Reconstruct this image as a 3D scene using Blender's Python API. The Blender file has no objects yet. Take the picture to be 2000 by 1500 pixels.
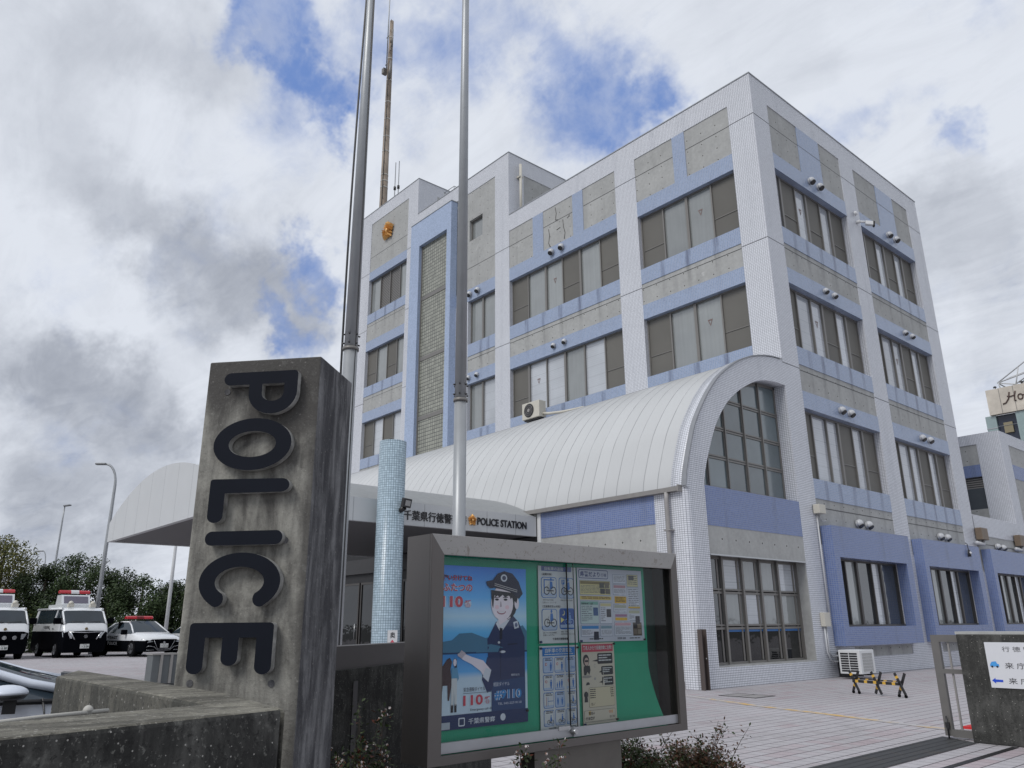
import bpy, bmesh, math, random
from mathutils import Vector, Matrix
R = math.radians
random.seed(7)
SC = bpy.context.scene
COL = SC.collection

# ------------------------------------------------------------------ camera
cd = bpy.data.cameras.new('camera')
cam = bpy.data.objects.new('camera', cd); COL.objects.link(cam)
cd.sensor_width = 36.0
cd.lens = 1512.6 / 2000 * 36.0
cd.clip_start = 0.05; cd.clip_end = 3000
_r = Vector((0.65368769, 0.75672805, -0.00741996)); _u = Vector((0.22969471, -0.18905681, 0.95472397)); _f = Vector((-0.72106362, 0.62579564, 0.29740054))
M = Matrix.Identity(4)
for i in range(3):
    M[i][0] = _r[i]; M[i][1] = _u[i]; M[i][2] = -_f[i]
M.translation = Vector((10.398, -18.908, 1.31))
cam.matrix_world = M
SC.camera = cam

# ------------------------------------------------------------------ node helpers
class NT:
    def __init__(s, tree):
        s.t = tree
    def n(s, typ, **kw):
        nd = s.t.nodes.new(typ)
        for k, v in kw.items():
            setattr(nd, k, v)
        return nd
    def link(s, a, b):
        s.t.links.new(a, b)
    def inp(s, nd, i, v):
        if v is None: return
        if hasattr(v, 'default_value') or hasattr(v, 'is_output'):
            s.link(v, nd.inputs[i])
        else:
            nd.inputs[i].default_value = v
    def math(s, op, a, b=None, c=None, clamp=False):
        nd = s.n('ShaderNodeMath', operation=op); nd.use_clamp = clamp
        s.inp(nd, 0, a); s.inp(nd, 1, b); s.inp(nd, 2, c)
        return nd.outputs[0]
    def vmath(s, op, a, b=None):
        nd = s.n('ShaderNodeVectorMath', operation=op)
        s.inp(nd, 0, a); s.inp(nd, 1, b)
        return nd.outputs['Value'] if op in ('DOT_PRODUCT', 'LENGTH', 'DISTANCE') else nd.outputs[0]
    def sep(s, v):
        nd = s.n('ShaderNodeSeparateXYZ'); s.link(v, nd.inputs[0]); return nd.outputs
    def comb(s, x=0.0, y=0.0, z=0.0):
        nd = s.n('ShaderNodeCombineXYZ')
        for i, v in enumerate((x, y, z)): s.inp(nd, i, v)
        return nd.outputs[0]
    def mix(s, f, a, b, blend='MIX'):
        nd = s.n('ShaderNodeMix', data_type='RGBA'); nd.blend_type = blend
        s.inp(nd, 0, f)
        s.inp(nd, 6, a if not isinstance(a, tuple) else (*a[:3], 1)); s.inp(nd, 7, b if not isinstance(b, tuple) else (*b[:3], 1))
        return nd.outputs[2]
    def noise(s, vec, scale, detail=3.0, rough=0.55, dist=0.0, col=False):
        nd = s.n('ShaderNodeTexNoise'); s.inp(nd, 'Vector', vec)
        nd.inputs['Scale'].default_value = scale; nd.inputs['Detail'].default_value = detail
        nd.inputs['Roughness'].default_value = rough; nd.inputs['Distortion'].default_value = dist
        return nd.outputs['Color' if col else 'Fac']
    def ramp(s, v, a, b, smooth=True):
        nd = s.n('ShaderNodeMapRange'); nd.interpolation_type = 'SMOOTHSTEP' if smooth else 'LINEAR'; nd.clamp = True
        s.inp(nd, 0, v); nd.inputs[1].default_value = a; nd.inputs[2].default_value = b
        return nd.outputs[0]
    def white(s, vec):
        nd = s.n('ShaderNodeTexWhiteNoise', noise_dimensions='3D'); s.link(vec, nd.inputs[0]); return nd.outputs['Value']

# ------------------------------------------------------------------ world: physical sky with a procedural cloud layer
W = bpy.data.worlds.new('World'); SC.world = W; W.use_nodes = True
W.node_tree.nodes.clear()
w = NT(W.node_tree)
SUN_EL, SUN_AZ = 46.0, 8.0     # azimuth: degrees from -Y towards +X is positive; sun stands over the street side
sdir = Vector((math.sin(R(SUN_AZ)) * math.cos(R(SUN_EL)), -math.cos(R(SUN_AZ)) * math.cos(R(SUN_EL)), math.sin(R(SUN_EL))))
sky = w.n('ShaderNodeTexSky', sky_type='NISHITA'); sky.sun_disc = False
sky.sun_elevation = R(SUN_EL); sky.sun_rotation = math.atan2(sdir.x, sdir.y); sky.air_density = 1.0; sky.dust_density = 1.0; sky.ozone_density = 1.6
tc = w.n('ShaderNodeTexCoord').outputs['Generated']
sx, sy, sz = w.sep(tc)
zc = w.math('MAXIMUM', sz, 0.0)
den = w.math('ADD', zc, 0.12)
flat = w.comb(w.math('DIVIDE', sx, den), w.math('DIVIDE', sy, den), 0.0)
wob = w.vmath('SUBTRACT', w.noise(tc, 9.0, 5.0, 0.62, col=True), (0.5, 0.5, 0.5))
wobs = w.n('ShaderNodeVectorMath', operation='SCALE'); w.link(wob, wobs.inputs[0]); wobs.inputs['Scale'].default_value = 0.22
dirw = w.vmath('NORMALIZE', w.vmath('ADD', tc, wobs.outputs[0]))
BLUE=[(-0.527,0.6,0.602,0.099,1),(-0.516,0.641,0.568,0.060,0.7),(-0.539,0.52,0.662,0.060,0.5),(-0.579,0.452,0.679,0.073,0.5),(-0.636,0.45,0.627,0.079,0.5),(-0.724,0.29,0.626,0.053,0.9),(-0.716,0.247,0.653,0.060,1),(-0.728,0.332,0.6,0.073,0.9),(-0.655,0.368,0.66,0.060,0.7),(-0.741,0.369,0.561,0.040,0.55),(-0.822,0.387,0.417,0.050,1.1),(-0.863,0.351,0.363,0.033,0.8),(-0.86,0.378,0.342,0.040,0.8),(-0.721,0.356,0.594,0.040,0.5),(-0.318,0.786,0.53,0.045,0.55),(-0.231,0.842,0.487,0.035,0.75),(-0.254,0.801,0.542,0.040,0.4),(-0.174,0.779,0.602,0.040,0.4),(-0.789,0.302,0.535,0.053,0.4),(-0.745,0.214,0.632,0.040,0.5),(-0.966,0.18,0.184,0.046,0.3)]
DARK=[(-0.949,0.126,0.289,0.073,0.9),(-0.946,0.184,0.267,0.073,0.9),(-0.936,0.249,0.249,0.073,0.8),(-0.931,0.292,0.218,0.053,0.6),(-0.871,0.242,0.427,0.112,0.7),(-0.859,0.313,0.405,0.112,0.8),(-0.847,0.368,0.383,0.073,0.7),(-0.87,0.181,0.458,0.093,0.6),(-0.872,0.112,0.476,0.086,0.5),(-0.815,0.057,0.576,0.112,0.45),(-0.78,0.136,0.611,0.112,0.45),(-0.773,0.217,0.597,0.093,0.4),(-0.973,0.182,0.145,0.112,0.7),(-0.946,0.287,0.153,0.099,0.5),(-0.25,0.889,0.384,0.10,0.6),(-0.299,0.86,0.412,0.06,0.35),(-0.283,0.923,0.263,0.06,0.45),(-0.204,0.872,0.445,0.093,0.3),(-0.342,0.68,0.648,0.132,0.25),(-0.981,0.158,0.116,0.099,0.5)]
WHITE=[(-0.839,0.211,0.501,0.099,0.6),(-0.91,0.148,0.386,0.119,0.5),(-0.832,0.282,0.478,0.079,0.5),(-0.201,0.805,0.558,0.106,0.8),(-0.281,0.772,0.57,0.079,0.6),(-0.305,0.907,0.289,0.046,0.5),(-0.718,0.481,0.503,0.093,0.4),(-0.529,0.568,0.63,0.040,0.4),(-0.934,0.137,0.329,0.066,0.3),(-0.188,0.842,0.505,0.066,0.5),(-0.319,0.924,0.211,0.053,0.5),(-0.832,0.316,0.456,0.060,0.3),(-0.924,0.197,0.329,0.079,0.5)]
def blobs(lst, k=1.35):
    acc = None
    for x, y, z, r, a in lst:
        d = w.vmath('DISTANCE', dirw, (x, y, z))
        nd = w.n('ShaderNodeMapRange'); nd.interpolation_type = 'SMOOTHERSTEP'; nd.clamp = True
        w.link(d, nd.inputs[0]); nd.inputs[1].default_value = r * k; nd.inputs[2].default_value = 0.0
        nd.inputs[3].default_value = 0.0; nd.inputs[4].default_value = a
        acc = nd.outputs[0] if acc is None else w.math('ADD', acc, nd.outputs[0])
    return acc
rotv = w.n('ShaderNodeMapping'); w.link(flat, rotv.inputs[0]); rotv.inputs['Rotation'].default_value = (0, 0, R(35)); rotv.inputs['Scale'].default_value = (0.8, 2.2, 1.0)
n_big = w.noise(rotv.outputs[0], 1.5, 8.0, 0.62, 0.6)
n_fine = w.noise(tc, 16.0, 6.0, 0.62, 0.5)
n_mid = w.noise(tc, 5.0, 5.0, 0.6, 0.3)
bl = w.math('ADD', blobs(BLUE), w.math('MULTIPLY', w.math('SUBTRACT', n_fine, 0.5), 1.1))
bl = w.math('ADD', bl, w.math('MULTIPLY', w.math('SUBTRACT', n_big, 0.5), 1.3))
bluef = w.math('MULTIPLY', w.ramp(bl, 0.0, 1.40), 0.84)
wisp = w.ramp(w.noise(tc, 13.0, 6.0, 0.6, 0.2), 0.33, 0.62)
bluef = w.math('MULTIPLY', bluef, w.math('MULTIPLY_ADD', wisp, 0.42, 0.62))
dk = w.math('ADD', blobs(DARK), w.math('MULTIPLY', w.math('SUBTRACT', n_big, 0.5), 0.75))
dk = w.math('ADD', dk, w.math('MULTIPLY', w.math('SUBTRACT', n_fine, 0.5), 0.35))
dk = w.math('SUBTRACT', dk, w.math('MULTIPLY', blobs(WHITE), 0.55))
darkf = w.ramp(dk, -0.30, 1.75)
K = 1 / 0.1                       # cloud colours below are radiances; the background runs at strength 0.1
def ck(c): return tuple(v * K for v in c)
dk2 = w.math('MULTIPLY', w.ramp(w.noise(rotv.outputs[0], 4.0, 8.0, 0.65, 0.8), 0.3, 0.75), 0.22)
darkf = w.math('MINIMUM', w.math('ADD', darkf, w.math('SUBTRACT', dk2, 0.08)), 1.0)
cloud = w.mix(darkf, ck((0.74, 0.78, 0.855)), ck((0.36, 0.39, 0.455)))
skyg = w.n('ShaderNodeVectorMath', operation='SCALE'); w.link(sky.outputs[0], skyg.inputs[0]); skyg.inputs['Scale'].default_value = 1.0
deep = w.mix(0.85, skyg.outputs[0], ck((0.085, 0.215, 0.60)))
skyc = w.mix(bluef, cloud, deep)
below = w.math('LESS_THAN', sz, -0.01)
skyc = w.mix(below, skyc, ck((0.12, 0.12, 0.125)))
bg = w.n('ShaderNodeBackground'); w.link(skyc, bg.inputs[0]); bg.inputs[1].default_value = 0.1
wo = w.n('ShaderNodeOutputWorld'); w.link(bg.outputs[0], wo.inputs[0])

# ------------------------------------------------------------------ sun behind thin cloud
sl = bpy.data.lights.new('sun', 'SUN'); sl.energy = 1.75; sl.angle = R(24); sl.color = (1.0, 0.97, 0.93)
so = bpy.data.objects.new('sun', sl); COL.objects.link(so)
so.rotation_euler = (-sdir).to_track_quat('-Z', 'Y').to_euler(); so.location = sdir * 60
SC.view_settings.view_transform = 'Standard'; SC.view_settings.look = 'None'
SC.view_settings.exposure = 0.0; SC.view_settings.gamma = 1.0; SC.view_settings.use_curve_mapping = False
SC.render.engine = 'CYCLES'; SC.cycles.use_denoising = True; SC.cycles.max_bounces = 6

# ------------------------------------------------------------------ materials
def newmat(name):
    m = bpy.data.materials.new(name); m.use_nodes = True; m.node_tree.nodes.clear()
    t = NT(m.node_tree)
    bs = t.n('ShaderNodeBsdfPrincipled'); out = t.n('ShaderNodeOutputMaterial'); t.link(bs.outputs[0], out.inputs[0])
    return m, t, bs
def plain(name, col, rough=0.6, metal=0.0, var=0.12, scale=6.0, bump=0.0, spec=0.5, emit=None, coat=0.0):
    m, t, bs = newmat(name)
    oc = t.n('ShaderNodeTexCoord').outputs['Object']
    n = t.noise(oc, scale, 5.0, 0.6)
    f = t.math('MULTIPLY_ADD', t.math('SUBTRACT', n, 0.5), var * 2.4, 1.0)
    sc_ = t.n('ShaderNodeVectorMath', operation='SCALE'); sc_.inputs[0].default_value = col; t.link(f, sc_.inputs['Scale'])
    t.link(sc_.outputs[0], bs.inputs['Base Color'])
    bs.inputs['Roughness'].default_value = rough; bs.inputs['Metallic'].default_value = metal
    bs.inputs['Specular IOR Level'].default_value = spec
    if coat: bs.inputs['Coat Weight'].default_value = coat; bs.inputs['Coat Roughness'].default_value = 0.04
    if bump:
        b = t.n('ShaderNodeBump'); b.inputs['Strength'].default_value = bump; b.inputs['Distance'].default_value = 0.02
        t.link(t.noise(oc, scale * 8, 4.0, 0.7), b.inputs['Height']); t.link(b.outputs[0], bs.inputs['Normal'])
    if emit:
        bs.inputs['Emission Color'].default_value = (*emit[:3], 1); bs.inputs['Emission Strength'].default_value = emit[3]
    return m
def wallcoords(t):
    g = t.n('ShaderNodeNewGeometry'); p = t.sep(g.outputs['Position']); nx, ny, nz = t.sep(g.outputs['True Normal'])
    ax, ay, az = t.math('ABSOLUTE', nx), t.math('ABSOLUTE', ny), t.math('ABSOLUTE', nz)
    fx = t.math('GREATER_THAN', ax, t.math('MAXIMUM', ay, 0.6)); fz = t.math('GREATER_THAN', az, 0.707)
    # u: y on faces looking along x, else x ; v: z, or y on flat faces
    u = t.math('ADD', t.math('MULTIPLY', p[1], fx), t.math('MULTIPLY', p[0], t.math('SUBTRACT', 1.0, fx)))
    v = t.math('ADD', t.math('MULTIPLY', p[2], t.math('SUBTRACT', 1.0, fz)), t.math('MULTIPLY', p[1], fz))
    return u, v, g.outputs['Position']
def cell(t, x, pitch, wd):
    q = t.math('DIVIDE', x, pitch); fr = t.math('FRACT', q)
    return t.math('LESS_THAN', fr, wd / pitch), t.math('FLOOR', q)
SILLS = [(-1.75, 1), (-2.8, 1), (-3.8, .7), (-6.65, .8), (-7.6, 1), (-8.6, 1), (-9.55, .8), (-10.5, .9), (-12.9, .7), (-13.35, .9), (-20.2, .8), (-21.1, 1), (-22.0, .8), (1.6, .7), (2.35, 1), (3.2, .9), (4.05, 1), (4.9, .7), (7.2, .9), (7.95, .8), (8.8, 1), (9.65, .9), (10.4, .8)]
def sillstain(t, u, v, P):
    acc = None
    wv = t.math('ADD', u, t.math('MULTIPLY', t.math('SUBTRACT', t.noise(t.comb(u, 0.0, v), 1.3, 2.0), 0.5), 0.16))
    for c, a in SILLS:
        b = t.math('MULTIPLY', t.ramp(t.math('ABSOLUTE', t.math('SUBTRACT', wv, c)), 0.15, 0.03), a)
        acc = b if acc is None else t.math('MAXIMUM', acc, b)
    # distance below the window sill above (sills repeat every 3.83 m; the tallest block is offset)
    off = t.math('MULTIPLY', t.math('LESS_THAN', u, -18.0), 4.05)
    d = t.math('MULTIPLY', t.math('FRACT', t.math('DIVIDE', t.math('SUBTRACT', t.math('ADD', off, 12.74), v), 3.83)), 3.83)
    fade = t.ramp(d, 1.95, 0.1)
    top = t.math('LESS_THAN', v, t.math('ADD', off, 12.75))
    n = t.ramp(t.noise(t.comb(t.math('MULTIPLY', u, 9.0), 0.0, t.math('MULTIPLY', v, 0.8)), 1.0, 4.0, 0.7), 0.25, 0.65)
    return t.math('MULTIPLY', t.math('MULTIPLY', t.math('MULTIPLY', acc, fade), top), n)
def tile(name, col, grout, pu=0.062, pv=0.047, g=0.006, var=0.10, rough=0.25, streak=0.0, streakcol=(0.10, 0.12, 0.17), uv=None, gv=None, sill=False):
    m, t, bs = newmat(name)
    u, v, P = wallcoords(t)
    if uv:
        a = t.sep(t.n('ShaderNodeTexCoord').outputs['UV']); u, v = a[0], a[1]
    lu, cu = cell(t, u, pu, g); lv, cv = cell(t, v, pv, gv or g)
    line = t.math('MAXIMUM', lu, lv)
    rnd = t.white(t.comb(cu, cv, 0.0))
    big = t.noise(P, 0.7, 5.0, 0.6)
    f = t.math('ADD', t.math('MULTIPLY_ADD', t.math('SUBTRACT', rnd, 0.5), var * 2, 1.0), t.math('MULTIPLY', t.math('SUBTRACT', big, 0.5), 0.16))
    s_ = t.n('ShaderNodeVectorMath', operation='SCALE'); s_.inputs[0].default_value = col; t.link(f, s_.inputs['Scale'])
    c = t.mix(line, s_.outputs[0], grout)
    if streak:
        sp = t.comb(t.math('MULTIPLY', u, 2.2), 0.0, t.math('MULTIPLY', v, 0.10))
        sn = t.math('MULTIPLY', t.ramp(t.noise(sp, 1.0, 3.0, 0.55), 0.54, 0.68), t.ramp(t.noise(P, 2.5, 4.0, 0.7), 0.25, 0.6))
        if sill: sn = sillstain(t, u, v, P)
        c = t.mix(t.math('MULTIPLY', sn, streak), c, streakcol)
    t.link(c, bs.inputs['Base Color'])
    t.link(t.math('MULTIPLY_ADD', line, 0.5, rough), bs.inputs['Roughness'])
    b = t.n('ShaderNodeBump'); b.invert = True; b.inputs['Strength'].default_value = 0.4; b.inputs['Distance'].default_value = 0.003
    t.link(line, b.inputs['Height']); t.link(b.outputs[0], bs.inputs['Normal'])
    return m
M_WT = tile('white mosaic tile', (0.655, 0.675, 0.72), (0.17, 0.18, 0.22), g=0.008, var=0.04, streak=0.10)
M_BT = tile('blue mosaic tile', (0.25, 0.32, 0.465), (0.42, 0.44, 0.50), var=0.08, streak=0.75, streakcol=(0.075, 0.09, 0.15), sill=True)
M_BT2 = tile('deep blue mosaic tile', (0.135, 0.19, 0.37), (0.27, 0.29, 0.37), var=0.08, streak=0.30)
M_BT3 = tile('pale blue mosaic tile', (0.36, 0.44, 0.60), (0.20, 0.26, 0.38), var=0.10)
M_COLT = tile('aqua column tile', (0.345, 0.44, 0.51), (0.05, 0.08, 0.11), pu=0.0525, pv=0.0525, g=0.007, var=0.14, uv=True)
def concrete(name, col=(0.355, 0.36, 0.355), holes=True, streak=0.55, hp=(0.55, 0.42), joints=None, rough=0.85):
    m, t, bs = newmat(name)
    u, v, P = wallcoords(t)
    n1 = t.noise(P, 1.1, 6.0, 0.62); n2 = t.noise(P, 9.0, 5.0, 0.7)
    f = t.math('ADD', t.math('MULTIPLY_ADD', t.math('SUBTRACT', n1, 0.5), 0.55, 1.0), t.math('MULTIPLY', t.math('SUBTRACT', n2, 0.5), 0.5))
    s_ = t.n('ShaderNodeVectorMath', operation='SCALE'); s_.inputs[0].default_value = col; t.link(f, s_.inputs['Scale'])
    c = s_.outputs[0]
    sp = t.comb(t.math('MULTIPLY', u, 2.2), 0.0, t.math('MULTIPLY', v, 0.10))
    sn = t.ramp(t.noise(sp, 1.0, 3.0, 0.55), 0.54, 0.68)
    if holes: sn = t.math('ADD', sillstain(t, u, v, P), t.math('MULTIPLY', sn, 0.22), None, True)
    c = t.mix(t.math('MULTIPLY', sn, streak), c, tuple(k * 0.25 for k in col))
    ln = t.ramp(t.noise(P, 2.3, 6.0, 0.7, 1.0), 0.62, 0.72)
    c = t.mix(t.math('MULTIPLY', ln, 0.35), c, tuple(min(k * 1.7, .6) for k in col))
    if holes:
        fu = t.math('SUBTRACT', t.math('FRACT', t.math('DIVIDE', u, hp[0])), 0.5); fv = t.math('SUBTRACT', t.math('FRACT', t.math('DIVIDE', v, hp[1])), 0.5)
        du = t.math('MULTIPLY', fu, hp[0]); dv = t.math('MULTIPLY', fv, hp[1])
        d = t.math('SQRT', t.math('ADD', t.math('MULTIPLY', du, du), t.math('MULTIPLY', dv, dv)))
        c = t.mix(t.math('MULTIPLY', t.math('LESS_THAN', d, 0.042), 0.35), c, (0.50, 0.50, 0.48))
        c = t.mix(t.math('MULTIPLY', t.math('LESS_THAN', d, 0.024), 0.92), c, (0.04, 0.04, 0.04))
    t.link(c, bs.inputs['Base Color']); bs.inputs['Roughness'].default_value = rough
    b = t.n('ShaderNodeBump'); b.inputs['Strength'].default_value = 0.25; b.inputs['Distance'].default_value = 0.01
    t.link(n2, b.inputs['Height']); t.link(b.outputs[0], bs.inputs['Normal'])
    return m
M_CON = concrete('exposed concrete panel')
M_CONP = concrete('plain concrete', holes=False, streak=0.2)
def oldconcrete(name, base, dark, light, amt=0.5, top=None, vs=1.0, edge=None, speck=1.0, sw=0.45, fl=26.0):
    m, t, bs = newmat(name)
    u, v, P = wallcoords(t)
    n1 = t.noise(P, 3.2 * vs, 7.0, 0.66, 0.6); n2 = t.noise(P, 55.0, 4.0, 0.75); n3 = t.noise(P, 14.0, 5.0, 0.7)
    st = t.noise(t.comb(t.math('MULTIPLY', u, 9.0), 0.0, t.math('MULTIPLY', v, 1.1)), 1.5, 6.0, 0.65, 0.4)
    mix1 = t.math('ADD', t.math('MULTIPLY', n1, 1-sw), t.math('MULTIPLY', st, sw))
    if top is not None:
        mix1 = t.math('ADD', mix1, t.math('MULTIPLY', t.ramp(v, top[0], top[1]), top[2]))
    fac = t.ramp(mix1, 0.5 - 0.16 + (0.5 - amt) * 0.35, 0.5 + 0.10 + (0.5 - amt) * 0.35)
    c = t.mix(fac, base, dark)
    if edge:
        e_ = t.vmath('DOT_PRODUCT', P, edge[0]); ef = t.ramp(t.math('ADD', e_, t.math('MULTIPLY', n1, edge[2])), edge[1], edge[1]+edge[2]*.9)
        c = t.mix(t.math('MULTIPLY', ef, 0.8), c, dark)
    c = t.mix(t.math('MULTIPLY', t.ramp(n3, 0.56, 0.72), 0.45*speck), c, light)
    c = t.mix(t.math('MULTIPLY', t.ramp(n2, 0.54, 0.64), 0.7*speck), c, tuple(k * 0.35 for k in dark))
    c = t.mix(t.math('MULTIPLY', t.ramp(t.noise(P, 85.0, 3.0, 0.7), 0.60, 0.68), 0.55*speck), c, light)
    vo = t.n('ShaderNodeTexVoronoi'); t.link(P, vo.inputs['Vector']); vo.inputs['Scale'].default_value = fl
    pit = t.math('LESS_THAN', vo.outputs['Distance'], 0.10)
    c = t.mix(t.math('MULTIPLY', pit, 0.7*speck), c, (0.42, 0.41, 0.38))
    t.link(c, bs.inputs['Base Color']); bs.inputs['Roughness'].default_value = 0.92
    b = t.n('ShaderNodeBump'); b.inputs['Strength'].default_value = 0.55; b.inputs['Distance'].default_value = 0.006
    t.link(t.math('ADD', n2, t.math('MULTIPLY', n3, 1.5)), b.inputs['Height']); t.link(b.outputs[0], bs.inputs['Normal'])
    return m
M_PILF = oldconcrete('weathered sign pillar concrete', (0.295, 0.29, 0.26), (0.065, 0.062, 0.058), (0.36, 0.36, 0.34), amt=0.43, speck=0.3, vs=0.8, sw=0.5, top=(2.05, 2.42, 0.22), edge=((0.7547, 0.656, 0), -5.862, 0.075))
M_PILS = oldconcrete('grimy shade-toned pillar side', (0.20, 0.20, 0.205), (0.035, 0.035, 0.04), (0.28, 0.28, 0.29), amt=0.55, speck=0.35, sw=0.8)  # darker base paints in the side's shade; the streaks are grime
M_WALLF = oldconcrete('blackened wall concrete', (0.10, 0.10, 0.092), (0.014, 0.014, 0.013), (0.17, 0.17, 0.155), amt=0.60, fl=48.0)
M_WALLT = oldconcrete('mossy wall top concrete', (0.21, 0.20, 0.165), (0.06, 0.056, 0.045), (0.34, 0.33, 0.29), amt=0.5)
M_GATEC = oldconcrete('dark stained gate wall concrete', (0.085, 0.085, 0.08), (0.03, 0.03, 0.028), (0.12, 0.12, 0.11), amt=0.55)
M_VAULT = None
def vaultmat():
    m, t, bs = newmat('painted metal roofing')
    P = t.n('ShaderNodeNewGeometry').outputs['Position']; x, y, z = t.sep(P)
    l, c_ = cell(t, x, 0.42, 0.022)
    rnd = t.white(t.comb(c_, 0.0, 0.0))
    l2 = t.math('MULTIPLY', l, t.ramp(t.noise(t.comb(c_, y, z), 0.9, 2.0), 0.40, 0.58))
    soot = t.math('MULTIPLY', t.ramp(z, 6.6, 8.3), t.math('MULTIPLY_ADD', t.noise(P, 1.6, 5.0, 0.65), 0.9, 0.15))
    f = t.math('MULTIPLY_ADD', t.math('SUBTRACT', rnd, 0.5), 0.05, 1.0)
    s_ = t.n('ShaderNodeVectorMath', operation='SCALE'); s_.inputs[0].default_value = (0.49, 0.50, 0.505); t.link(f, s_.inputs['Scale'])
    c = t.mix(t.math('MULTIPLY', soot, 0.55), s_.outputs[0], (0.22, 0.22, 0.225))
    c = t.mix(t.math('MULTIPLY_ADD', l2, 0.35, t.math('MULTIPLY', l, 0.12)), c, (0.14, 0.15, 0.16))
    t.link(c, bs.inputs['Base Color']); bs.inputs['Roughness'].default_value = 0.42
    return m
M_VAULT = vaultmat()
def panelmat():
    m, t, bs = newmat('painted canopy panel')
    P = t.n('ShaderNodeNewGeometry').outputs['Position']; x, y, z = t.sep(P)
    l, cx = cell(t, t.math('ADD', x, y), 0.95, 0.018)
    n = t.noise(P, 1.5, 4.0, 0.6)
    c = t.mix(n, (0.45, 0.465, 0.475), (0.52, 0.535, 0.545))
    c = t.mix(t.math('MULTIPLY', l, 0.6), c, (0.16, 0.17, 0.18))
    t.link(c, bs.inputs['Base Color']); bs.inputs['Roughness'].default_value = 0.5
    return m
M_CANP = panelmat()
M_CANROOF = plain('canopy roof sheet', (0.26, 0.27, 0.275), 0.6, var=0.15)
M_SOF = plain('canopy soffit', (0.22, 0.22, 0.225), 0.7, var=0.06)
M_FR = plain('bronze window frame', (0.19, 0.182, 0.172), 0.45, 0.3, var=0.08)
M_FRD = plain('dark bronze frame', (0.07, 0.065, 0.062), 0.45, 0.3, var=0.08)
M_GUT = plain('gutter metal', (0.27, 0.26, 0.25), 0.5, 0.2, var=0.15)
M_PIPE = plain('painted downpipe', (0.30, 0.29, 0.285), 0.5, var=0.3, scale=3)
M_STEEL = plain('galvanised pole steel', (0.33, 0.345, 0.36), 0.42, 0.35, var=0.16, scale=2.5)
M_SS = plain('stainless sheet', (0.45, 0.46, 0.47), 0.3, 0.8, var=0.05)
M_WHITE = plain('white enamel', (0.62, 0.63, 0.64), 0.4, var=0.05)
M_IVORY = plain('ivory plastic', (0.52, 0.50, 0.44), 0.5, var=0.1)
M_BLACK = plain('black plastic', (0.018, 0.018, 0.02), 0.4, var=0.2)
M_NAVY = plain('navy black letter face', (0.007, 0.009, 0.015), 0.7, var=0.2, spec=0.12)
M_LSIDE = plain('lime-bloomed lit letter side', (0.23, 0.23, 0.22), 0.8, var=1.2, scale=16)  # weathered white patches; the pale base also paints in lit edges
M_GOLD = plain('gilded copper', (0.70, 0.40, 0.14), 0.35, 0.35, var=0.2, scale=8)
M_RUBBER = plain('tyre rubber', (0.008, 0.008, 0.009), 0.8)
M_BROWN = plain('bronze cladding rail', (0.085, 0.078, 0.076), 0.5, 0.3, var=0.1)
def glassy(name, col, rough=0.05, var=0.2, blind=False, spec=0.5, fold=0.0):
    m, t, bs = newmat(name)
    P = t.n('ShaderNodeNewGeometry').outputs['Position']; x, y, z = t.sep(P)
    n = t.math('ADD', t.noise(P, 0.9, 3.0, 0.5), t.math('MULTIPLY', t.math('SUBTRACT', t.n('ShaderNodeObjectInfo').outputs['Random'], 0.5), 0.55))
    s_ = t.n('ShaderNodeVectorMath', operation='SCALE'); s_.inputs[0].default_value = col
    f = t.math('MULTIPLY_ADD', t.math('SUBTRACT', n, 0.5), var * 2.5, 1.0)
    if blind:
        sl_ = t.math('FRACT', t.math('MULTIPLY', z, 14.0)); f = t.math('MULTIPLY', f, t.math('MULTIPLY_ADD', sl_, 0.10, 0.93))
        l, _c = cell(t, z, 0.37, 0.012); f = t.math('MULTIPLY', f, t.math('MULTIPLY_ADD', l, -0.3, 1.0))
    if fold:
        fn = t.noise(t.comb(t.math('MULTIPLY', t.math('ADD', x, y), 7.0), 0.0, t.math('MULTIPLY', z, 0.3)), 1.5, 2.0)
        f = t.math('MULTIPLY', f, t.math('MULTIPLY_ADD', fn, fold * 2, 1 - fold))
    t.link(f, s_.inputs['Scale']); t.link(s_.outputs[0], bs.inputs['Base Color'])
    bs.inputs['Roughness'].default_value = 0.5; bs.inputs['Specular IOR Level'].default_value = 0.0
    bs.inputs['Coat Weight'].default_value = spec * 2; bs.inputs['Coat Roughness'].default_value = rough; bs.inputs['Coat IOR'].default_value = 2.0
    if not fold: fold = 0
    cb = t.n('ShaderNodeBump'); cb.inputs['Strength'].default_value = 0.12; cb.inputs['Distance'].default_value = 0.05; t.link(t.noise(P, 1.6, 3.0, 0.5), cb.inputs['Height']); t.link(cb.outputs[0], bs.inputs['Coat Normal'])
    return m
M_PG = glassy('window glass over pale curtain', (0.22, 0.235, 0.235), fold=0.15)
M_PB = glassy('window glass over white blind', (0.42, 0.445, 0.48), blind=True)
M_PD = glassy('window glass over dark room', (0.035, 0.04, 0.045))
M_PS = glassy('insect screened pane', (0.135, 0.130, 0.118), rough=0.35, spec=0.12, var=0.1)
M_PA = glassy('hazy arch window glass', (0.075, 0.10, 0.11), rough=0.12, var=0.5)
M_PBLK = glassy('black backed glass', (0.008, 0.009, 0.010), rough=0.03, var=0.1, spec=0.3)
M_PBLUE = plain('blue protective film', (0.02, 0.13, 0.38), 0.5)
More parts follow.
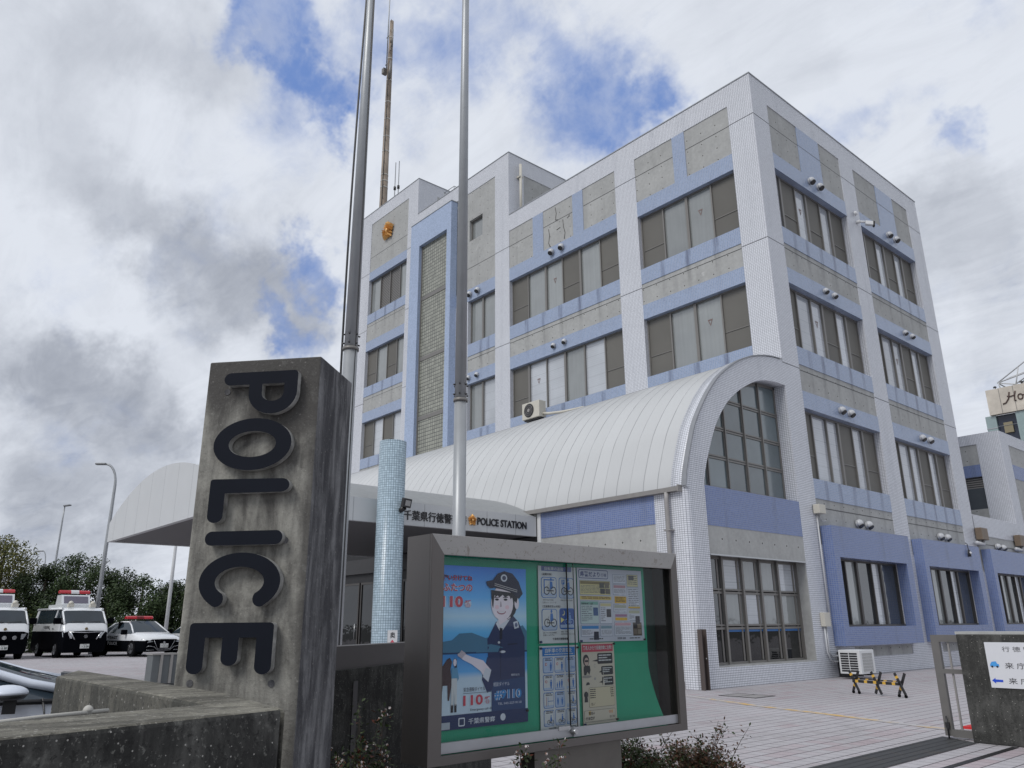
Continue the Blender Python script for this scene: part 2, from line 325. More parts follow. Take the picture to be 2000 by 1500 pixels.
def glassblock():
    m, t, bs = newmat('glass block')
    P = t.n('ShaderNodeNewGeometry').outputs['Position']; x, y, z = t.sep(P)
    l1, c1 = cell(t, t.math('ADD', x, y), 0.165, 0.022); l2, c2 = cell(t, z, 0.165, 0.03)
    r_ = t.white(t.comb(c1, c2, 0.0))
    fx = t.math('FRACT', t.math('DIVIDE', t.math('ADD', x, y), 0.165)); fz = t.math('FRACT', t.math('DIVIDE', z, 0.165))
    g = t.math('MULTIPLY_ADD', t.math('ADD', fx, fz), 0.16, 0.80)
    g = t.math('ADD', g, t.math('MULTIPLY', t.math('SUBTRACT', r_, 0.5), 0.35))
    s_ = t.n('ShaderNodeVectorMath', operation='SCALE'); s_.inputs[0].default_value = (0.27, 0.275, 0.235); t.link(g, s_.inputs['Scale'])
    c = t.mix(t.math('MAXIMUM', l1, l2), s_.outputs[0], (0.075, 0.078, 0.07))
    t.link(c, bs.inputs['Base Color']); bs.inputs['Roughness'].default_value = 0.25
    return m
M_GB = glassblock()
def paving():
    m, t, bs = newmat('pale grooved paving')
    P = t.n('ShaderNodeNewGeometry').outputs['Position']; x, y, z = t.sep(P)
    lx, cx = cell(t, x, 0.20, 0.018); ly, cy = cell(t, y, 0.20, 0.014)
    r_ = t.math('ADD', t.math('MULTIPLY', t.white(t.comb(cx, cy, 0.0)), 0.5), t.math('MULTIPLY', t.white(t.comb(cx, 3.0, 0.0)), 0.5))
    big = t.noise(P, 0.35, 5.0, 0.6); fine = t.noise(P, 12.0, 5.0, 0.7)
    c = t.mix(t.ramp(r_, 0.55, 0.9, False), (0.415, 0.40, 0.42), (0.39, 0.33, 0.35))
    s2 = t.n('ShaderNodeVectorMath', operation='SCALE'); t.link(c, s2.inputs[0])
    t.link(t.math('ADD', t.math('MULTIPLY_ADD', t.math('SUBTRACT', big, 0.5), 0.5, 0.92), t.math('MULTIPLY', t.math('SUBTRACT', fine, 0.5), 0.3)), s2.inputs['Scale'])
    c = t.mix(t.math('MULTIPLY', t.math('MAXIMUM', lx, t.math('MULTIPLY', ly, 0.75)), 0.9), s2.outputs[0], (0.07, 0.06, 0.068))
    st = t.ramp(t.noise(P, 0.7, 7.0, 0.72, 1.5), 0.54, 0.72)
    c = t.mix(t.math('MULTIPLY', st, 0.5), c, (0.20, 0.19, 0.19))
    t.link(c, bs.inputs['Base Color']); bs.inputs['Roughness'].default_value = 0.8
    return m
M_PAVE = paving()
M_ASPH = plain('distant ground', (0.085, 0.085, 0.08), 0.9, var=0.3, scale=0.5)
M_SOIL = plain('planting soil', (0.04, 0.032, 0.025), 1.0, var=0.5, scale=12, bump=0.6)
def wornpaint():
    m, t, bs = newmat('worn yellow paint')
    P = t.n('ShaderNodeNewGeometry').outputs['Position']
    n = t.ramp(t.noise(P, 2.2, 6.0, 0.7), 0.44, 0.60)
    c = t.mix(n, (0.40, 0.39, 0.40), (0.55, 0.36, 0.12)); t.link(c, bs.inputs['Base Color']); bs.inputs['Roughness'].default_value = 0.8
    return m
M_YEL = wornpaint()
def grating():
    m, t, bs = newmat('ribbed steel channel cover')
    P = t.n('ShaderNodeNewGeometry').outputs['Position']; x, y, z = t.sep(P)
    l, c_ = cell(t, x, 0.11, 0.02); f = t.math('FRACT', t.math('MULTIPLY', y, 22.0))
    rust = t.ramp(t.noise(P, 1.8, 5.0, 0.7), 0.5, 0.72)
    c = t.mix(t.math('MULTIPLY', t.math('GREATER_THAN', f, 0.6), 0.5), (0.062, 0.064, 0.066), (0.03, 0.03, 0.03))
    c = t.mix(t.math('MULTIPLY', rust, 0.45), c, (0.13, 0.10, 0.07))
    c = t.mix(l, c, (0.012, 0.012, 0.012)); t.link(c, bs.inputs['Base Color']); bs.inputs['Roughness'].default_value = 0.55; bs.inputs['Metallic'].default_value = 0.3
    return m
M_GRATE = grating()
def leafmat(name, a, b, c=None, cf=0.0):
    m, t, bs = newmat(name)
    g = t.n('ShaderNodeNewGeometry'); r_ = g.outputs['Random Per Island']; n = t.noise(g.outputs['Position'], 0.9, 4.0, 0.6)
    col = t.mix(t.ramp(t.math('ADD', t.math('MULTIPLY', r_, 0.7), t.math('MULTIPLY', n, 0.6)), 0.2, 1.0), a, b)
    if c: col = t.mix(t.math('GREATER_THAN', t.math('FRACT', t.math('MULTIPLY', r_, 7.31)), 1 - cf), col, c)
    t.link(col, bs.inputs['Base Color']); bs.inputs['Roughness'].default_value = 0.55; bs.inputs['Specular IOR Level'].default_value = 0.3
    return m
M_LF1 = leafmat('dark evergreen leaves', (0.014, 0.025, 0.011), (0.040, 0.062, 0.022))
M_LF2 = leafmat('yellowing leaves', (0.030, 0.045, 0.010), (0.12, 0.115, 0.022))
M_LF3 = leafmat('mid green leaves', (0.018, 0.034, 0.013), (0.055, 0.085, 0.030))
M_LFB = leafmat('dark shrub leaves', (0.016, 0.028, 0.010), (0.06, 0.085, 0.03), (0.11, 0.035, 0.022), 0.12)
M_LFR = leafmat('reddish shrub leaves', (0.055, 0.03, 0.018), (0.13, 0.065, 0.035), (0.04, 0.06, 0.02), 0.35)
M_PETAL = plain('white petals', (0.72, 0.66, 0.64), 0.6, var=0.05)
M_CALYX = plain('bronze calyx', (0.30, 0.12, 0.06), 0.6, var=0.2)
M_BARK = plain('bark', (0.06, 0.048, 0.038), 0.9, var=0.3)
def flatcol(name, col, rough=0.55): return plain(name, col, rough, var=0.05)
_cc = {}
def colmat(col, rough=0.55, pre='print'):
    k = (tuple(round(c, 4) for c in col), rough)
    if k not in _cc: _cc[k] = plain(pre + ' ink', col, rough, var=0.04)
    return _cc[k]
def srgb(r, g, b):
    f = lambda c: (c / 255 / 12.92) if c <= 10 else ((c / 255 + 0.055) / 1.055) ** 2.4
    return (f(r), f(g), f(b))

# ------------------------------------------------------------------ mesh helpers
class MB:
    def __init__(s): s.v = []; s.f = []; s.m = []; s.sm = []; s.uv = {}
    def add(s, vs, fs, mi=0, smooth=False):
        o = len(s.v); s.v += [tuple(p) for p in vs]
        for f in fs: s.f.append(tuple(i + o for i in f)); s.m.append(mi); s.sm.append(smooth)
        return s
    def box(s, x0, x1, y0, y1, z0, z1, mi=0):
        x0, x1 = min(x0, x1), max(x0, x1); y0, y1 = min(y0, y1), max(y0, y1); z0, z1 = min(z0, z1), max(z0, z1)
        return s.add([(x0,y0,z0),(x1,y0,z0),(x1,y1,z0),(x0,y1,z0),(x0,y0,z1),(x1,y0,z1),(x1,y1,z1),(x0,y1,z1)],
                     [(0,3,2,1),(4,5,6,7),(0,1,5,4),(1,2,6,5),(2,3,7,6),(3,0,4,7)], mi)
    def obox(s, c, ax, ay, az, hx, hy, hz, mi=0):
        c = Vector(c); ax, ay, az = Vector(ax).normalized(), Vector(ay).normalized(), Vector(az).normalized()
        P = [c + ax*hx*i + ay*hy*j + az*hz*k for k in (-1,1) for i, j in ((-1,-1),(1,-1),(1,1),(-1,1))]
        return s.add(P, [(0,3,2,1),(4,5,6,7),(0,1,5,4),(1,2,6,5),(2,3,7,6),(3,0,4,7)], mi)
    def prism(s, pts, fn, a, b, mi=0, mis=None, smooth=False):
        """pts: 2D outline; fn(u,v,w)->xyz; extruded from w=a to w=b"""
        n = len(pts); vs = [fn(u, v, a) for u, v in pts] + [fn(u, v, b) for u, v in pts]
        s.add(vs, [tuple(range(n))[::-1], tuple(range(n, 2*n))], mi)
        s.add(vs, [(i, (i+1) % n, n + (i+1) % n, n + i) for i in range(n)], mi if mis is None else mis, smooth)
        return s
    def cyl(s, p0, p1, r0, r1=None, n=16, mi=0, caps=True, smooth=True):
        p0, p1 = Vector(p0), Vector(p1); r1 = r0 if r1 is None else r1
        d = (p1 - p0).normalized(); a = d.orthogonal().normalized(); b = d.cross(a)
        c = [(a*math.cos(2*math.pi*i/n) + b*math.sin(2*math.pi*i/n)) for i in range(n)]
        vs = [p0 + q*r0 for q in c] + [p1 + q*r1 for q in c]
        s.add(vs, [(i, (i+1) % n, n + (i+1) % n, n + i) for i in range(n)], mi, smooth)
        if caps: s.add(vs, [tuple(range(n))[::-1], tuple(range(n, 2*n))], mi)
        return s
    def tube(s, pts, r, n=8, mi=0):
        pts = [Vector(p) for p in pts]; rings = []
        a = None
        for i, p in enumerate(pts):
            d = ((pts[min(i+1, len(pts)-1)] - pts[max(i-1, 0)])).normalized()
            if a is None: a = d.orthogonal().normalized()
            a = (a - d * a.dot(d)).normalized(); b = d.cross(a)
            rr = r[i] if isinstance(r, (list, tuple)) else r
            rings.append([p + (a*math.cos(2*math.pi*k/n) + b*math.sin(2*math.pi*k/n))*rr for k in range(n)])
        vs = [q for rg in rings for q in rg]; fs = []
        for i in range(len(pts)-1):
            fs += [(i*n+k, i*n+(k+1) % n, (i+1)*n+(k+1) % n, (i+1)*n+k) for k in range(n)]
        s.add(vs, fs, mi, True)
        return s.add(vs, [tuple(range(n))[::-1], tuple(range(len(vs)-n, len(vs)))], mi)
    def dome(s, c, r, axis=(0,0,1), n=12, m=5, mi=0, sq=1.0):
        c = Vector(c); d = Vector(axis).normalized(); a = d.orthogonal().normalized(); b = d.cross(a); vs = []
        for j in range(m):
            t_ = j * math.pi/2/m
            vs += [c + (a*math.cos(2*math.pi*i/n) + b*math.sin(2*math.pi*i/n))*r*math.cos(t_) + d*r*sq*math.sin(t_) for i in range(n)]
        vs.append(c + d*r*sq); fs = []
        for j in range(m-1): fs += [(j*n+i, j*n+(i+1) % n, (j+1)*n+(i+1) % n, (j+1)*n+i) for i in range(n)]
        fs += [((m-1)*n+i, (m-1)*n+(i+1) % n, m*n) for i in range(n)]
        s.add(vs, fs, mi, True); return s.add(vs[:n], [tuple(range(n))[::-1]], mi)
    def build(s, name, mats, parent=None, bevel=0.0):
        me = bpy.data.meshes.new(name)
        off = Vector(parent['_o']) if parent is not None else Vector((0, 0, 0))
        me.from_pydata([tuple(Vector(p) - off) for p in s.v], [], s.f)
        for m_ in (mats if isinstance(mats, (list, tuple)) else [mats]): me.materials.append(m_)
        me.polygons.foreach_set('material_index', s.m); me.polygons.foreach_set('use_smooth', s.sm)
        me.validate(); me.update()
        bm = bmesh.new(); bm.from_mesh(me)
        bmesh.ops.remove_doubles(bm, verts=bm.verts, dist=1e-5) if len(bm.verts) < 60000 and not getattr(s, 'nodoub', False) else None
        bmesh.ops.recalc_face_normals(bm, faces=bm.faces) if not getattr(s, 'nofix', False) else None
        bm.to_mesh(me); bm.free()
        o = bpy.data.objects.new(name, me); COL.objects.link(o); o['_o'] = tuple(off)
        if parent is not None: o.parent = parent
        if bevel:
            b = o.modifiers.new('bevel', 'BEVEL'); b.width = bevel; b.segments = 2; b.limit_method = 'ANGLE'; b.angle_limit = R(40)
        return o
def build_split(mb, name, mat, parent):
    """boxes that touch form one piece; each separate piece becomes an object of its own"""
    n = len(mb.v)//8; bb = []
    for i in range(n):
        q = mb.v[i*8:i*8+8]; bb.append([f(p[k] for p in q) for k in range(3) for f in (min, max)])
    par = list(range(n))
    def fd(i):
        while par[i] != i: par[i] = par[par[i]]; i = par[i]
        return i
    for i in range(n):
        for j in range(i):
            a, b = bb[i], bb[j]
            if all(a[2*k] <= b[2*k+1]+.002 and b[2*k] <= a[2*k+1]+.002 for k in range(3)): par[fd(i)] = fd(j)
    gr = {}
    for i in range(n): gr.setdefault(fd(i), []).append(i)
    for g_ in gr.values():
        m_ = MB()
        for i in g_: m_.add(mb.v[i*8:i*8+8], [(0,3,2,1),(4,5,6,7),(0,1,5,4),(1,2,6,5),(2,3,7,6),(3,0,4,7)])
        m_.build(name, mat, parent)
def thing(name, label, cat, loc, group=None):
    o = bpy.data.objects.new(name, None); COL.objects.link(o); o.location = loc; o['_o'] = tuple(loc)
    o.empty_display_size = 0.3; o['label'] = label; o['category'] = cat
    if group: o['group'] = group
    return o
def tag(o, label, cat, group=None):
    o['label'] = label; o['category'] = cat
    if group: o['group'] = group
    return o
def struct(o): o['kind'] = 'structure'; return o
def child(o, parent):
    """re-parent without moving"""
    o.parent = parent; return o
_tc = {}
def text2d(txt, size, off=0.0, font=None):
    k = (txt, size, off)
    if k in _tc: return _tc[k]
    cu = bpy.data.curves.new('lettering', 'FONT'); cu.body = txt; cu.size = size; cu.offset = off; cu.resolution_u = 3
    o = bpy.data.objects.new('lettering', cu); COL.objects.link(o)
    bpy.context.view_layer.update()
    dg = bpy.context.evaluated_depsgraph_get(); me = o.evaluated_get(dg).to_mesh()
    vs = [tuple(v.co) for v in me.vertices]; fs = [tuple(p.vertices) for p in me.polygons]
    o.evaluated_get(dg).to_mesh_clear(); COL.objects.unlink(o); bpy.data.objects.remove(o); bpy.data.curves.remove(cu)
    if not vs: vs = [(0, 0, 0)]
    x0 = min(v[0] for v in vs); x1 = max(v[0] for v in vs); y0 = min(v[1] for v in vs); y1 = max(v[1] for v in vs)
    _tc[k] = ([(v[0]-x0, v[1]-y0) for v in vs], fs, x1-x0, y1-y0); return _tc[k]
def add_text(mb, txt, fn, u0, v0, wid, hei, w_, mi=0, bold=0.0, depth=0.0):
    """flat letters fitted to a box wid x hei at (u0,v0); fn(u,v,w)->xyz"""
    vs, fs, tw, th = text2d(txt, 1.0, bold)
    if not fs: return
    sx_ = wid / tw if wid else hei / th; sy_ = hei / th if hei else sx_
    P = [fn(u0 + x*sx_, v0 + y*sy_, w_ + depth) for x, y in vs]
    mb.add(P, fs, mi)
    if depth:
        from collections import Counter
        cnt = Counter(); 
        for f in fs:
            for a, b in zip(f, f[1:] + f[:1]): cnt[frozenset((a, b))] += 1
        n = len(vs); Q = [fn(u0 + x*sx_, v0 + y*sy_, w_) for x, y in vs]
        mb.add(P + Q, [(*tuple(e), tuple(e)[1] + n, tuple(e)[0] + n) for e, c in cnt.items() if c == 1], mi)
# ------------------------------------------------------------------ ground
struct(MB().box(-900, 900, -900, 900, -0.5, -0.012).build('ground', M_ASPH))
g = MB(); g.add([(-75, -30, 0), (30, -30, 0), (30, 60, 0), (-75, 60, 0)], [(0, 1, 2, 3)])
struct(g.build('forecourt_paving', M_PAVE))
def strip(pts, wd, z, name, mt, kind=True):
    mb = MB(); P = [Vector((*p, 0)) for p in pts]; L_, R_ = [], []
    for i, p in enumerate(P):
        d = (P[min(i+1, len(P)-1)] - P[max(i-1, 0)]).normalized(); n = Vector((-d.y, d.x, 0))
        L_.append((p.x+n.x*wd/2, p.y+n.y*wd/2, z)); R_.append((p.x-n.x*wd/2, p.y-n.y*wd/2, z))
    k = len(P); mb.add(L_ + R_, [(k+i, k+i+1, i+1, i) for i in range(k-1)])
    o = mb.build(name, mt); return struct(o) if kind else o
strip([(0.1, -5.85), (2.5, -6.75), (4.4, -7.25), (6.05, -7.75)], 0.15, 0.004, 'painted_guide_line', M_YEL)
mb = MB(); mb.add([(6.12, -30, 0.005), (6.60, -30, 0.005), (6.60, -8.72, 0.005), (6.12, -8.42, 0.005)], [(0, 1, 2, 3)])
struct(mb.build('gate_channel_cover', M_GRATE))
strip([(7.02, -30), (7.0, -8.75)], 0.07, 0.005, 'gate_rail_slot', M_BLACK)
mh = MB(); mh.box(1.0, 1.75, -5.55, -4.95, 0.0, 0.005, 0)
for a in ((1.0, 1.75, -5.58, -5.55), (1.0, 1.75, -4.95, -4.92), (0.97, 1.0, -5.58, -4.92), (1.75, 1.78, -5.58, -4.92), (1.36, 1.38, -5.55, -4.95)): mh.box(a[0], a[1], a[2], a[3], 0, 0.007, 1)
tag(mh.build('manhole_cover', [plain('manhole concrete infill', (0.26, 0.25, 0.25), 0.8, var=0.2), M_BLACK]), 'rectangular recessed access cover set in the paving near the tiled corner pier', 'cover')

# ------------------------------------------------------------------ police station
B = thing('police_station', 'four-storey grey tiled police station with blue bands and a barrel-roofed wing', 'building', (0, 0, 0))
WT, BT, CO = MB(), MB(), MB()
def Lp(mb, x0, x1, z0, z1, d=0.0, t=0.30): mb.box(x0, x1, -d, t, z0, z1)
def Rp(mb, y0, y1, z0, z1, d=0.0, t=0.30): mb.box(-t, d, y0, y1, z0, z1)
def panel_joint_L(mb, x0, x1, z): mb.box(x0, x1, -0.004, 0.01, z-0.012, z+0.012)
JT = MB()   # dark expansion joints
# --- left facade, main block
TOP = 17.75
cols = [(-0.87, 0.0), (-5.66, -4.72), (-12.42, -11.5)]
Lp(WT, -0.87, 0, 0, 17.0); Lp(WT, -5.66, -4.72, 0, 17.0); Lp(WT, -12.42, -11.5, 0, 20.05)
Lp(WT, -11.5, 0, 17.0, TOP)
def bayL(x0, x1, panels, wins=True):
    Lp(BT, x0, x1, 14.72, 15.28)
    last = x0
    for a, b, k in panels: Lp(CO if k == 'c' else BT, a, b, 15.28, 17.0, -0.02 if k == 'c' else 0.0)
    for a, b, k in panels:
        if k == 'c': JT.box(a, b, -(-0.02)-0.003, 0.03, 16.28, 16.30)
    for zt, zb in ((12.72, 10.92), (8.92, 7.0)):
        Lp(BT, x0, x1, zt-0.54, zt); Lp(CO, x0, x1, zb+0.5, zt-0.54, -0.02); Lp(BT, x0, x1, zb, zb+0.5)
        JT.box(x0, x1, 0.017, 0.03, zt-0.71, zt-0.69)
bayL(-4.72, -0.87, [(-2.57, -0.87, 'c'), (-3.07, -2.57, 'b'), (-4.72, -3.07, 'c')])
bayL(-11.5, -5.66, [(-7.27, -5.66, 'c'), (-7.81, -7.27, 'b'), (-9.45, -7.81, 'c'), (-10.05, -9.45, 'b'), (-11.5, -10.05, 'c')])
Lp(WT, -11.5, -5.66, 3.6, 7.0); Lp(WT, -4.72, -0.87, 3.6, 7.0)
for z in (16.29, 12.05, 8.2):
    for a, b in cols + [(-0.87, 0)]: JT.box(a, b, -0.003, 0.01, z-0.008, z+0.008)
    JT.box(-0.01, 0.003, 0.0, 0.9, z-0.008, z+0.008); JT.box(-0.01, 0.003, 5.5, 6.52, z-0.008, z+0.008); JT.box(-0.01, 0.003, 11.0, 12.05, z-0.008, z+0.008)
# --- stair block (taller)
Lp(WT, -18.4, -12.42, 20.05, 20.8); WT.box(-12.42, -11.5, 0, 0.3, 20.05, 20.8)
# right flank of stair block above the roof
WT.box(-11.8, -11.5, 0.3, 0.85, 17.0, 20.8); WT.box(-11.8, -11.5, 0.85, 9.0, 20.0, 20.8); CO.box(-11.8, -11.52, 0.85, 9.0, 16.9, 20.0)
WT.box(-18.4, -11.8, 8.7, 9.0, 17, 20.8)
# concrete panel of bay C with a small square window
bx0, bx1 = -15.12, -12.42
for a in ((bx0, bx1, 18.63, 20.05), (bx0, bx1, 15.28, 17.6), (bx0, -14.22, 17.6, 18.63), (-13.3, bx1, 17.6, 18.63)): Lp(CO, *a, -0.02)
JT.box(bx0, bx1, 0.017, 0.03, 16.28, 16.30)
Lp(BT, bx0, bx1, 14.72, 15.28); Lp(WT, bx0, -14.25, 7.0, 14.72)
for zt, zb in ((12.72, 10.95), (8.95, 7.0)):
    Lp(BT, -14.25, bx1, zt-0.54, zt); Lp(CO, -14.25, bx1, zb+0.5, zt-0.54, -0.02); Lp(BT, -14.25, bx1, zb, zb+0.5)
    JT.box(-14.25, bx1, 0.017, 0.03, zt-0.71, zt-0.69)
# --- left block (tallest)
Lp(WT, -19.27, -18.4, 5.0, 22.1); Lp(WT, -23.8, -22.85, 5.0, 22.1); Lp(WT, -23.8, -18.4, 22.1, 22.82)
Lp(CO, -22.85, -19.27, 19.22, 22.1, -0.02); JT.box(-22.85, -19.27, 0.017, 0.03, 20.05, 20.07)
for zt, zb, zc in ((19.22, 18.75, None), (16.77, 14.77, 1), (12.82, 11.0, 1), (9.15, 7.4, 1)):
    if zc is None: Lp(BT, -22.85, -19.27, zb, zt)
    else:
        Lp(BT, -22.85, -19.27, zt-0.5, zt); Lp(CO, -22.85, -19.27, zb+0.5, zt-0.5, -0.02); Lp(BT, -22.85, -19.27, zb, zb+0.5)
        JT.box(-22.85, -19.27, 0.017, 0.03, zt-0.68, zt-0.665)
WT.box(-18.7, -18.4, 0.3, 5.5, 20.8, 22.82); WT.box(-23.8, -23.5, 0.3, 12.0, 0, 22.82); WT.box(-23.5, -18.7, 5.2, 5.5, 17, 22.82)
CO.box(-18.41, -18.385, 1.15, 3.6, 20.9, 22.2)
for z in (19.2, 15.95, 12.0):
    for a, b in ((-19.27, -18.4), (-23.8, -22.85)): JT.box(a, b, -0.003, 0.01, z-0.008, z+0.008)
# --- right facade
Rp(WT, 0.3, 0.9, 0, 17.0); Rp(WT, 5.5, 6.52, 0, 17.0); Rp(WT, 11.0, 12.05, 0, 17.0); Rp(WT, 0.3, 12.05, 17.0, TOP)
WT.box(-11.5, -0.3, 11.75, 12.05, 0, TOP)
for y0, y1, pn in ((0.9, 5.5, [(0.9, 2.63, 'c'), (2.63, 4.05, 'b'), (4.05, 5.5, 'c')]), (6.52, 11.0, [(6.52, 8.25, 'c'), (8.25, 9.65, 'b'), (9.65, 11.0, 'c')])):
    Rp(BT, y0, y1, 14.73, 15.28)
    for a, b, k in pn:
        Rp(CO if k == 'c' else BT, a, b, 15.28, 17.0, -0.02 if k == 'c' else 0.0)
        if k == 'c': JT.box(-0.03, -0.017, a, b, 16.28, 16.30)
        else: JT.box(-0.01, 0.003, a, b, 16.28, 16.295)
    for zt, zb, zc in ((12.72, 10.87, 12.02), (8.88, 7.05, 8.17), (5.06, 2.96, 4.28)):
        Rp(BT, y0, y1, zt-0.54, zt)
        if zb > 3: Rp(CO, y0, y1, zb+0.5, zt-0.54, -0.02); Rp(BT, y0, y1, zb, zb+0.5)
        else: Rp(CO, y0, y1, 3.3, zt-0.54, -0.02)
        JT.box(-0.03, -0.016, y0, y1, zc-0.012, zc+0.012)
# ground-floor wall behind the blue bays (openings for windows)
for y0, y1, w0, w1 in ((0.9, 5.5, 1.25, 5.25), (6.52, 11.0, 6.85, 10.85)):
    Rp(WT, y0, y1, 2.96, 3.3); Rp(WT, y0, w0, 1.21, 2.96); Rp(WT, w1, y1, 1.21, 2.96); Rp(WT, y0, y1, 0.0, 0.44); Rp(WT, y0, y1, 0.70, 1.21)
    Rp(WT, y0, y0+1.1, 0.44, 0.70); Rp(CO, y0+1.1, y1, 0.44, 0.70, -0.02)
WT.build('tiled_wall', M_WT, B); build_split(BT, 'blue_tile_band', M_BT, B); build_split(CO, 'concrete_panel', M_CON, B); build_split(JT, 'expansion_joint', M_BLACK, B)
core = MB(); core.box(-23.5, -11.6, 0.6, 11.7, 0, 16.9).box(-11.6, -0.6, 0.6, 11.7, 0, 17.0).box(-18.3, -11.9, 0.6, 8.6, 16.9, 20.2).box(-23.4, -18.8, 0.6, 5.1, 16.9, 22.2)
core.build('inner_structure', M_SOF, B)
# --- blue projecting bays
def bay(y0, y1, w0, w1):
    b = MB(); z0, z1 = 0.74, 3.78; a0, a1 = 1.21, 2.96
    b.box(0.0, 0.3, y0, y1, a1, z1); b.box(0.0, 0.3, y0, y1, z0, a0); b.box(0.0, 0.3, y0, w0, a0, a1); b.box(0.0, 0.3, w1, y1, a0, a1)
    for i, f in enumerate(b.f): pass
    return b.build('projecting_bay', M_BT2, B)
bay(0.95, 5.62, 1.25, 5.25); bay(6.55, 11.22, 6.85, 10.85); bay(12.3, 16.9, 12.6, 16.5)
# --- windows
def window(face, u0, u1, z0, z1, panes, off=0.16, fw=0.05, name='window', frame=None, mid=0.33):
    """panes: list of (width share, kind, mullion after)"""
    fr = MB()
    def bx(mb, a0, a1, b0, b1, d0, d1, mi=0):
        if face == 'L': mb.box(a0, a1, d0, d1, b0, b1, mi)
        else: mb.box(-d1, -d0, a0, a1, b0, b1, mi)
    d0, d1 = off, off + 0.07
    bx(fr, u0, u1, z0, z0+fw, d0-0.03, d1); bx(fr, u0, u1, z1-fw, z1, d0, d1); bx(fr, u0, u0+fw, z0+fw, z1-fw, d0, d1); bx(fr, u1-fw, u1, z0+fw, z1-fw, d0, d1)
    tot = sum(p[0] for p in panes); u = u0 + fw; W_ = (u1 - u0 - 2*fw); cells = []
    for i, (s_, k, mw) in enumerate(panes):
        a = u; b = u + W_ * s_ / tot; u = b
        if i < len(panes) - 1:
            bx(fr, b-mw/2, b+mw/2, z0+fw, z1-fw, d0-0.02, d1)
        if k == 'S': bx(fr, a+0.03, b-0.03, z0+fw+(z1-z0)*mid-0.012, z0+fw+(z1-z0)*mid+0.012, d0+0.005, d0+0.03)
        cells.append((a, b, k))
    w_ = fr.build(name, frame or M_FR, B)
    for i, (a, b, k) in enumerate(cells):
        p = MB(); dd = d0 + (0.024 if k == 'S' else 0.046)
        bx(p, a+0.005, b-0.005, z0+fw-0.005, z1-fw+0.005, dd, dd+0.012)
        p.build('insect_screen' if k == 'S' else 'louvre' if k == 'V' else 'pane', {'S': M_PS, 'G': M_PG, 'B': M_PB, 'D': M_PD, 'V': M_LOUV, 'A': M_PA, 'K': M_PBLK}[k], w_)
    mk_ = MARK.pop(0) if MARK else None
    if mk_ is not None:
        a, b, k = cells[mk_]; c_ = (a+b)/2; zc = z0 + (z1-z0)*.60; p = MB(); h = .11
        P_ = [(c_-h*.8, zc+h), (c_+h*.8, zc+h), (c_, zc-h)]
        bx_ = lambda u, z: (u, d0+.040, z) if face == 'L' else (-(d0+.040), u, z)
        q_ = [(c_+(u-c_)*.55, zc+h*.25+(z-zc-h*.25)*.55) for u, z in P_]
        p.add([bx_(*v) for v in P_] + [bx_(*v) for v in q_], [(0, 1, 4, 3), (1, 2, 5, 4), (2, 0, 3, 5)]); p.nofix = True; p.build('access_mark', M_MARK, w_)
    return w_
MARK = [2, 2, 2, 1, None, None, None, None, None, None, 2, 2, None, None, 2]
M_MARK = plain('faded red access mark', (0.17, 0.11, 0.10), 0.5)
def louvmat():
    m, t, bs = newmat('louvre slats'); P = t.n('ShaderNodeNewGeometry').outputs['Position']; x, y, z = t.sep(P)
    l, _c = cell(t, z, 0.09, 0.045); t.link(t.mix(l, (0.20, 0.19, 0.18), (0.03, 0.03, 0.03)), bs.inputs['Base Color']); bs.inputs['Roughness'].default_value = 0.5
    return m
M_LOUV = louvmat()
mn, md = 0.05, 0.10
A4 = [(1, 'S', mn), (1.05, 'G', md), (1.05, 'G', mn), (1, 'S', 0)]
for z0, z1 in ((12.72, 14.72), (8.92, 10.92)): window('L', -4.72, -0.87, z0, z1, A4)
window('L', -11.5, -5.66, 12.72, 14.72, [(1, 'S', mn), (1.1, 'G', md), (1, 'G', mn), (1, 'S', md), (1.1, 'G', mn), (1, 'S', 0)])
window('L', -11.5, -5.66, 8.92, 10.92, [(1, 'S', md), (1.1, 'B', mn), (1.1, 'B', md), (1.1, 'G', mn), (1.1, 'B', mn), (1, 'S', 0)])
for z0, z1 in ((12.72, 14.72), (8.95, 10.95)): window('L', -14.25, -12.42, z0, z1, [(1, 'G', md), (1.15, 'B' if z0 < 10 else 'G', 0)])
window('L', -14.22, -13.3, 17.6, 18.63, [(1, 'G', 0)], off=0.14)
window('L', -22.85, -19.27, 16.77, 18.75, [(1, 'G', mn), (1, 'V', mn), (1, 'V', mn), (.8, 'G', 0)])
window('L', -22.85, -19.27, 12.82, 14.77, [(1, 'S', mn), (1.1, 'G', mn), (1, 'S', mn), (.9, 'G', 0)])
window('L', -22.85, -19.27, 9.15, 11.0, [(1, 'S', mn), (1, 'B', mn), (1, 'S', mn), (1, 'B', 0)])
Rt = [(.55, 'B', md), (.95, 'S', mn), (.75, 'B', md), (.95, 'S', mn), (.75, 'B', md), (.95, 'S', 0)]
Rm = [(.75, 'S', mn), (1.0, 'B', mn), (.85, 'B', md), (1.0, 'S', mn), (.8, 'B', md), (.95, 'S', 0)]
for y0, y1 in ((0.9, 5.5), (6.52, 11.0)):
    window('R', y0, y1, 12.72, 14.73, Rt, off=0.2, fw=0.06); window('R', y0, y1, 8.88, 10.87, Rm, off=0.2, fw=0.06); window('R', y0, y1, 5.06, 7.05, Rm, off=0.2, fw=0.06)
Rg = [(.9, 'D', mn), (.8, 'G', md), (1.0, 'D', mn), (.7, 'B', md), (1.2, 'D', 0)]
for y0, y1 in ((1.25, 5.25), (6.85, 10.85)): window('R', y0, y1, 1.21, 2.96, Rg, off=0.02, frame=M_FRD)
window('R', 12.6, 16.5, 1.21, 2.96, Rg, off=-0.1, frame=M_FRD)
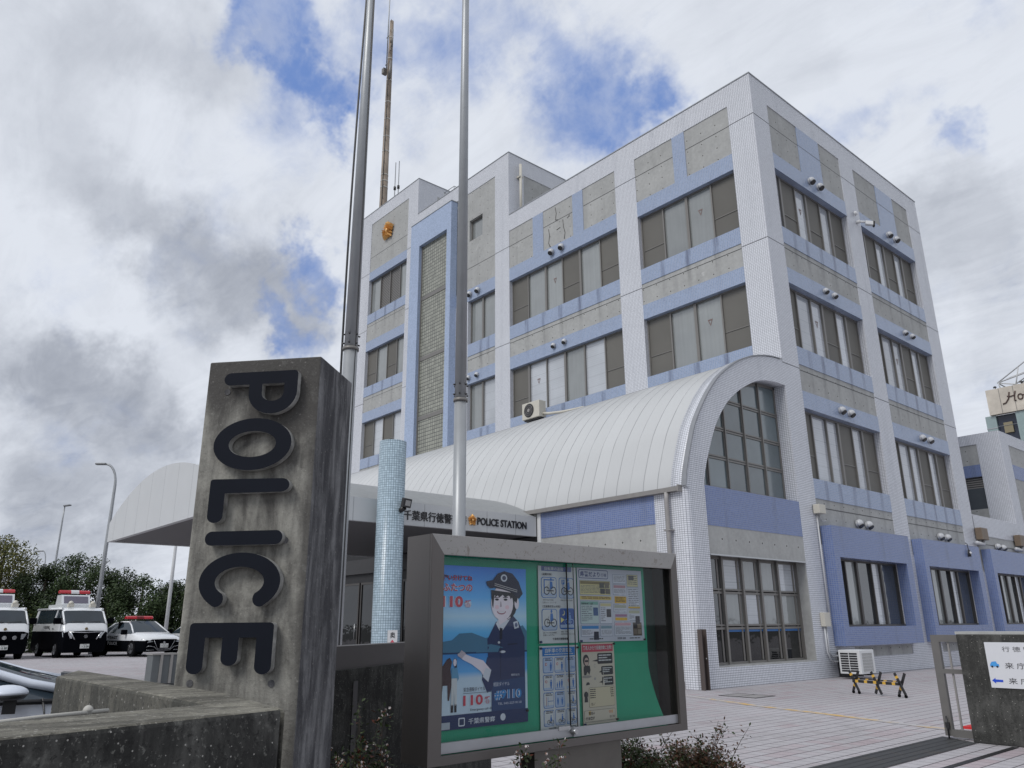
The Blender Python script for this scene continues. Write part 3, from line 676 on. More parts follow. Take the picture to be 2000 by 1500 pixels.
# --- glass block stair window in its pale blue frame
f = MB()
for a in ((-18.4, -15.12, 18.63, 19.95), (-18.4, -17.67, 7.0, 18.63), (-15.45, -15.12, 7.0, 18.63)): f.box(a[0], a[1], -0.35, 0.0, a[2], a[3])
fo = f.build('glass_block_surround', M_BT3, B)
gb = MB(); gb.box(-17.67, -15.45, -0.16, -0.10, 7.0, 18.63); gb.build('glass_block_window', M_GB, fo)
gr = MB()
for z in (15.9, 12.9, 10.1): gr.box(-17.67, -15.45, -0.185, -0.1, z-0.09, z+0.09)
gr.box(-17.67, -17.60, -0.20, -0.16, 7.0, 18.63); gr.build('glass_block_transom', M_FR, fo)
MB().box(-18.42, -15.10, -0.37, 0.0, 19.95, 19.99).build('flashing', M_STEEL, fo)
# --- golden crest on the left block: rosette of radiating petals around a disc
def crest(c, r, nrm, up, mt, parent, depth):
    nrm, up = Vector(nrm), Vector(up); rt = up.cross(nrm).normalized(); c = Vector(c); mb = MB()
    for k in range(5):
        a = math.pi/2 + k*2*math.pi/5
        for j, (da, ln, wd) in enumerate(((0, 1.0, .17), (-.36, .86, .13), (.36, .86, .13), (-.63, .66, .1), (.63, .66, .1))):
            th = a + da; d = rt*math.cos(th) + up*math.sin(th); s_ = nrm.cross(d)
            p0 = c + d*r*.2; p1 = c + d*r*ln*.72; p2 = c + d*r*ln
            h = nrm*depth
            vs = [p0 - s_*r*wd*.4, p0 + s_*r*wd*.4, p1 + s_*r*wd, p1 - s_*r*wd, p2, p0 + h*.8, p1 + h, p2 + h*.3]
            mb.add(vs, [(0, 3, 6, 5), (1, 5, 6, 2), (3, 4, 7, 6), (4, 2, 6, 7), (0, 5, 1)])
    mb.dome(c + nrm*depth*.5, r*.24, nrm, 12, 4, 0, .6)
    return mb.build('golden_crest', mt, parent)
crest((-21.08, -0.03, 20.98), 0.54, (0, -1, 0), (0, 0, 1), M_GOLD, B, 0.22)
# --- annex wing with barrel roof
outer = [(-4.8, 4.22), (-4.74, 4.55), (-4.6, 4.96), (-4.42, 5.42), (-4.22, 5.83), (-3.8, 6.42), (-3.4, 6.87), (-3.0, 7.22), (-2.32, 7.66), (-1.8, 7.90), (-1.38, 8.05), (-0.7, 8.20), (0.0, 8.26)]
inner = [(-4.1, 4.22), (-4.095, 4.40), (-3.97, 4.80), (-3.78, 5.22), (-3.6, 5.58), (-3.4, 5.91), (-3.1, 6.28), (-2.77, 6.60), (-2.23, 6.97), (-1.52, 7.32), (-0.96, 7.47), (-0.4, 7.52), (0.0, 7.52)]
def resample(pts, n):
    P = [Vector((*p, 0)) for p in pts]; L_ = [0]
    for a, b in zip(P, P[1:]): L_.append(L_[-1] + (b-a).length)
    out = []
    for i in range(n):
        s_ = L_[-1]*i/(n-1); k = max(j for j in range(len(L_)) if L_[j] <= s_+1e-9); k = min(k, len(P)-2)
        t_ = (s_-L_[k])/(L_[k+1]-L_[k]); p0 = P[max(k-1,0)]; p1 = P[k]; p2 = P[k+1]; p3 = P[min(k+2,len(P)-1)]
        q = 0.5*((2*p1)+(-p0+p2)*t_+(2*p0-5*p1+4*p2-p3)*t_*t_+(-p0+3*p1-3*p2+p3)*t_**3); out.append((q.x, q.y))
    return out
N = 40
O_, I_ = resample(outer, N), resample(inner, N)
arch = MB()
for i in range(N-1):
    a, b, c, d = O_[i], O_[i+1], I_[i+1], I_[i]
    vs = [(0, *a), (0, *b), (0, *c), (0, *d), (-0.42, *a), (-0.42, *b), (-0.42, *c), (-0.42, *d)]
    arch.add(vs, [(0, 1, 2, 3), (4, 7, 6, 5)]); arch.add(vs, [(0, 4, 5, 1), (2, 6, 7, 3)], 0, True)
arch.build('arched_gable', M_WT, B)
cap = MB(); off = [(y-0.02, z+0.03) for y, z in O_]
for i in range(N-1):
    a, b = off[i], off[i+1]; a2, b2 = O_[i], O_[i+1]
    cap.add([(0.025, *a), (0.025, *b), (-0.10, *b), (-0.10, *a), (0.025, *a2), (0.025, *b2), (-0.1, *b2), (-0.1, *a2)], [(0, 1, 2, 3), (0, 4, 5, 1), (3, 2, 6, 7)], 0, False)
cap.build('arch_flashing', plain('grey flashing', (0.22, 0.23, 0.25), 0.4), B)
vault = MB(); V_ = [(y*0.994, z-0.035) for y, z in O_]
vs = [(-0.40, *p) for p in V_] + [(-23.75, *p) for p in V_]
vault.add(vs, [(i, i+1, N+i+1, N+i) for i in range(N-1)], 0, True)
vault.nofix = True
vo_ = vault.build('barrel_roof', M_VAULT, B)
seam = MB()
x = -0.84
while x > -23.7:
    for i in range(0, N-1):
        a, b = V_[i], V_[i+1]
        seam.add([(x-0.012, *a), (x-0.012, *b), (x+0.012, *b), (x+0.012, *a), (x-0.012, a[0]-0.002, a[1]+0.003), (x-0.012, b[0]-0.002, b[1]+0.003), (x+0.012, b[0]-0.002, b[1]+0.003), (x+0.012, a[0]-0.002, a[1]+0.003)], [(0, 1, 5, 4), (4, 5, 6, 7), (2, 3, 7, 6)])
    x -= 0.42
seam.build('standing_seam', M_VAULT, vo_)
# rounded corner pier + end wall
def pier_outline():
    r = 0.16; pts = [(0.0, -4.1), (-0.9, -4.1), (-0.9, -4.81)]
    for k in range(9):
        a = -math.pi/2 + k*math.pi/2/8; pts.append((-r + r*math.cos(a), -4.81 + r + r*math.sin(a)))
    return pts
AW = MB(); AW.prism(pier_outline(), lambda u, v, w_: (u, v, w_), 0.0, 4.22, 0, smooth=False)
AW.box(-0.42, 0.0, -4.1, 0.0, 0.0, 0.41)
AW.build('corner_pier', M_WT, B)
AB = MB(); AB.box(-0.4, 0.0, -4.1, 0.0, 3.43, 4.34); AB.box(-4.72, -0.9, -4.81, -4.5, 3.48, 4.2); AB.build('annex_blue_band', M_BT2, B)
AC_ = MB(); AC_.box(-0.4, -0.005, -4.1, 0.0, 2.80, 3.43); AC_.box(-4.72, -0.9, -4.80, -4.5, 0.0, 3.48); AC_.box(-0.42, -0.006, -4.09, 0.0, 0.41, 0.44); AC_.box(-0.42, -0.01, -0.035, 0.0, 0.44, 2.8); AC_.build('annex_concrete', M_CON, B)
MB().box(-4.85, -4.72, -4.83, -4.5, 0, 4.25).build('annex_edge_strip', M_WHITE, B)
MB().box(-0.1, 0.03, -4.1, -0.02, 2.77, 2.80).build('lintel_trim', M_SS, B)
# arch window (grid clipped to the arch)
def inner_z(y):
    for (y0, z0), (y1, z1) in zip(I_, I_[1:]):
        if y0 <= y <= y1: return z0 + (z1-z0)*(y-y0)/(y1-y0)
    return 7.52 if y > -0.1 else 4.34
aw = MB(); XW = -0.34
for y, wd in ((-3.42, .05), (-2.59, .05), (-1.73, .05), (-0.88, .05), (-0.03, .04)):
    aw.box(XW-0.05, XW, y-wd, y+wd, 4.37, inner_z(y)-0.01)
    if wd > .045: aw.box(XW, XW+0.035, y-0.02, y+0.02, 4.37, inner_z(y)-0.01)
def inner_y(z):
    for (y0, z0), (y1, z1) in zip(I_, I_[1:]):
        if z0 <= z <= z1: return y0 + (y1-y0)*(z-z0)/max(z1-z0, 1e-6)
    return -4.1 if z < 4.35 else -0.9
for z in (4.40, 5.18, 5.92, 6.70):
    aw.box(XW-0.045, XW+0.005, inner_y(z)+0.01, 0.0, z-0.05, z-0.008); aw.box(XW-0.045, XW+0.005, inner_y(z)+0.02, 0.0, z+0.012, z+0.05)
I2 = [(y*0.975, 4.34+(z-4.34)*0.975) for y, z in I_]
for i in range(N-1):
    a, b, c, d = I_[i], I_[i+1], I2[i+1], I2[i]
    aw.add([(XW-.05, *a), (XW-.05, *b), (XW-.05, *c), (XW-.05, *d), (XW, *a), (XW, *b), (XW, *c), (XW, *d)], [(4, 5, 6, 7), (3, 2, 6, 7)])
awo = aw.build('arched_window', M_FR, B)
ys = [-4.1, -3.42, -2.59, -1.73, -0.88, 0.0]; zs = [4.34, 5.18, 5.92, 6.70, 7.52]
for i in range(5):
    for j in range(4):
        y0, y1, z0, z1 = ys[i], ys[i+1], zs[j], zs[j+1]
        pts = [(y0, z0), (y1, z0)]
        up = [(y, min(z1, inner_z(y))) for y in [y1 + (y0-y1)*k/8 for k in range(9)]]
        up = [p for p in up if p[1] > z0+0.01]
        if len(up) < 2: continue
        pts = ([(y0, z0)] if inner_z(y0) > z0+0.01 else [(inner_y(z0), z0)]) + [(y1, z0)] + up
        MB().prism(pts, lambda u, v, w_: (w_, u, v), XW-0.03, XW-0.02).build('pane', M_PA, awo)
# lower annex window: 3 rows x 5
lw = MB(); XL = -0.30; cy = [-4.08, -3.30, -2.50, -1.74, -0.94, -0.04]; cz = [0.44, 1.24, 2.02, 2.77]
lw.box(XL-.05, XL+.02, -4.08, -0.04, 0.44, 0.49); lw.box(XL-.05, XL, -4.08, -0.04, 2.73, 2.80)
for z in (1.24, 2.02): lw.box(XL-.05, XL+.01, -4.08, -0.04, z-0.06, z-0.01); lw.box(XL-.05, XL+.01, -4.08, -0.04, z+0.015, z+0.055)
for y in cy: lw.box(XL-.06, XL+.05, y-0.035, y+0.035, 0.44, 2.79)
for i in range(5):
    lw.box(XL-.05, XL-.01, cy[i+1]-0.16, cy[i+1]-0.10, 0.5, 2.75)
lwo = lw.build('workshop_window', M_FR, B)
for i in range(5):
    for j in range(3):
        kk = M_PBLK if j == 0 else (M_PG if (i+j) % 3 else M_PB)
        if i == 0 and j: kk = M_PD
        MB().box(XL-.035, XL-.025, cy[i]+.035, cy[i+1]-.035, cz[j]+.03, cz[j+1]-.03).build('pane', kk, lwo)
MB().box(XL-.024, XL-.018, cy[1]+.04, cy[5]-.04, 1.13, 1.18).build('protective_film', M_PBLUE, lwo)
# gutter and downpipes
gt = MB(); prof = [(0, 0), (-0.14, 0.01), (-0.15, 0.11), (-0.13, 0.11), (-0.12, 0.03), (0, 0.03)]
gt.prism(prof, lambda u, v, w_: (w_, -4.80+u, 4.13+v), -23.7, -0.12); gt.box(-0.13, -0.10, -4.96, -4.80, 4.12, 4.27)
gt.build('gutter', M_GUT, B)
dp = MB(); dp.tube([(-0.47, -4.9, 4.14), (-0.47, -4.91, 4.0), (-0.47, -4.91, 0.02)], 0.052, 12)
for z in (3.3, 2.2, 1.1): dp.box(-0.56, -0.38, -4.97, -4.81, z-.015, z+.015)
dp.box(-0.56, -0.38, -5.0, -4.81, 0, 0.14); dp.build('downpipe', M_PIPE, B)
dp = MB(); dp.tube([(-11.35, 0.55, 17.4), (-11.35, 0.55, 20.35)], 0.06, 10); dp.box(-11.5, -11.3, 0.45, 0.65, 19.7, 19.76); dp.build('roof_vent_pipe', M_IVORY, B)
# --- vent hoods in pairs
def hood(p, nrm):
    k = .86 if p[2] > 12 else .68 if p[2] > 9 else .8
    p, n_ = Vector(p), Vector(nrm)*k; up = Vector((0, 0, 1))*k; mb = MB(); mb.cyl(p, p+n_*0.07, 0.13*k, 0.13*k, 16)
    mb.dome(p+n_*0.07, 0.145*k, n_+up*.25, 16, 6, 0, 1.05)
    ax = (n_*.62 - up*.78).normalized(); c = p + n_*0.085 - up*0.012; mb.cyl(c + ax*.100*k, c + ax*.135*k, 0.115*k, 0.105*k, 16, 1)
    mb.nofix = True
    return mb.build('vent_hood', [M_SS2, M_BLACK], B)
M_SS2 = plain('satin metal cowl', (0.50, 0.51, 0.53), 0.5, 0.1, var=0.05)
for y, z in ((3.06, 15.1), (3.62, 15.1), (8.7, 15.08), (9.28, 15.08), (3.04, 11.18), (3.6, 11.18), (8.68, 11.18), (9.26, 11.18), (3.0, 7.32), (3.56, 7.32), (8.62, 7.32), (9.24, 7.33), (3.09, 4.0), (3.68, 4.0), (8.72, 4.0), (9.3, 4.0), (13.89, 3.96), (14.45, 3.95)):
    hood((0, y, z), (1, 0, 0))
for x, z in ((-8.95, 15.03), (-8.4, 15.03), (-8.97, 11.2), (-8.4, 11.2), (-14.08, 15.01), (-13.52, 15.01), (-14.12, 11.22), (-13.55, 11.22)):
    hood((x, 0, z), (0, -1, 0))
# --- entrance canopy
CN = MB(); yG, yB = -13.27, -4.86; zb, zt = 3.54, 4.06
def arcpts(n=28, x0=-12.9, x1=-4.85, base=4.06, rise=0.92):
    hw = (x1-x0)/2; Rr = (hw*hw + rise*rise)/(2*rise); cx = (x0+x1)/2
    return [(x0 + (x1-x0)*i/n, base + rise - Rr + math.sqrt(max(Rr*Rr - (x0 + (x1-x0)*i/n - cx)**2, 0))) for i in range(n+1)]
ap = arcpts()
CN.prism([(-12.9, zb)] + [(-4.85, zb)] + ap[::-1], lambda u, v, w_: (u, w_, v), yG, yG+0.12)
CN.box(-4.97, -4.85, yG+0.12, yB, zb, zt); CN.box(-12.9, -12.78, yG+0.12, yB, zb, zt)
cno = CN.build('entrance_canopy', M_CANP, B)
cr = MB(); vs = [(x, yG+0.12, z-0.012) for x, z in ap] + [(x, -3.0, z-0.012) for x, z in ap]; n_ = len(ap)
cr.add(vs, [(i, i+1, n_+i+1, n_+i) for i in range(n_-1)], 0, True); cr.nofix = True; cr.build('canopy_roof', M_CANROOF, cno)
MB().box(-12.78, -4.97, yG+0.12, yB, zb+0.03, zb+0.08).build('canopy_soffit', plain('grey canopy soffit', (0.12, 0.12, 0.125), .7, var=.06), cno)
# lettering on the fascia (x = -4.85 plane, reading along +y)
ff = lambda u, v, w_: (-4.85 + w_, u, v)
M_LET = plain('black cast letters', (0.012, 0.012, 0.014), 0.4)
lt = MB(); add_text(lt, '千葉県行徳警察署', ff, -9.02, 3.66, 1.82, 0.23, 0.0, 0, 0.010, 0.02); lt.build('station_name_lettering', M_LET, cno)
lt = MB(); add_text(lt, 'POLICE STATION', ff, -6.86, 3.70, 1.64, 0.185, 0.0, 0, 0.022, 0.02); lt.build('station_lettering', M_LET, cno)
crest((-4.84, -7.02, 3.80), 0.155, (1, 0, 0), (0, 0, 1), M_GOLD, cno, 0.05)
# entrance under the canopy
en = MB(); en.box(-23.7, -4.85, -4.7, -4.5, 0, 4.2); en.build('entrance_wall', plain('entrance wall in painted shade', (0.016, 0.016, 0.018), 0.6), B)  # near-black colour paints in the deep shade under the canopy
ep = MB(); ep.box(-23.7, -4.86, -4.81, -4.70, 3.05, 3.54); ep.box(-4.95, -4.86, -4.81, -4.7, 0, 3.05); ep.build('entrance_fascia', plain('entrance fascia in painted shade', (0.035, 0.035, 0.037), 0.6), B)  # grey darkened so the canopy's shade sits in the colour
for x0 in (-15.2, -13.9, -12.6, -11.3, -9.0, -7.6, -6.3):
    d = MB(); d.box(x0, x0+.06, -4.80, -4.72, 0, 2.75); d.box(x0+1.14, x0+1.2, -4.80, -4.72, 0, 2.75); d.box(x0+.06, x0+1.14, -4.80, -4.72, 2.68, 2.75); d.box(x0+.06, x0+1.14, -4.80, -4.72, 0, .1)
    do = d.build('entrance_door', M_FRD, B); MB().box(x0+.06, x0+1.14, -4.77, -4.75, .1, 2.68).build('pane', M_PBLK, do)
    MB().cyl((x0+1.05, -4.83, 0.9), (x0+1.05, -4.83, 1.4), .015).build('handle', M_SS, do)
# --- roof railing, flashing along parapets
pf = MB(); pf.box(-11.5, 0.02, -0.02, 0.32, TOP, TOP+0.03); pf.box(-0.32, 0.02, 0.32, 12.07, TOP, TOP+0.03); pf.box(-18.4, -11.48, -0.02, 0.32, 20.8, 20.83); pf.box(-11.8, -11.48, .32, 9, 20.8, 20.83); pf.box(-23.82, -18.38, -0.02, .32, 22.82, 22.85); pf.box(-18.7, -18.38, .32, 5.5, 22.82, 22.85)
pf.build('parapet_flashing', M_STEEL, B)
rr = MB()
for x in (-16.9, -16.1): rr.tube([(x, 0.5, 20.8), (x, 0.5, 21.5), (x, 1.2, 21.5), (x, 1.2, 20.8)], 0.02, 6)
for z in (21.15, 21.5): rr.tube([(-16.9, .5, z), (-16.1, .5, z)], .02, 6)
rr.build('roof_ladder_rail', M_STEEL, B)

# cracks / repair lines on one concrete panel
ck_ = MB()
for pts in ([(-8.75, 16.9), (-8.70, 16.6), (-8.76, 16.35), (-8.62, 16.3)], [(-9.15, 16.1), (-9.10, 15.8), (-9.16, 15.5), (-9.08, 15.3)], [(-8.35, 16.2), (-8.33, 15.9), (-8.25, 15.6), (-8.3, 15.35)], [(-8.1, 16.15), (-7.98, 16.25)], [(-8.7, 15.9), (-8.5, 15.92)]):
    ck_.tube([(x, 0.022, z) for x, z in pts], 0.018, 4)
ck_.build('crack_repair', plain('crack filler', (0.10, 0.10, 0.095), 0.9), B)
# ------------------------------------------------------------------ right wing and hotel
Wg = thing('terrace_wing', 'low tiled wing with an upper block and louvred recess, right of the main building', 'building', (0, 12.1, 0))
w1 = MB()
w1.box(-0.3, 0.0, 12.07, 40, 4.30, 5.02); w1.box(-0.3, 0.0, 12.07, 40, 0, 3.0)
w1.box(-0.9, 0.0, 16.7, 17.62, 5.02, 8.86); w1.box(-0.3, 0.0, 17.62, 30, 8.36, 8.86); w1.box(-9.0, -0.9, 16.7, 16.95, 8.43, 8.86); w1.box(-9, -1.6, 16.7, 16.95, 5.02, 8.43)
w1.build('tiled_wall', M_WT, Wg)
c1 = MB(); c1.box(-0.3, -0.02, 12.07, 40, 3.0, 4.30); c1.box(-1.6, -0.9, 16.74, 16.95, 7.58, 8.43); c1.box(-0.3, -0.02, 17.62, 30, 7.55, 8.36); c1.box(-0.3, -0.02, 17.62, 30, 5.02, 6.95); c1.box(-1.6, -0.9, 16.8, 16.95, 5.02, 5.75)
c1.build('concrete_panel', M_CON, Wg)
b1 = MB(); b1.box(-1.6, -0.9, 16.73, 16.95, 7.08, 7.58); b1.box(-0.3, -0.01, 17.62, 30, 6.95, 7.55); b1.build('blue_tile_band', M_BT2, Wg)
j1 = MB(); j1.box(-0.02, -0.012, 12.07, 40, 3.98, 4.0); j1.box(-0.03, 0.004, 12.06, 12.08, 3.0, 4.98); j1.build('expansion_joint', M_BLACK, Wg)
MB().box(-1.6, -0.9, 16.84, 16.9, 6.62, 7.08).build('louvre', M_LOUV, Wg)
MB().box(-1.6, -0.9, 16.84, 16.9, 5.75, 6.62).build('glass_block_window', plain('dark glass blocks', (0.06, 0.07, 0.08), 0.2), Wg)
MB().box(-9, -0.3, 12.1, 40, 4.6, 4.7).box(-8.8, -0.5, 17.0, 29.8, 5, 8.5).build('roof_slab', M_SOF, Wg)
for y, ztop in ((11.98, 4.5), (15.95, 4.5)):
    q = thing('wall_light_box', 'brown wall lamp box beside the end column of the main facade' if y < 13 else 'brown wall lamp box on the low wing at the right edge', 'wall light', (0.0, y, 4.1))
    m_ = MB(); m_.box(0.03, 0.25, y-0.02, y+0.6, 4.10, ztop+0.02); m_.build('housing', plain('brown lamp housing', (0.16, 0.12, 0.085), 0.5, var=.2), q, bevel=0.015)
    m_ = MB(); m_.tube([(0.12, y-0.25, 3.97), (0.12, y+.35, 3.95), (0.12, y+.40, 4.12)], 0.065, 10); m_.dome((0.12, y-0.25, 3.97), 0.075, (0, -1, 0)); m_.build('conduit_elbow', M_SS2, q)

Hh = thing('hotel_building', 'distant hotel with a cream rooftop sign panel over dark glass', 'building', (-5, 66, 0))
hb = MB(); hb.box(-13.9, 8, 63.2, 80, 0, 20.1); hb.build('glass_wall', plain('dark blue hotel glass', (0.02, 0.026, 0.045), 0.15), Hh)
hb = MB(); hb.box(-14.35, -13.45, 62.9, 63.2, 8, 20.1); hb.box(-11.75, -10, 62.8, 63.2, 15, 20.1); hb.build('glazed_strip', glassy('pale hotel glazing', (0.20, 0.27, 0.27)), Hh)
hb = MB(); hb.box(-13.9, 8, 62.95, 63.0, 19.0, 19.02)
for z in (18.9, 17.6, 16.3): hb.box(-14.37, -13.43, 62.86, 62.9, z-.05, z+.05)
hb.build('mullion', M_STEEL, Hh)
MB().box(-12.95, -12.2, 63.0, 63.15, 18.3, 19.3).build('tan_window', plain('tan hotel window', (0.22, 0.19, 0.12), 0.5), Hh)  # window drawn as a flat tan panel
hs = MB(); hs.box(-13.82, 8, 62.6, 63.2, 20.12, 22.58); hso = hs.build('sign_panel', plain('weathered cream sign panel', (0.50, 0.46, 0.40), 0.7, var=0.35, scale=0.8), Hh)
for x in (-12.7, -11.5, -10.3): MB().box(x-.02, x+.02, 62.58, 62.6, 20.14, 22.56).build('panel_seam', M_FR, hso)
def script_letters(fn, u, v, h, stroke, mb):
    # handwritten capital H and small o: strokes of a brush script
    def st(pts, r): mb.tube([fn(u+a*h, v+b*h, 0.05) for a, b in pts], r, 6)
    st([(-0.45, -0.12), (-0.15, -0.05), (0.15, 0.35), (0.30, 1.0)], stroke)
    st([(0.05, 0.62), (0.30, 0.52), (0.75, 0.60)], stroke*.8)
    st([(0.85, 1.0), (0.72, 0.55), (0.66, 0.05), (0.8, 0.0)], stroke)
    st([(1.22+0.22*math.cos(t_), 0.33+0.28*math.sin(t_)) for t_ in [k*math.pi/6 for k in range(13)]], stroke*.9)
    st([(1.35, 0.5), (1.6, 0.45), (1.75, 0.6)], stroke*.6)
    st([(1.9, .95), (1.8, .3), (1.9, .03), (2.05, .1)], stroke); st([(1.65, .72), (2.1, .74)], stroke*.7)
    st([(2.2, .3), (2.5, .36), (2.42, .56), (2.25, .5), (2.2, .2), (2.4, .02), (2.65, .15)], stroke*.8); st([(2.9, 1.0), (2.75, .3), (2.85, .02), (3.0, .12)], stroke)
sm = MB(); script_letters(lambda a, b, c: (a, 62.6-c, b), -12.12, 21.08, 0.92, 0.06, sm); sm.build('script_lettering', plain('dark brown script', (0.06, 0.03, 0.025), 0.6), hso)
tr = MB(); T0 = Vector((-12.75, 63.0, 23.2))
for a, b in (((-12.75, 63, 23.2), (-6, 63, 27.2)), ((-12.75, 63, 23.2), (-6, 63, 24.4)), ((-12.75, 63, 23.2), (-10.9, 63.0, 22.6)), ((-12.75, 66, 23.2), (-6, 66, 26.6)), ((-10.9, 63, 22.6), (-6, 63, 27.0)), ((-12.75, 63, 23.2), (-12.75, 66, 23.2)), ((-11.3, 63, 22.6), (-10.8, 63, 24.3)), ((-10.6, 63, 22.6), (-9.8, 63, 24.9)), ((-9.8, 63, 22.6), (-8.9, 63, 25.4)), ((-11.9, 63, 23.4), (-9.9, 66, 24.8)), ((-12.6, 63, 22.6), (-12.7, 63, 23.2))):
    tr.tube([a, b], 0.06, 6)
tr.build('roof_truss', plain('white steel tube', (0.5, 0.51, 0.52), 0.5), Hh)
for k, (x, z) in enumerate(((-13.0, 22.58), (-10.75, 22.6))):
    m_ = MB(); m_.cyl((x, 62.9, z), (x, 62.9, z+.15), 0.04, n=8); m_.dome((x, 62.8, z+.15), 0.16, (0, -.5, 1), 10, 4); m_.build('sign_flood_lamp', M_BLACK, Hh)

# ------------------------------------------------------------------ radio mast on the roof
ms = thing('radio_mast', 'tall brownish radio mast with steps behind the left roof block', 'mast', (-26.9, 3, 0))
mm = MB(); X, Y = -26.9, 3.0
pr = [(0, .30), (22, .27), (30, .215), (36, .17), (40.2, .13)]
M_MAST = plain('rust-brown mast paint', (0.25, 0.205, 0.165), 0.7, var=0.6, scale=0.9)
for (z0, r0), (z1, r1) in zip(pr, pr[1:]): mm.cyl((X, Y, z0), (X, Y, z1), r0, r1, 16)
mm.build('pole', M_MAST, ms)
mb = MB(); random.seed(3)
z = 22.0
while z < 39.5:
    r = .285 - (z-22)*.0078; mb.cyl((X, Y, z), (X, Y, z+.07), r, r, 16); z += random.choice((.45, 1.3, 1.1, 1.7))
mb.build('band_clamp', plain('pale clamp band', (0.42, 0.41, 0.38), 0.5), ms)
mb = MB()
for k in range(44):
    z = 22 + k*.42; r = .285 - (z-22)*.0078; s_ = 1 if k % 2 else -1; mb.cyl((X+s_*r*.6, Y-s_*r*.7, z), (X+s_*(r+.14), Y-s_*(r*.6+.12), z), .018, n=6)
mb.build('climbing_step', M_FR, ms)
mb = MB(); mb.tube([(X-.42, Y, 36.6), (X-.42, Y, 46)], .04, 6); mb.tube([(X-.55, Y, 39.2), (X, Y, 39.2)], .04, 6); mb.tube([(X-.55, Y, 37), (X, Y, 37)], .04, 6); mb.build('whip_antenna', M_STEEL, ms)
mb = MB()
for dz in (38.4, 38.0, 37.7): mb.tube([(X, Y, dz), (X+.75, Y-.3, dz)], .035, 6)
mb.tube([(X+.7, Y-.3, 37.5), (X+.7, Y-.3, 38.9)], .05, 6); mb.build('antenna_bracket', M_FR, ms); mb = MB(); mb.box(X-.5, X-.25, Y-.3, Y, 36.1, 36.5); mb.build('junction_case', M_FR, ms); mb = MB(); mb.tube([(X+.35, Y-.2, 35.3), (X+.45, Y-.2, 36.6)], .08, 6); mb.build('panel_antenna', M_FR, ms)
mb = MB(); mb.tube([(X+.18, Y-.25, 20), (X+.15, Y-.20, 30), (X+.1, Y-.15, 36)], .02, 6); mb.build('cable', M_BLACK, ms)
for k, (x, zt_) in enumerate(((-25.45, 28.5), (-25.05, 28.4))):
    r_ = thing('rod_antenna', 'thin roof aerial rod ' + ('nearer the mast' if k == 0 else 'farther right of the mast, with a small joint'), 'antenna', (x, 2.9, 16))
    m_ = MB(); m_.cyl((x, 2.9, 16), (x, 2.9, zt_), .045, .03, 8); m_.build('rod', M_STEEL, r_)
    m_ = MB(); m_.cyl((x, 2.9, zt_-1.9), (x, 2.9, zt_-1.7), .08, .08, 8); m_.build('clamp', M_BLACK, r_)
t_ = tag(MB().box(-23.0, -22.6, 0.5, 0.9, 22.82, 23.15).build('roof_floodlight', M_BLACK), 'small black floodlight on the parapet at the foot of the mast', 'floodlight')

# ------------------------------------------------------------------ flagpoles
def flagpole(x, y, rb, zj, label, rope):
    t = thing('flagpole', label, 'flagpole', (x, y, 0), 'flagpoles in front of the station')
    m = MB(); m.cyl((x, y, 0), (x, y, zj), rb*1.0, rb*.94, 28); m.cyl((x, y, zj), (x, y, 14.5), rb*.92, rb*.42, 28); m.build('pole', M_STEEL, t)
    m = MB(); m.cyl((x, y, zj-.02), (x, y, zj+.02), rb*1.10, rb*1.10, 28); m.build('joint_collar', M_FR, t)
    m = MB()
    for dz in (.07, .20):
        for a in range(0, 360, 60):
            m = MB(); d = Vector((math.cos(R(a+15)), math.sin(R(a+15)), 0)); m.cyl(Vector((x, y, zj+dz))+d*rb*.85, Vector((x, y, zj+dz))+d*rb*1.2, .012, n=8); m.build('bolt', M_BLACK, t)
    m = MB(); m.cyl((x, y, 0), (x, y, .03), rb*2.2, n=24); m.build('base_plate', M_STEEL, t)
    if rope:
        for k, dx in enumerate((0.02, .035)):
            m = MB(); pts = []
            for i in range(26):
                z = .9 + i*.55; sag = .07*math.sin(math.pi*min(max((z-2)/9, 0), 1)); pts.append((x-rb*(1-z/26)-.012-sag*.6-dx*0.4, y-.02-dx*.5-sag*.4, z))
            m.tube(pts, .011, 6); m.build('halyard', M_BLACK, t)
        m = MB(); pts = []
        for i in range(26):
            z = .9 + i*.55; pts.append((x+rb*.9*(1-z/30)+.012, y+.02, z))
        m.tube(pts, .010, 6); m.build('halyard', M_BLACK, t)
    return t
flagpole(2.86, -13.23, .083, 4.03, 'plain grey flagpole rising behind the notice board', False)
flagpole(1.45, -14.05, .10, 4.92, 'grey flagpole with dark ropes behind the concrete sign pillar', True)

# ------------------------------------------------------------------ tiled column with floodlight and paper sign
tcx, tcy, tr_ = -4.47, -9.62, .305
tcg = thing('tiled_column', 'free-standing round column clad in pale aqua mosaic tiles', 'column', (tcx, tcy, 0))
nC = 40; me = bpy.data.meshes.new('shaft'); vs = []; fs = []
for k in range(nC):
    a = 2*math.pi*k/nC; vs += [(tr_*math.cos(a), tr_*math.sin(a), 0), (tr_*math.cos(a), tr_*math.sin(a), 5.33)]
fs = [(2*k, (2*k+2) % (2*nC), (2*k+3) % (2*nC), 2*k+1) for k in range(nC)]
fs.append(tuple(2*k+1 for k in range(nC)))
me.from_pydata(vs, [], fs); me.materials.append(M_COLT); uvl = me.uv_layers.new(name='uv')
for p in me.polygons:
    for li, vi in zip(p.loop_indices, p.vertices):
        if p.index < nC:
            k = vi//2; 
            if p.index == nC-1 and k == 0: k = nC
            uvl.data[li].uv = (2*math.pi*tr_*k/nC, vs[vi][2])
        else: uvl.data[li].uv = (vs[vi][0], vs[vi][1])
    p.use_smooth = p.index < nC
o = bpy.data.objects.new('shaft', me); COL.objects.link(o); o.parent = tcg; o['_o'] = (tcx, tcy, 0)
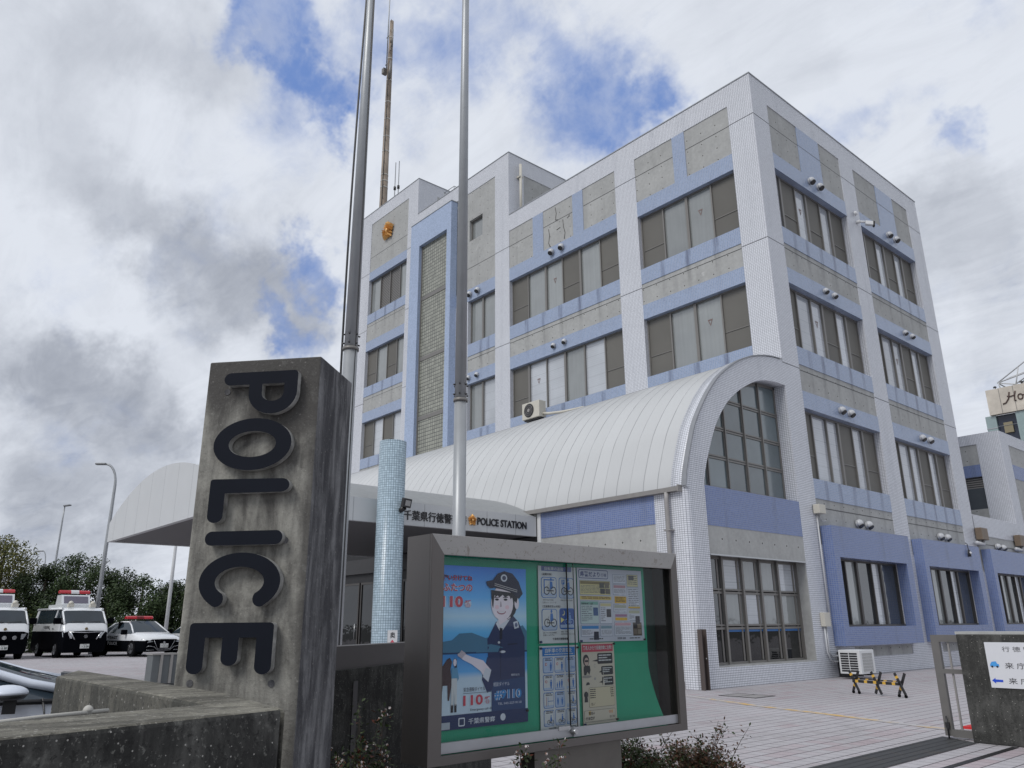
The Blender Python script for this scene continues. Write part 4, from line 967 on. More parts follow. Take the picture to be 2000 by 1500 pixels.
fl = thing('floodlight', 'small black floodlight clamped to the side of the aqua tiled column', 'floodlight', (-4.2, -9.35, 3.75))
m = MB(); m.cyl((-4.22, -9.55, 3.74), (-4.07, -9.51, 3.80), .065, .055, 14); m.build('bracket', M_BLACK, fl)
m = MB(); c = Vector((-4.02, -9.50, 3.90)); nn = Vector((1, .35, -.25)).normalized(); sd = Vector((0, 0, 1)).cross(nn).normalized(); up_ = nn.cross(sd)
m.obox(c, sd, up_, nn, .14, .10, .04); m.build('lamp_head', M_BLACK, fl, bevel=.012)
m = MB(); m.obox(c + nn*.043, sd, up_, nn, .09, .06, .004); m.build('lens', plain('dim lamp lens', (0.30, 0.30, 0.30), 0.15), fl)
sg = thing('paper_sign', 'small white notice with a red arrow taped to the foot of the aqua column', 'sign', (-4.1, -9.5, 1.0))
m = MB(); a0 = Vector((tcx, tcy, 0)); 
dirn = Vector((1, -.30, 0)).normalized(); sd = Vector((0, 0, 1)).cross(dirn); cc = a0 + dirn*(tr_+.012) + sd*.06
m.obox(cc + Vector((0, 0, 1.05)), sd, (0, 0, 1), dirn, .105, .18, .003); m.build('paper', M_WHITE, sg)
m = MB(); fn_ = lambda u, v, w_: tuple(cc + sd*u + Vector((0, 0, v)) + dirn*w_)
add_text(m, '奥', fn_, -.055, 1.07, .115, .12, .006, 0, .01); m.build('character', M_LET, sg)
m = MB(); m.add([fn_(u, v, .006) for u, v in [(-.02, .90), (.02, .90), (.02, .98), (.05, .98), (0, 1.04), (-.05, .98), (-.02, .98)]], [(0, 1, 2, 6), (3, 4, 5), (2, 3, 5, 6)]); m.build('arrow', colmat(srgb(200, 70, 90)), sg)

# ------------------------------------------------------------------ concrete sign pillar with POLICE
hb_ = R(41); pa = Vector((math.cos(hb_), math.sin(hb_), 0)); pb = Vector((-pa.y, pa.x, 0)); PR = Vector((7.428, -17.436, 0)); PW, PD, PT = .522, .40, 2.445
PO = PR - pa*PW                        # front left corner
pf_ = lambda u, v, w_: tuple(PO + pa*u - pb*w_ + Vector((0, 0, v)))   # w_ > 0 sticks out of the front
PS = thing('sign_pillar', 'weathered square concrete pillar with sideways black letters POLICE', 'sign pillar', tuple(PO + pa*PW/2 + pb*PD/2))
m = MB()
m.add([pf_(0, 0, 0), pf_(PW, 0, 0), pf_(PW, 0, -PD), pf_(0, 0, -PD), pf_(0, PT, 0), pf_(PW, PT, 0), pf_(PW, PT, -PD), pf_(0, PT, -PD)],
      [(0, 1, 5, 4), (3, 0, 4, 7), (2, 3, 7, 6), (4, 5, 6, 7), (0, 3, 2, 1)], 0)
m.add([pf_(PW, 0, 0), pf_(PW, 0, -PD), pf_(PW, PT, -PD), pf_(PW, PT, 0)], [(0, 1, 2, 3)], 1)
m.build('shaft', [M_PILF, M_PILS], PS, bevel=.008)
def arcp(cx, cy, rx, ry, a0, a1, n=14): return [(cx + rx*math.cos(R(a0+(a1-a0)*i/n)), cy + ry*math.sin(R(a0+(a1-a0)*i/n))) for i in range(n+1)]
def letter(name, polys, depth=.032, back=.012):
    """outline polygons (first = outer, rest = holes) in (u, v) on the pillar front, via a filled 2D curve"""
    cu = bpy.data.curves.new(name, 'CURVE'); cu.dimensions = '2D'; cu.fill_mode = 'BOTH'; cu.extrude = depth/2
    for P in polys:
        s_ = cu.splines.new('POLY'); s_.points.add(len(P)-1); s_.use_cyclic_u = True
        for p, q in zip(s_.points, P): p.co = (q[0], q[1], 0, 1)
    o = bpy.data.objects.new(name, cu); COL.objects.link(o); bpy.context.view_layer.update()
    dg = bpy.context.evaluated_depsgraph_get(); me = bpy.data.meshes.new_from_object(o.evaluated_get(dg)); COL.objects.unlink(o); bpy.data.objects.remove(o)
    me.materials.clear(); me.materials.append(M_NAVY); me.materials.append(M_LSIDE)
    for p in me.polygons: p.material_index = 0 if abs(p.normal.z) > .7 else 1
    off = Vector(PS['_o'])
    for v in me.vertices: v.co = Vector(pf_(v.co.x, v.co.y, v.co.z + back + depth/2)) - off
    me.update(); o = bpy.data.objects.new(name, me); COL.objects.link(o); o.parent = PS; o['_o'] = tuple(off); o.name = name
    return o
def rot_letter(u0, u1, v0, v1): 
    """letter-space (x to the right, y up, unit box) -> turned clockwise on the pillar: y -> +u, x -> -v"""
    return lambda x, y: (u0 + y*(u1-u0), v1 - x*(v1-v0))
def capsule(x0, x1, y0, y1, asp):   # vertical stroke with round ends, letter space; asp = du per unit y / dv per unit x
    r = (x1-x0)/2; ry = r/asp; cx = (x0+x1)/2
    return arcp(cx, y1-ry, r, ry, 0, 180) + arcp(cx, y0+ry, r, ry, 180, 360)
# letters, boxes measured in metres on the pillar front
def mk(ch, u0, u1, v0, v1):
    T = rot_letter(u0, u1, v0, v1); W_, H_ = v1-v0, u1-u0; asp = H_/W_
    sx_ = .0565/W_; sy_ = .069/H_       # stroke width in letter units
    if ch == 'I': P = [arcp(.5, 1-.5*W_/H_, .5, .5*W_/H_, 0, 180) + arcp(.5, .5*W_/H_, .5, .5*W_/H_, 180, 360)]
    elif ch == 'O': P = [arcp(.5, .5, .5, .5, 0, 360, 48)[:-1], arcp(.5, .5, .5-sx_, .5-sy_, 0, 360, 48)[:-1][::-1]]
    elif ch == 'L': P = [arcp(sx_/2, 1-sy_/2, sx_/2, sy_/2, 0, 180, 10) + arcp(sy_*.2, sy_*.2, sx_*.2, sy_*.2, 180, 270, 4) + arcp(1-sx_/2, sy_/2, sx_/2, sy_/2, -90, 90, 10) + [(sx_, sy_)]]
    elif ch == 'E':
        P = [arcp(sx_*.25, 1-sy_*.25, sx_*.25, sy_*.25, 180, 90, 4) + arcp(1-sx_/2, 1-sy_/2, sx_/2, sy_/2, 90, -90, 10) + [(sx_, 1-sy_), (sx_, .5+sy_/2)]
             + arcp(.84-sx_/2, .5, sx_/2, sy_/2, 90, -90, 10) + [(sx_, .5-sy_/2), (sx_, sy_)] + arcp(1-sx_/2, sy_/2, sx_/2, sy_/2, 90, -90, 10) + arcp(sx_*.25, sy_*.25, sx_*.25, sy_*.25, 270, 180, 4)]
    elif ch == 'P':
        bh = .65; sy_ = .060/H_; ym = 1-bh/2; rx = 1-.50
        P = [[(0, sy_/2)] + arcp(sx_/2, sy_/2, sx_/2, sy_/2, 180, 360, 10) + [(sx_, 1-bh)] + arcp(.50, ym, rx, bh/2, -90, 90, 18) + arcp(sx_*.3, 1-sy_*.3, sx_*.3, sy_*.3, 90, 180, 4),
             ([(sx_, 1-bh+sy_)] + arcp(.50, ym, rx-sx_, bh/2-sy_, -90, 90, 18) + [(sx_, 1-sy_)])[::-1]]
    elif ch == 'C':
        a = 42; out = arcp(.5, .5, .5, .5, a, 360-a, 40); inn = arcp(.5, .5, .5-sx_, .5-sy_, 360-a, a, 40)
        def endcap(p, q, n=8):
            c = ((p[0]+q[0])/2, (p[1]+q[1])/2); ax = (p[0]-c[0], p[1]-c[1]); d = (-(ax[1])*asp, ax[0]/asp)
            return [(c[0]+ax[0]*math.cos(t_)+d[0]*math.sin(t_), c[1]+ax[1]*math.cos(t_)+d[1]*math.sin(t_)) for t_ in [math.pi*i/n for i in range(1, n)]]
        P = [out + endcap(out[-1], inn[0]) + inn + endcap(inn[-1], out[0])]
    return letter('letter', [[T(*p) for p in poly] for poly in P])
# the C opens to letter-right: rotate so that the gap faces down (-v)
for ch, bx_ in (('P', (.103, .441, 2.181, 2.372)), ('O', (.085, .434, 1.938, 2.163)), ('L', (.090, .440, 1.722, 1.900)), ('I', (.092, .427, 1.630, 1.687)), ('C', (.086, .433, 1.368, 1.600)), ('E', (.070, .422, 1.136, 1.328))):
    mk(ch, *bx_)
m = MB()
for u, v in ((.10, 2.30), (.42, 1.65), (.07, 1.10), (.41, 1.10), (.42, .60)): m.cyl(pf_(u, v, .0), pf_(u, v, .003), .014, n=14)
m.build('form_tie_plug', M_PILS, PS)

# ------------------------------------------------------------------ low boundary walls
bw = thing('boundary_wall', 'blackened low concrete street wall with a pale chipped top, lower left', 'wall', (8.4, -18.4, 0))
Z = 1.10
def polywall(mb, pts, z1, ft, fs_, dz=0.0):
    n = len(pts); vs = [(*p, 0) for p in pts] + [(*p, z1) for p in pts]
    mb.add(vs, [(i, (i+1) % n, n+(i+1) % n, n+i) for i in range(n)], fs_); mb.add(vs, [tuple(range(n, 2*n))], ft)
m = MB(); polywall(m, [(8.28, -17.90), (8.00, -17.99), (8.09, -18.52), (8.62, -21.2), (9.0, -21.2), (8.44, -18.58)], Z, 1, 0); m.build('wall_body', [M_WALLF, M_WALLT], bw, bevel=.012)
bw2 = thing('parking_wall', 'mossy low concrete wall running back from the pillar beside the silver car', 'wall', (7, -17.9, 0))
m = MB(); polywall(m, [(8.0, -17.99), (8.26, -17.88), (7.62, -17.79), (5.49, -17.77), (6.03, -17.985)], Z-.003, 1, 0); m.build('wall_body', [oldconcrete('streaked grey green concrete', (0.125, 0.12, 0.10), (0.045, 0.045, 0.038), (0.20, 0.20, 0.185), amt=0.5), M_WALLT], bw2, bevel=.012)
m = MB(); m.cyl((8.55, -18.72, .86), (8.565, -18.723, .86), .02, n=16); o_ = m.build('form_tie_plug', M_WALLT, bw)
# pale pipe with a domed cap lying behind the street wall
pc = MB(); pc.tube([(7.93, -18.75, 1.07), (7.80, -18.38, 1.078), (7.76, -18.20, 1.080)], .006, 8); pc.dome((7.765, -18.256, 1.083), .014, (0, 0, 1), 14, 6, 0, 1.1); pc.cyl((7.765, -18.256, 1.0), (7.765, -18.256, 1.083), .014, n=14)
pc.cyl((7.93, -18.75, 0), (7.93, -18.75, 1.07), .012, n=8)
tag(pc.build('capped_pipe', plain('pale plastic pipe', (0.40, 0.39, 0.36), 0.6)), 'thin pale pipe with a domed cap showing just above the black street wall', 'pipe')
# rail wall behind the shrubs
rw = thing('planter_wall', 'dark low concrete wall topped by a brown metal rail box, between pillar and notice board', 'wall', (6.0, -16.3, 0))
A0, A1 = Vector((6.18, -16.58, 0)), Vector((5.66, -15.79, 0)); dv = (A1-A0).normalized(); S0 = A0 - dv*.75; S1 = A1 + dv*2.0; nr = Vector((-dv.y, dv.x, 0))
if nr.x < 0: nr = -nr
m = MB(); q = [S0+nr*.0, S1+nr*.0, S1-nr*.2, S0-nr*.2]; polywall(m, [(p.x, p.y) for p in q], 1.07, 1, 0); m.build('wall_body', [M_WALLF, M_GATEC], rw)
m = MB(); q = [S0-nr*.02, S1-nr*.02, S1-nr*.16, S0-nr*.16]; vs = [(p.x, p.y, 1.07) for p in q] + [(p.x, p.y, 1.20) for p in q]
m.add(vs, [(0, 1, 5, 4), (1, 2, 6, 5), (2, 3, 7, 6), (3, 0, 4, 7), (4, 5, 6, 7)]); m.build('rail_box', M_BROWN, rw)
m = MB(); p = A0 + dv*.22 + nr*.001; m.obox(p + Vector((0, 0, .5)), dv, (0, 0, 1), nr, .03, .5, .004); m.build('wall_joint', M_BLACK, rw)

# ------------------------------------------------------------------ gate wall, gate leaf, direction sign, cone
gw = thing('gate_wall', 'dark stained concrete gate wall at the right edge', 'wall', (7.2, -8.6, 0))
m = MB(); m.box(6.56, 9.0, -8.70, -8.35, 0, 1.17); m.build('wall_body', M_GATEC, gw, bevel=.012)
m = MB(); m.box(6.54, 9.02, -8.66, -8.33, 1.17, 1.20); m.build('coping', M_CONP, gw)
gs = thing('direction_sign', 'white visitor direction sign with blue car and arrow on the gate wall', 'sign', (7.4, -8.71, .6))
m = MB(); m.box(6.855, 8.1, -8.712, -8.70, .60, 1.085); m.build('sign_plate', plain('white sign plate', (0.62, 0.63, 0.66), 0.35, var=.03), gs)
gf = lambda u, v, w_: (u, -8.712 - w_, v)
M_TXG = plain('grey sign lettering', (0.05, 0.05, 0.055), 0.5)
m = MB(); add_text(m, '行 徳 警 察 署', gf, 7.03, .985, .50, .055, .002, 0, .0); m.build('heading', M_TXG, gs)
m = MB(); add_text(m, '来 庁 者 入 口', gf, 7.03, .805, .55, .065, .002, 0, .004); m.build('car_line', M_TXG, gs)
m = MB(); add_text(m, '来 庁 者 玄 関', gf, 7.04, .645, .55, .065, .002, 0, .004); m.build('arrow_line', M_TXG, gs)
m = MB(); m.add([gf(u, v, .002) for u, v in [(6.872, .675), (6.91, .705), (6.91, .688), (6.985, .686), (6.985, .662), (6.91, .662), (6.91, .645)]], [(0, 1, 6), (2, 3, 4, 5)]); m.build('blue_arrow', colmat(srgb(20, 70, 190)), gs)
m = MB(); m.add([gf(u, v, .002) for u, v in [(6.88, .825), (6.88, .845), (6.90, .875), (6.945, .882), (6.955, .855), (6.972, .85), (6.972, .825)]], [(0, 1, 2, 3, 4, 5, 6)]); m.build('car_symbol', colmat(srgb(70, 150, 215)), gs)
m = MB(); [m.add([gf(cx_+.011*math.cos(t_), .824+.011*math.sin(t_), .004) for t_ in [k*math.pi/6 for k in range(12)]], [tuple(range(12))]) for cx_ in (6.90, 6.952)]; m.build('car_symbol_wheels', M_LET, gs)
gl = thing('gate_leaf', 'grey steel-framed gate leaf standing open beside the gate wall', 'gate', (6.35, -8.5, 0))
m = MB()
for a in ((6.20, 6.29, .03, 1.16), (6.29, 6.9, 1.08, 1.16), (6.29, 6.9, .02, .10), (6.29, 6.9, .72, .77)): m.box(a[0], a[1], -8.53, -8.47, a[2], a[3])
m.build('frame', plain('grey gate paint', (0.13, 0.125, 0.12), 0.5), gl)
m = MB(); m.box(6.375, 6.395, -8.51, -8.49, .10, .72); m.box(6.375, 6.395, -8.51, -8.49, .77, 1.08); m.build('baluster', M_GUT, gl)
m = MB(); m.cyl((6.25, -8.56, .0), (6.25, -8.56, .25), .01, n=8); m.box(6.23, 6.27, -8.57, -8.53, .12, .18); m.build('drop_bolt', M_BLACK, gl)
cn = thing('traffic_cone', 'red traffic cone glimpsed behind the gate wall', 'cone', (6.18, -7.3, 0))
m = MB(); m.box(6.0, 6.36, -7.48, -7.12, 0, .03); m.build('base', plain('red cone plastic', (0.62, 0.03, 0.03), 0.5, var=.05), cn)
m = MB(); m.cyl((6.18, -7.3, .03), (6.18, -7.3, .45), .13, .03, 18); m.build('cone_body', plain('red cone plastic', (0.62, 0.03, 0.03), 0.5, var=.05), cn)

# ------------------------------------------------------------------ folding barricade
bk = thing('folding_barricade', 'low black and yellow striped barricade on castors in front of the air conditioner', 'barricade', (3.1, -3.5, 0))
P0, P2 = Vector((2.60, -3.40, 0)), Vector((3.60, -3.68, 0)); P1 = (P0+P2)/2; bd = (P2-P0).normalized(); bn = Vector((-bd.y, bd.x, 0))
M_YELB = plain('yellow stripe', (0.60, 0.36, 0.05), 0.5)
def barre(mb, a, b, wd, th, stripes, off=0):
    a, b = Vector(a), Vector(b); d = (b-a); L_ = d.length; d.normalize(); n_ = 15 if stripes else 1
    side = bn
    up_ = d.cross(side).normalized()
    for i in range(n_):
        p = a + d*(L_*(i+.5)/n_); mb.obox(p, d, up_, side, L_/n_/2, wd/2, th/2, 1 if stripes and i % 3 == off else 0)
for i, (P, lift) in enumerate(((P0, .055), (P1, .03), (P2, .055))):
    for s_ in (-1, 1):
        q = MB(); base = P - bd*.0; a = base + bd*(-.095*s_) + bn*.03*s_ + Vector((0, 0, lift)); b = base + bd*(.085*s_) + bn*.03*s_ + Vector((0, 0, .42))
        barre(q, a, b, .045, .02, False); mid = (a*0.70 + b*.30); q.obox(mid, (b-a), (b-a).cross(bn), bn, .035, .0235, .012, 1) if s_ > 0 else q.obox(a*.2+b*.8, (b-a), (b-a).cross(bn), bn, .022, .0235, .012, 1)
        q.build('leg', [M_BLACK, M_YELB], bk)
        if i != 1:
            c_ = a - Vector((0, 0, .025)); q = MB(); q.cyl(c_ - bn*.012, c_ + bn*.012, .028, n=14); q.build('castor', M_RUBBER, bk)
for k, (dz, o_) in enumerate(((.27, .06), (.235, -.06))):
    q = MB(); barre(q, P0 + bn*o_ + Vector((0, 0, dz)), P2 + bn*o_ + Vector((0, 0, dz)), .05 if k else .02, .02, True, k); q.build('rail', [M_BLACK, M_YELB], bk)

# ------------------------------------------------------------------ air conditioners
def acunit(x0, x1, y0, y1, z0, z1, label, face):
    t = thing('air_conditioner', label, 'air conditioner', ((x0+x1)/2, (y0+y1)/2, z0-.04), 'outdoor units of the station')
    m = MB(); m.box(x0, x1, y0, y1, z0, z1); m.build('casing', M_IVORY if face == 'fan' else M_WHITE, t, bevel=.012)
    m = MB()
    for yy in (y0+.08, y1-.14): m.box(x0+.03, x1-.03, yy, yy+.06, z0-.05, z0)
    m.build('foot_rail', M_BLACK, t)
    if face == 'grille':
        m = MB(); w_ = (x1-x0)
        for c_ in range(2):
            for r_ in range(8): a = x0+.05+c_*(w_-.10)/2; m.box(a, a+(w_-.10)/2-.02, y0-.003, y0+.01, z0+.05+r_*(z1-z0-.1)/8, z0+.05+(r_+.72)*(z1-z0-.1)/8)
        m.build('louvre_grille', M_BLACK, t)
        m = MB(); m.box(x1-.004, x1+.003, y0+.10, y1-.12, z0+.05, z1-.07); mesh_ = m.build('coil_guard', plain('grey coil fins', (0.22, 0.22, 0.22), 0.5), t)
        m = MB()
        for k in range(13): yy = y0+.10+(y1-y0-.22)*k/12; m.box(x1+.003, x1+.007, yy-.004, yy+.004, z0+.05, z1-.07)
        for k in range(7): zz = z0+.05+(z1-z0-.12)*k/6; m.box(x1+.003, x1+.008, y0+.1, y1-.12, zz-.003, zz+.003)
        m.build('wire_guard', M_WHITE, t)
    else:
        c_ = ((x0+x1)/2-.08, y0-.004, (z0+z1)/2); rr_ = (z1-z0)*.42
        m = MB(); m.cyl(c_, (c_[0], c_[1]-.02, c_[2]), rr_, rr_*.96, 28); m.build('fan_grille', M_BLACK, t)
        m = MB(); m.cyl((c_[0], c_[1]-.02, c_[2]), (c_[0], c_[1]-.03, c_[2]), rr_*.28, rr_*.25, 16)
        for q_ in (.5, .75): m.tube([(c_[0]+rr_*q_*math.cos(a), c_[1]-.024, c_[2]+rr_*q_*math.sin(a)) for a in [k*math.pi/12 for k in range(25)]], .006, 4)
        m.build('fan_hub', M_GUT, t)
    return t
acunit(.36, .90, .38, 1.12, .12, .67, 'white air conditioner with black louvres on the paving beneath the blue bay', 'grille')
acunit(-9.75, -8.85, -.95, -.62, 8.33, 8.93, 'ivory air conditioner standing on top of the barrel roof', 'fan')
m = MB(); m.tube([(-8.85, -.75, 8.45), (-8.6, -.72, 8.4), (-7.9, -.70, 8.32), (-7.3, -.35, 8.40), (-7.25, .02, 8.42)], .05, 8)
tag(m.build('refrigerant_duct', M_IVORY), 'ivory pipe duct leading from the roof air conditioner to the wall', 'duct')

# ------------------------------------------------------------------ conduits, boxes, cameras
eb = thing('junction_box', 'cream junction box high on the white tiled column above the blue bay', 'box', (.05, .85, 4.1))
m = MB(); m.box(.02, .20, .66, 1.0, 4.08, 4.32); m.build('housing', M_IVORY, eb, bevel=.01)
cp = thing('service_conduit', 'grey conduit running down the white tiled column to a switch box', 'conduit', (.04, .7, .2))
m = MB(); m.tube([(.04, .78, 4.1), (.04, .78, 1.45)], .022, 8); m.tube([(.04, .88, 4.1), (.06, 1.0, 3.9), (.1, 1.12, 3.92)], .016, 6); m.build('riser', M_SS2, cp)
m = MB(); m.box(.0, .12, .38, .68, 1.22, 1.56); m.build('switch_box', M_IVORY, cp, bevel=.008)
for k in range(2):
    m = MB(); o_ = k*.09; m.tube([(.05, .45+o_, 1.22), (.05, .45+o_, .62-k*.0), (.06, .56+o_, .42+k*.08), (.07, .72+o_, .36+k*.14), (.07, 1.0, .38+k*.14)], .022, 8); m.build('pipe', M_SS2, cp)
m = MB(); m.tube([(.07, 1.0, .52), (.10, 1.12, .56), (.12, 1.2, .50), (.12, 1.2, 0)], .025, 8); m.build('pipe', M_SS2, cp)
m = MB(); m.box(.02, .30, .98, 1.30, 0, .60); m.build('base_cover', M_BLACK, cp)
sc_ = thing('security_camera', 'white surveillance camera and small lamp on the middle column at third-floor height', 'camera', (.05, 6.25, 14.5))
m = MB(); m.cyl((0, 6.2, 14.72), (.12, 6.2, 14.72), .06, n=12); m.cyl((.1, 6.2, 14.72), (.28, 6.3, 14.66), .04, n=10); m.dome((.05, 6.05, 15.0), .09, (1, 0, 0), 12, 4); m.build('bracket', M_WHITE, sc_)
m = MB(); m.obox((.36, 6.38, 14.60), (.8, .5, -.3), (-.5, .8, 0), (.1, .1, 1), .14, .075, .075); m.build('camera_body', M_WHITE, sc_, bevel=.02)
m = MB(); m.obox((.47, 6.45, 14.55), (.8, .5, -.3), (-.5, .8, 0), (.1, .1, 1), .03, .082, .082); m.build('lens_face', M_BLACK, sc_)
s2 = thing('hanging_sensor', 'small dark sensor hanging on its cable from the second blue bay', 'sensor', (.33, 10.2, 3.5))
m = MB(); m.tube([(.31, 10.05, 3.85), (.33, 10.15, 3.82), (.34, 10.15, 3.62)], .012, 6); m.cyl((.35, 10.15, 3.40), (.35, 10.15, 3.62), .05, .035, 10); m.build('sensor_body', M_BLACK, s2)
m = MB(); m.dome((.38, 10.15, 3.52), .045, (1, 0, .2)); m.build('lens', M_WHITE, s2)
bp = thing('steel_post', 'brown steel channel post standing against the white tiled corner pier', 'post', (.10, -4.72, 0))
m = MB(); m.box(.03, .13, -4.82, -4.80, 0, 1.20); m.box(.03, .13, -4.66, -4.64, 0, 1.20); m.box(.03, .05, -4.80, -4.66, 0, 1.20); m.build('channel', plain('brown post paint', (0.075, 0.06, 0.055), 0.5), bp)
m = MB(); m.cyl((.13, -4.72, .62), (.145, -4.72, .62), .012, n=8); m.cyl((.05, -4.74, .75), (.065, -4.74, .75), .015, n=8); m.build('bolt', M_SS, bp)
gx = thing('metal_box', 'grey panelled box standing on the parking lot just left of the sign pillar', 'box', (-7.3, -13.3, 0))
m = MB(); m.box(-7.48, -7.1, -13.5, -13.0, 0, .78); m.build('housing', plain('grey box paint', (0.10, 0.11, 0.115), 0.6), gx, bevel=.01)
m = MB(); m.box(-7.10, -7.07, -13.35, -13.30, 0, .78); m.box(-7.10, -7.07, -13.15, -13.10, 0, .78); m.box(-7.50, -7.07, -13.52, -12.98, .78, .81); m.build('rib', M_GUT, gx)
# ------------------------------------------------------------------ notice board
NB = thing('notice_board', 'large steel-framed glass notice board on a broad post beside the concrete pillar', 'notice board', (6.9, -15.5, 0))
by0, by1, bz0, bz1 = -16.55, -14.52, .66, 1.77; iy0, iy1, iz0, iz1 = -16.470, -14.585, .70, 1.665; FX = 7.04
def speckled():
    m, t, bs = newmat('pitted frame top with painted light')  # pale tone paints in the light on the top bar; pits are wear
    P = t.n('ShaderNodeNewGeometry').outputs['Position']; n = t.noise(P, 1.7, 5.0, 0.6); sp = t.noise(P, 60.0, 3.0, 0.6, 0.8); st = t.noise(P, 22.0, 5.0, 0.75, 1.0)
    c = t.mix(n, (0.235, 0.23, 0.225), (0.34, 0.33, 0.32)); c = t.mix(t.math('MULTIPLY', t.ramp(sp, .64, .70), .7), c, (0.10, 0.085, 0.07))
    z_ = t.sep(P)[2]
    c = t.mix(t.math('MULTIPLY', t.math('MULTIPLY', t.ramp(st, .57, .66), t.ramp(z_, 1.6, 1.7)), .5), c, (0.12, 0.085, 0.065)); t.link(c, bs.inputs['Base Color']); bs.inputs['Roughness'].default_value = .42; bs.inputs['Metallic'].default_value = .35
    return m
M_SPK = speckled(); M_SPD = plain('brushed bronze steel', (0.115, 0.105, 0.10), .4, .4, var=.12, scale=3)
m = MB()
def bar(pts, x0, x1, mi=0): m.prism(pts, lambda u, v, w_: (w_, u, v), x0, x1, mi)
bar([(by0, bz1), (by1, bz1), (iy1, iz1), (iy0, iz1)], FX-.02, FX, 0); bar([(by0, bz0), (by1, bz0), (iy1, iz0), (iy0, iz0)], FX-.02, FX, 1)
bar([(by0, bz0), (iy0, iz0), (iy0, iz1), (by0, bz1)], FX-.02, FX, 1); bar([(by1, bz0), (iy1, iz0), (iy1, iz1), (by1, bz1)], FX-.02, FX, 1)
m.build('frame', [M_SPK, M_SPD], NB, bevel=.003)
m = MB(); m.box(6.81, FX-.02, by0, by0+.02, bz0, bz1); m.box(6.81, FX-.02, by1-.02, by1, bz0, bz1); m.box(6.81, FX-.02, by0+.02, by1-.02, bz1-.02, bz1); m.box(6.81, FX-.02, by0+.02, by1-.02, bz0, bz0+.02); m.box(6.81, 6.83, by0+.02, by1-.02, bz0+.02, bz1-.02)
m.build('cabinet', M_SPD, NB)
m = MB(); m.box(6.83, 6.845, by0+.03, by1-.03, bz0+.03, bz1-.03); m.build('back_panel', plain('dark green back panel', (0.02, 0.055, 0.045), .6), NB)
GX = 6.952
m = MB(); bp_ = []
for i in range(15):
    z = .69 + (1.70-.69)*i/14; e = -14.665 + (-14.77+14.665)*min(1, (z-.69)/.35)**.8 if z < 1.1 else -14.77; bp_.append((e, z))
vs = [(GX, -16.50, z) for e, z in bp_] + [(GX + (.0 if z > 1.05 else .05*(1-(z-.69)/.36)**2), e, z) for e, z in bp_] + [(GX, -15.0, z) for e, z in bp_]
fs = [(i, 30+i, 31+i, i+1) for i in range(14)] + [(30+i, 15+i, 16+i, 31+i) for i in range(14)]
m.add(vs, fs, 0, True); m.build('green_backing_sheet', plain('green felt sheet', (0.014, 0.31, 0.18), .6, var=.1), NB)
m = MB(); m.box(FX-.055, FX-.035, iy0, -15.50, iz0+.005, iz0+.055); m.box(FX-.035, FX-.022, -15.53, iy1, iz0+.005, iz0+.055); m.build('sliding_rail', plain('anodised rail', (0.36, 0.37, 0.39), .35, .5), NB)
m = MB(); m.box(6.99, 7.0, -15.5345, -15.532, iz0+.05, iz1); m.box(6.985, 6.992, -15.4705, -15.469, iz0+.05, iz1); m.build('glass_edge', M_BLACK, NB)
m = MB(); m.cyl((FX-.035, -15.535, .735), (FX+.005, -15.535, .735), .014, n=12); m.box(FX-.05, FX-.03, -15.64, -15.55, .745, .765); m.build('lock', M_SS, NB)
def paneglass():
    m_ = bpy.data.materials.new('clear board glass'); m_.use_nodes = True; m_.node_tree.nodes.clear(); t = NT(m_.node_tree)
    tr_ = t.n('ShaderNodeBsdfTransparent'); tr_.inputs[0].default_value = (.96, .98, .98, 1); gl_ = t.n('ShaderNodeBsdfGlossy'); gl_.inputs['Roughness'].default_value = .02
    fr_ = t.n('ShaderNodeFresnel'); fr_.inputs[0].default_value = 1.5; mx = t.n('ShaderNodeMixShader'); t.link(t.math('MULTIPLY', fr_.outputs[0], .75), mx.inputs[0]); t.link(tr_.outputs[0], mx.inputs[1]); t.link(gl_.outputs[0], mx.inputs[2])
    o_ = t.n('ShaderNodeOutputMaterial'); t.link(mx.outputs[0], o_.inputs[0]); return m_
M_CLR = paneglass()
g_ = MB(); g_.nofix = True; g_.add([(6.985, iy0, iz0+.03), (6.985, -15.50, iz0+.03), (6.985, -15.50, iz1), (6.985, iy0, iz1)], [(0, 1, 2, 3)]).build('glass_pane', M_CLR, NB)
g_ = MB(); g_.nofix = True; g_.add([(7.003, -15.535, iz0+.03), (7.003, iy1, iz0+.03), (7.003, iy1, iz1), (7.003, -15.535, iz1)], [(0, 1, 2, 3)]).build('glass_pane', M_CLR, NB)
m = MB(); m.box(6.86, 6.98, -15.80, -15.10, 0, bz0); m.build('post', plain('dull bronze post', (0.12, 0.112, 0.10), .35, .4, var=.25), NB)

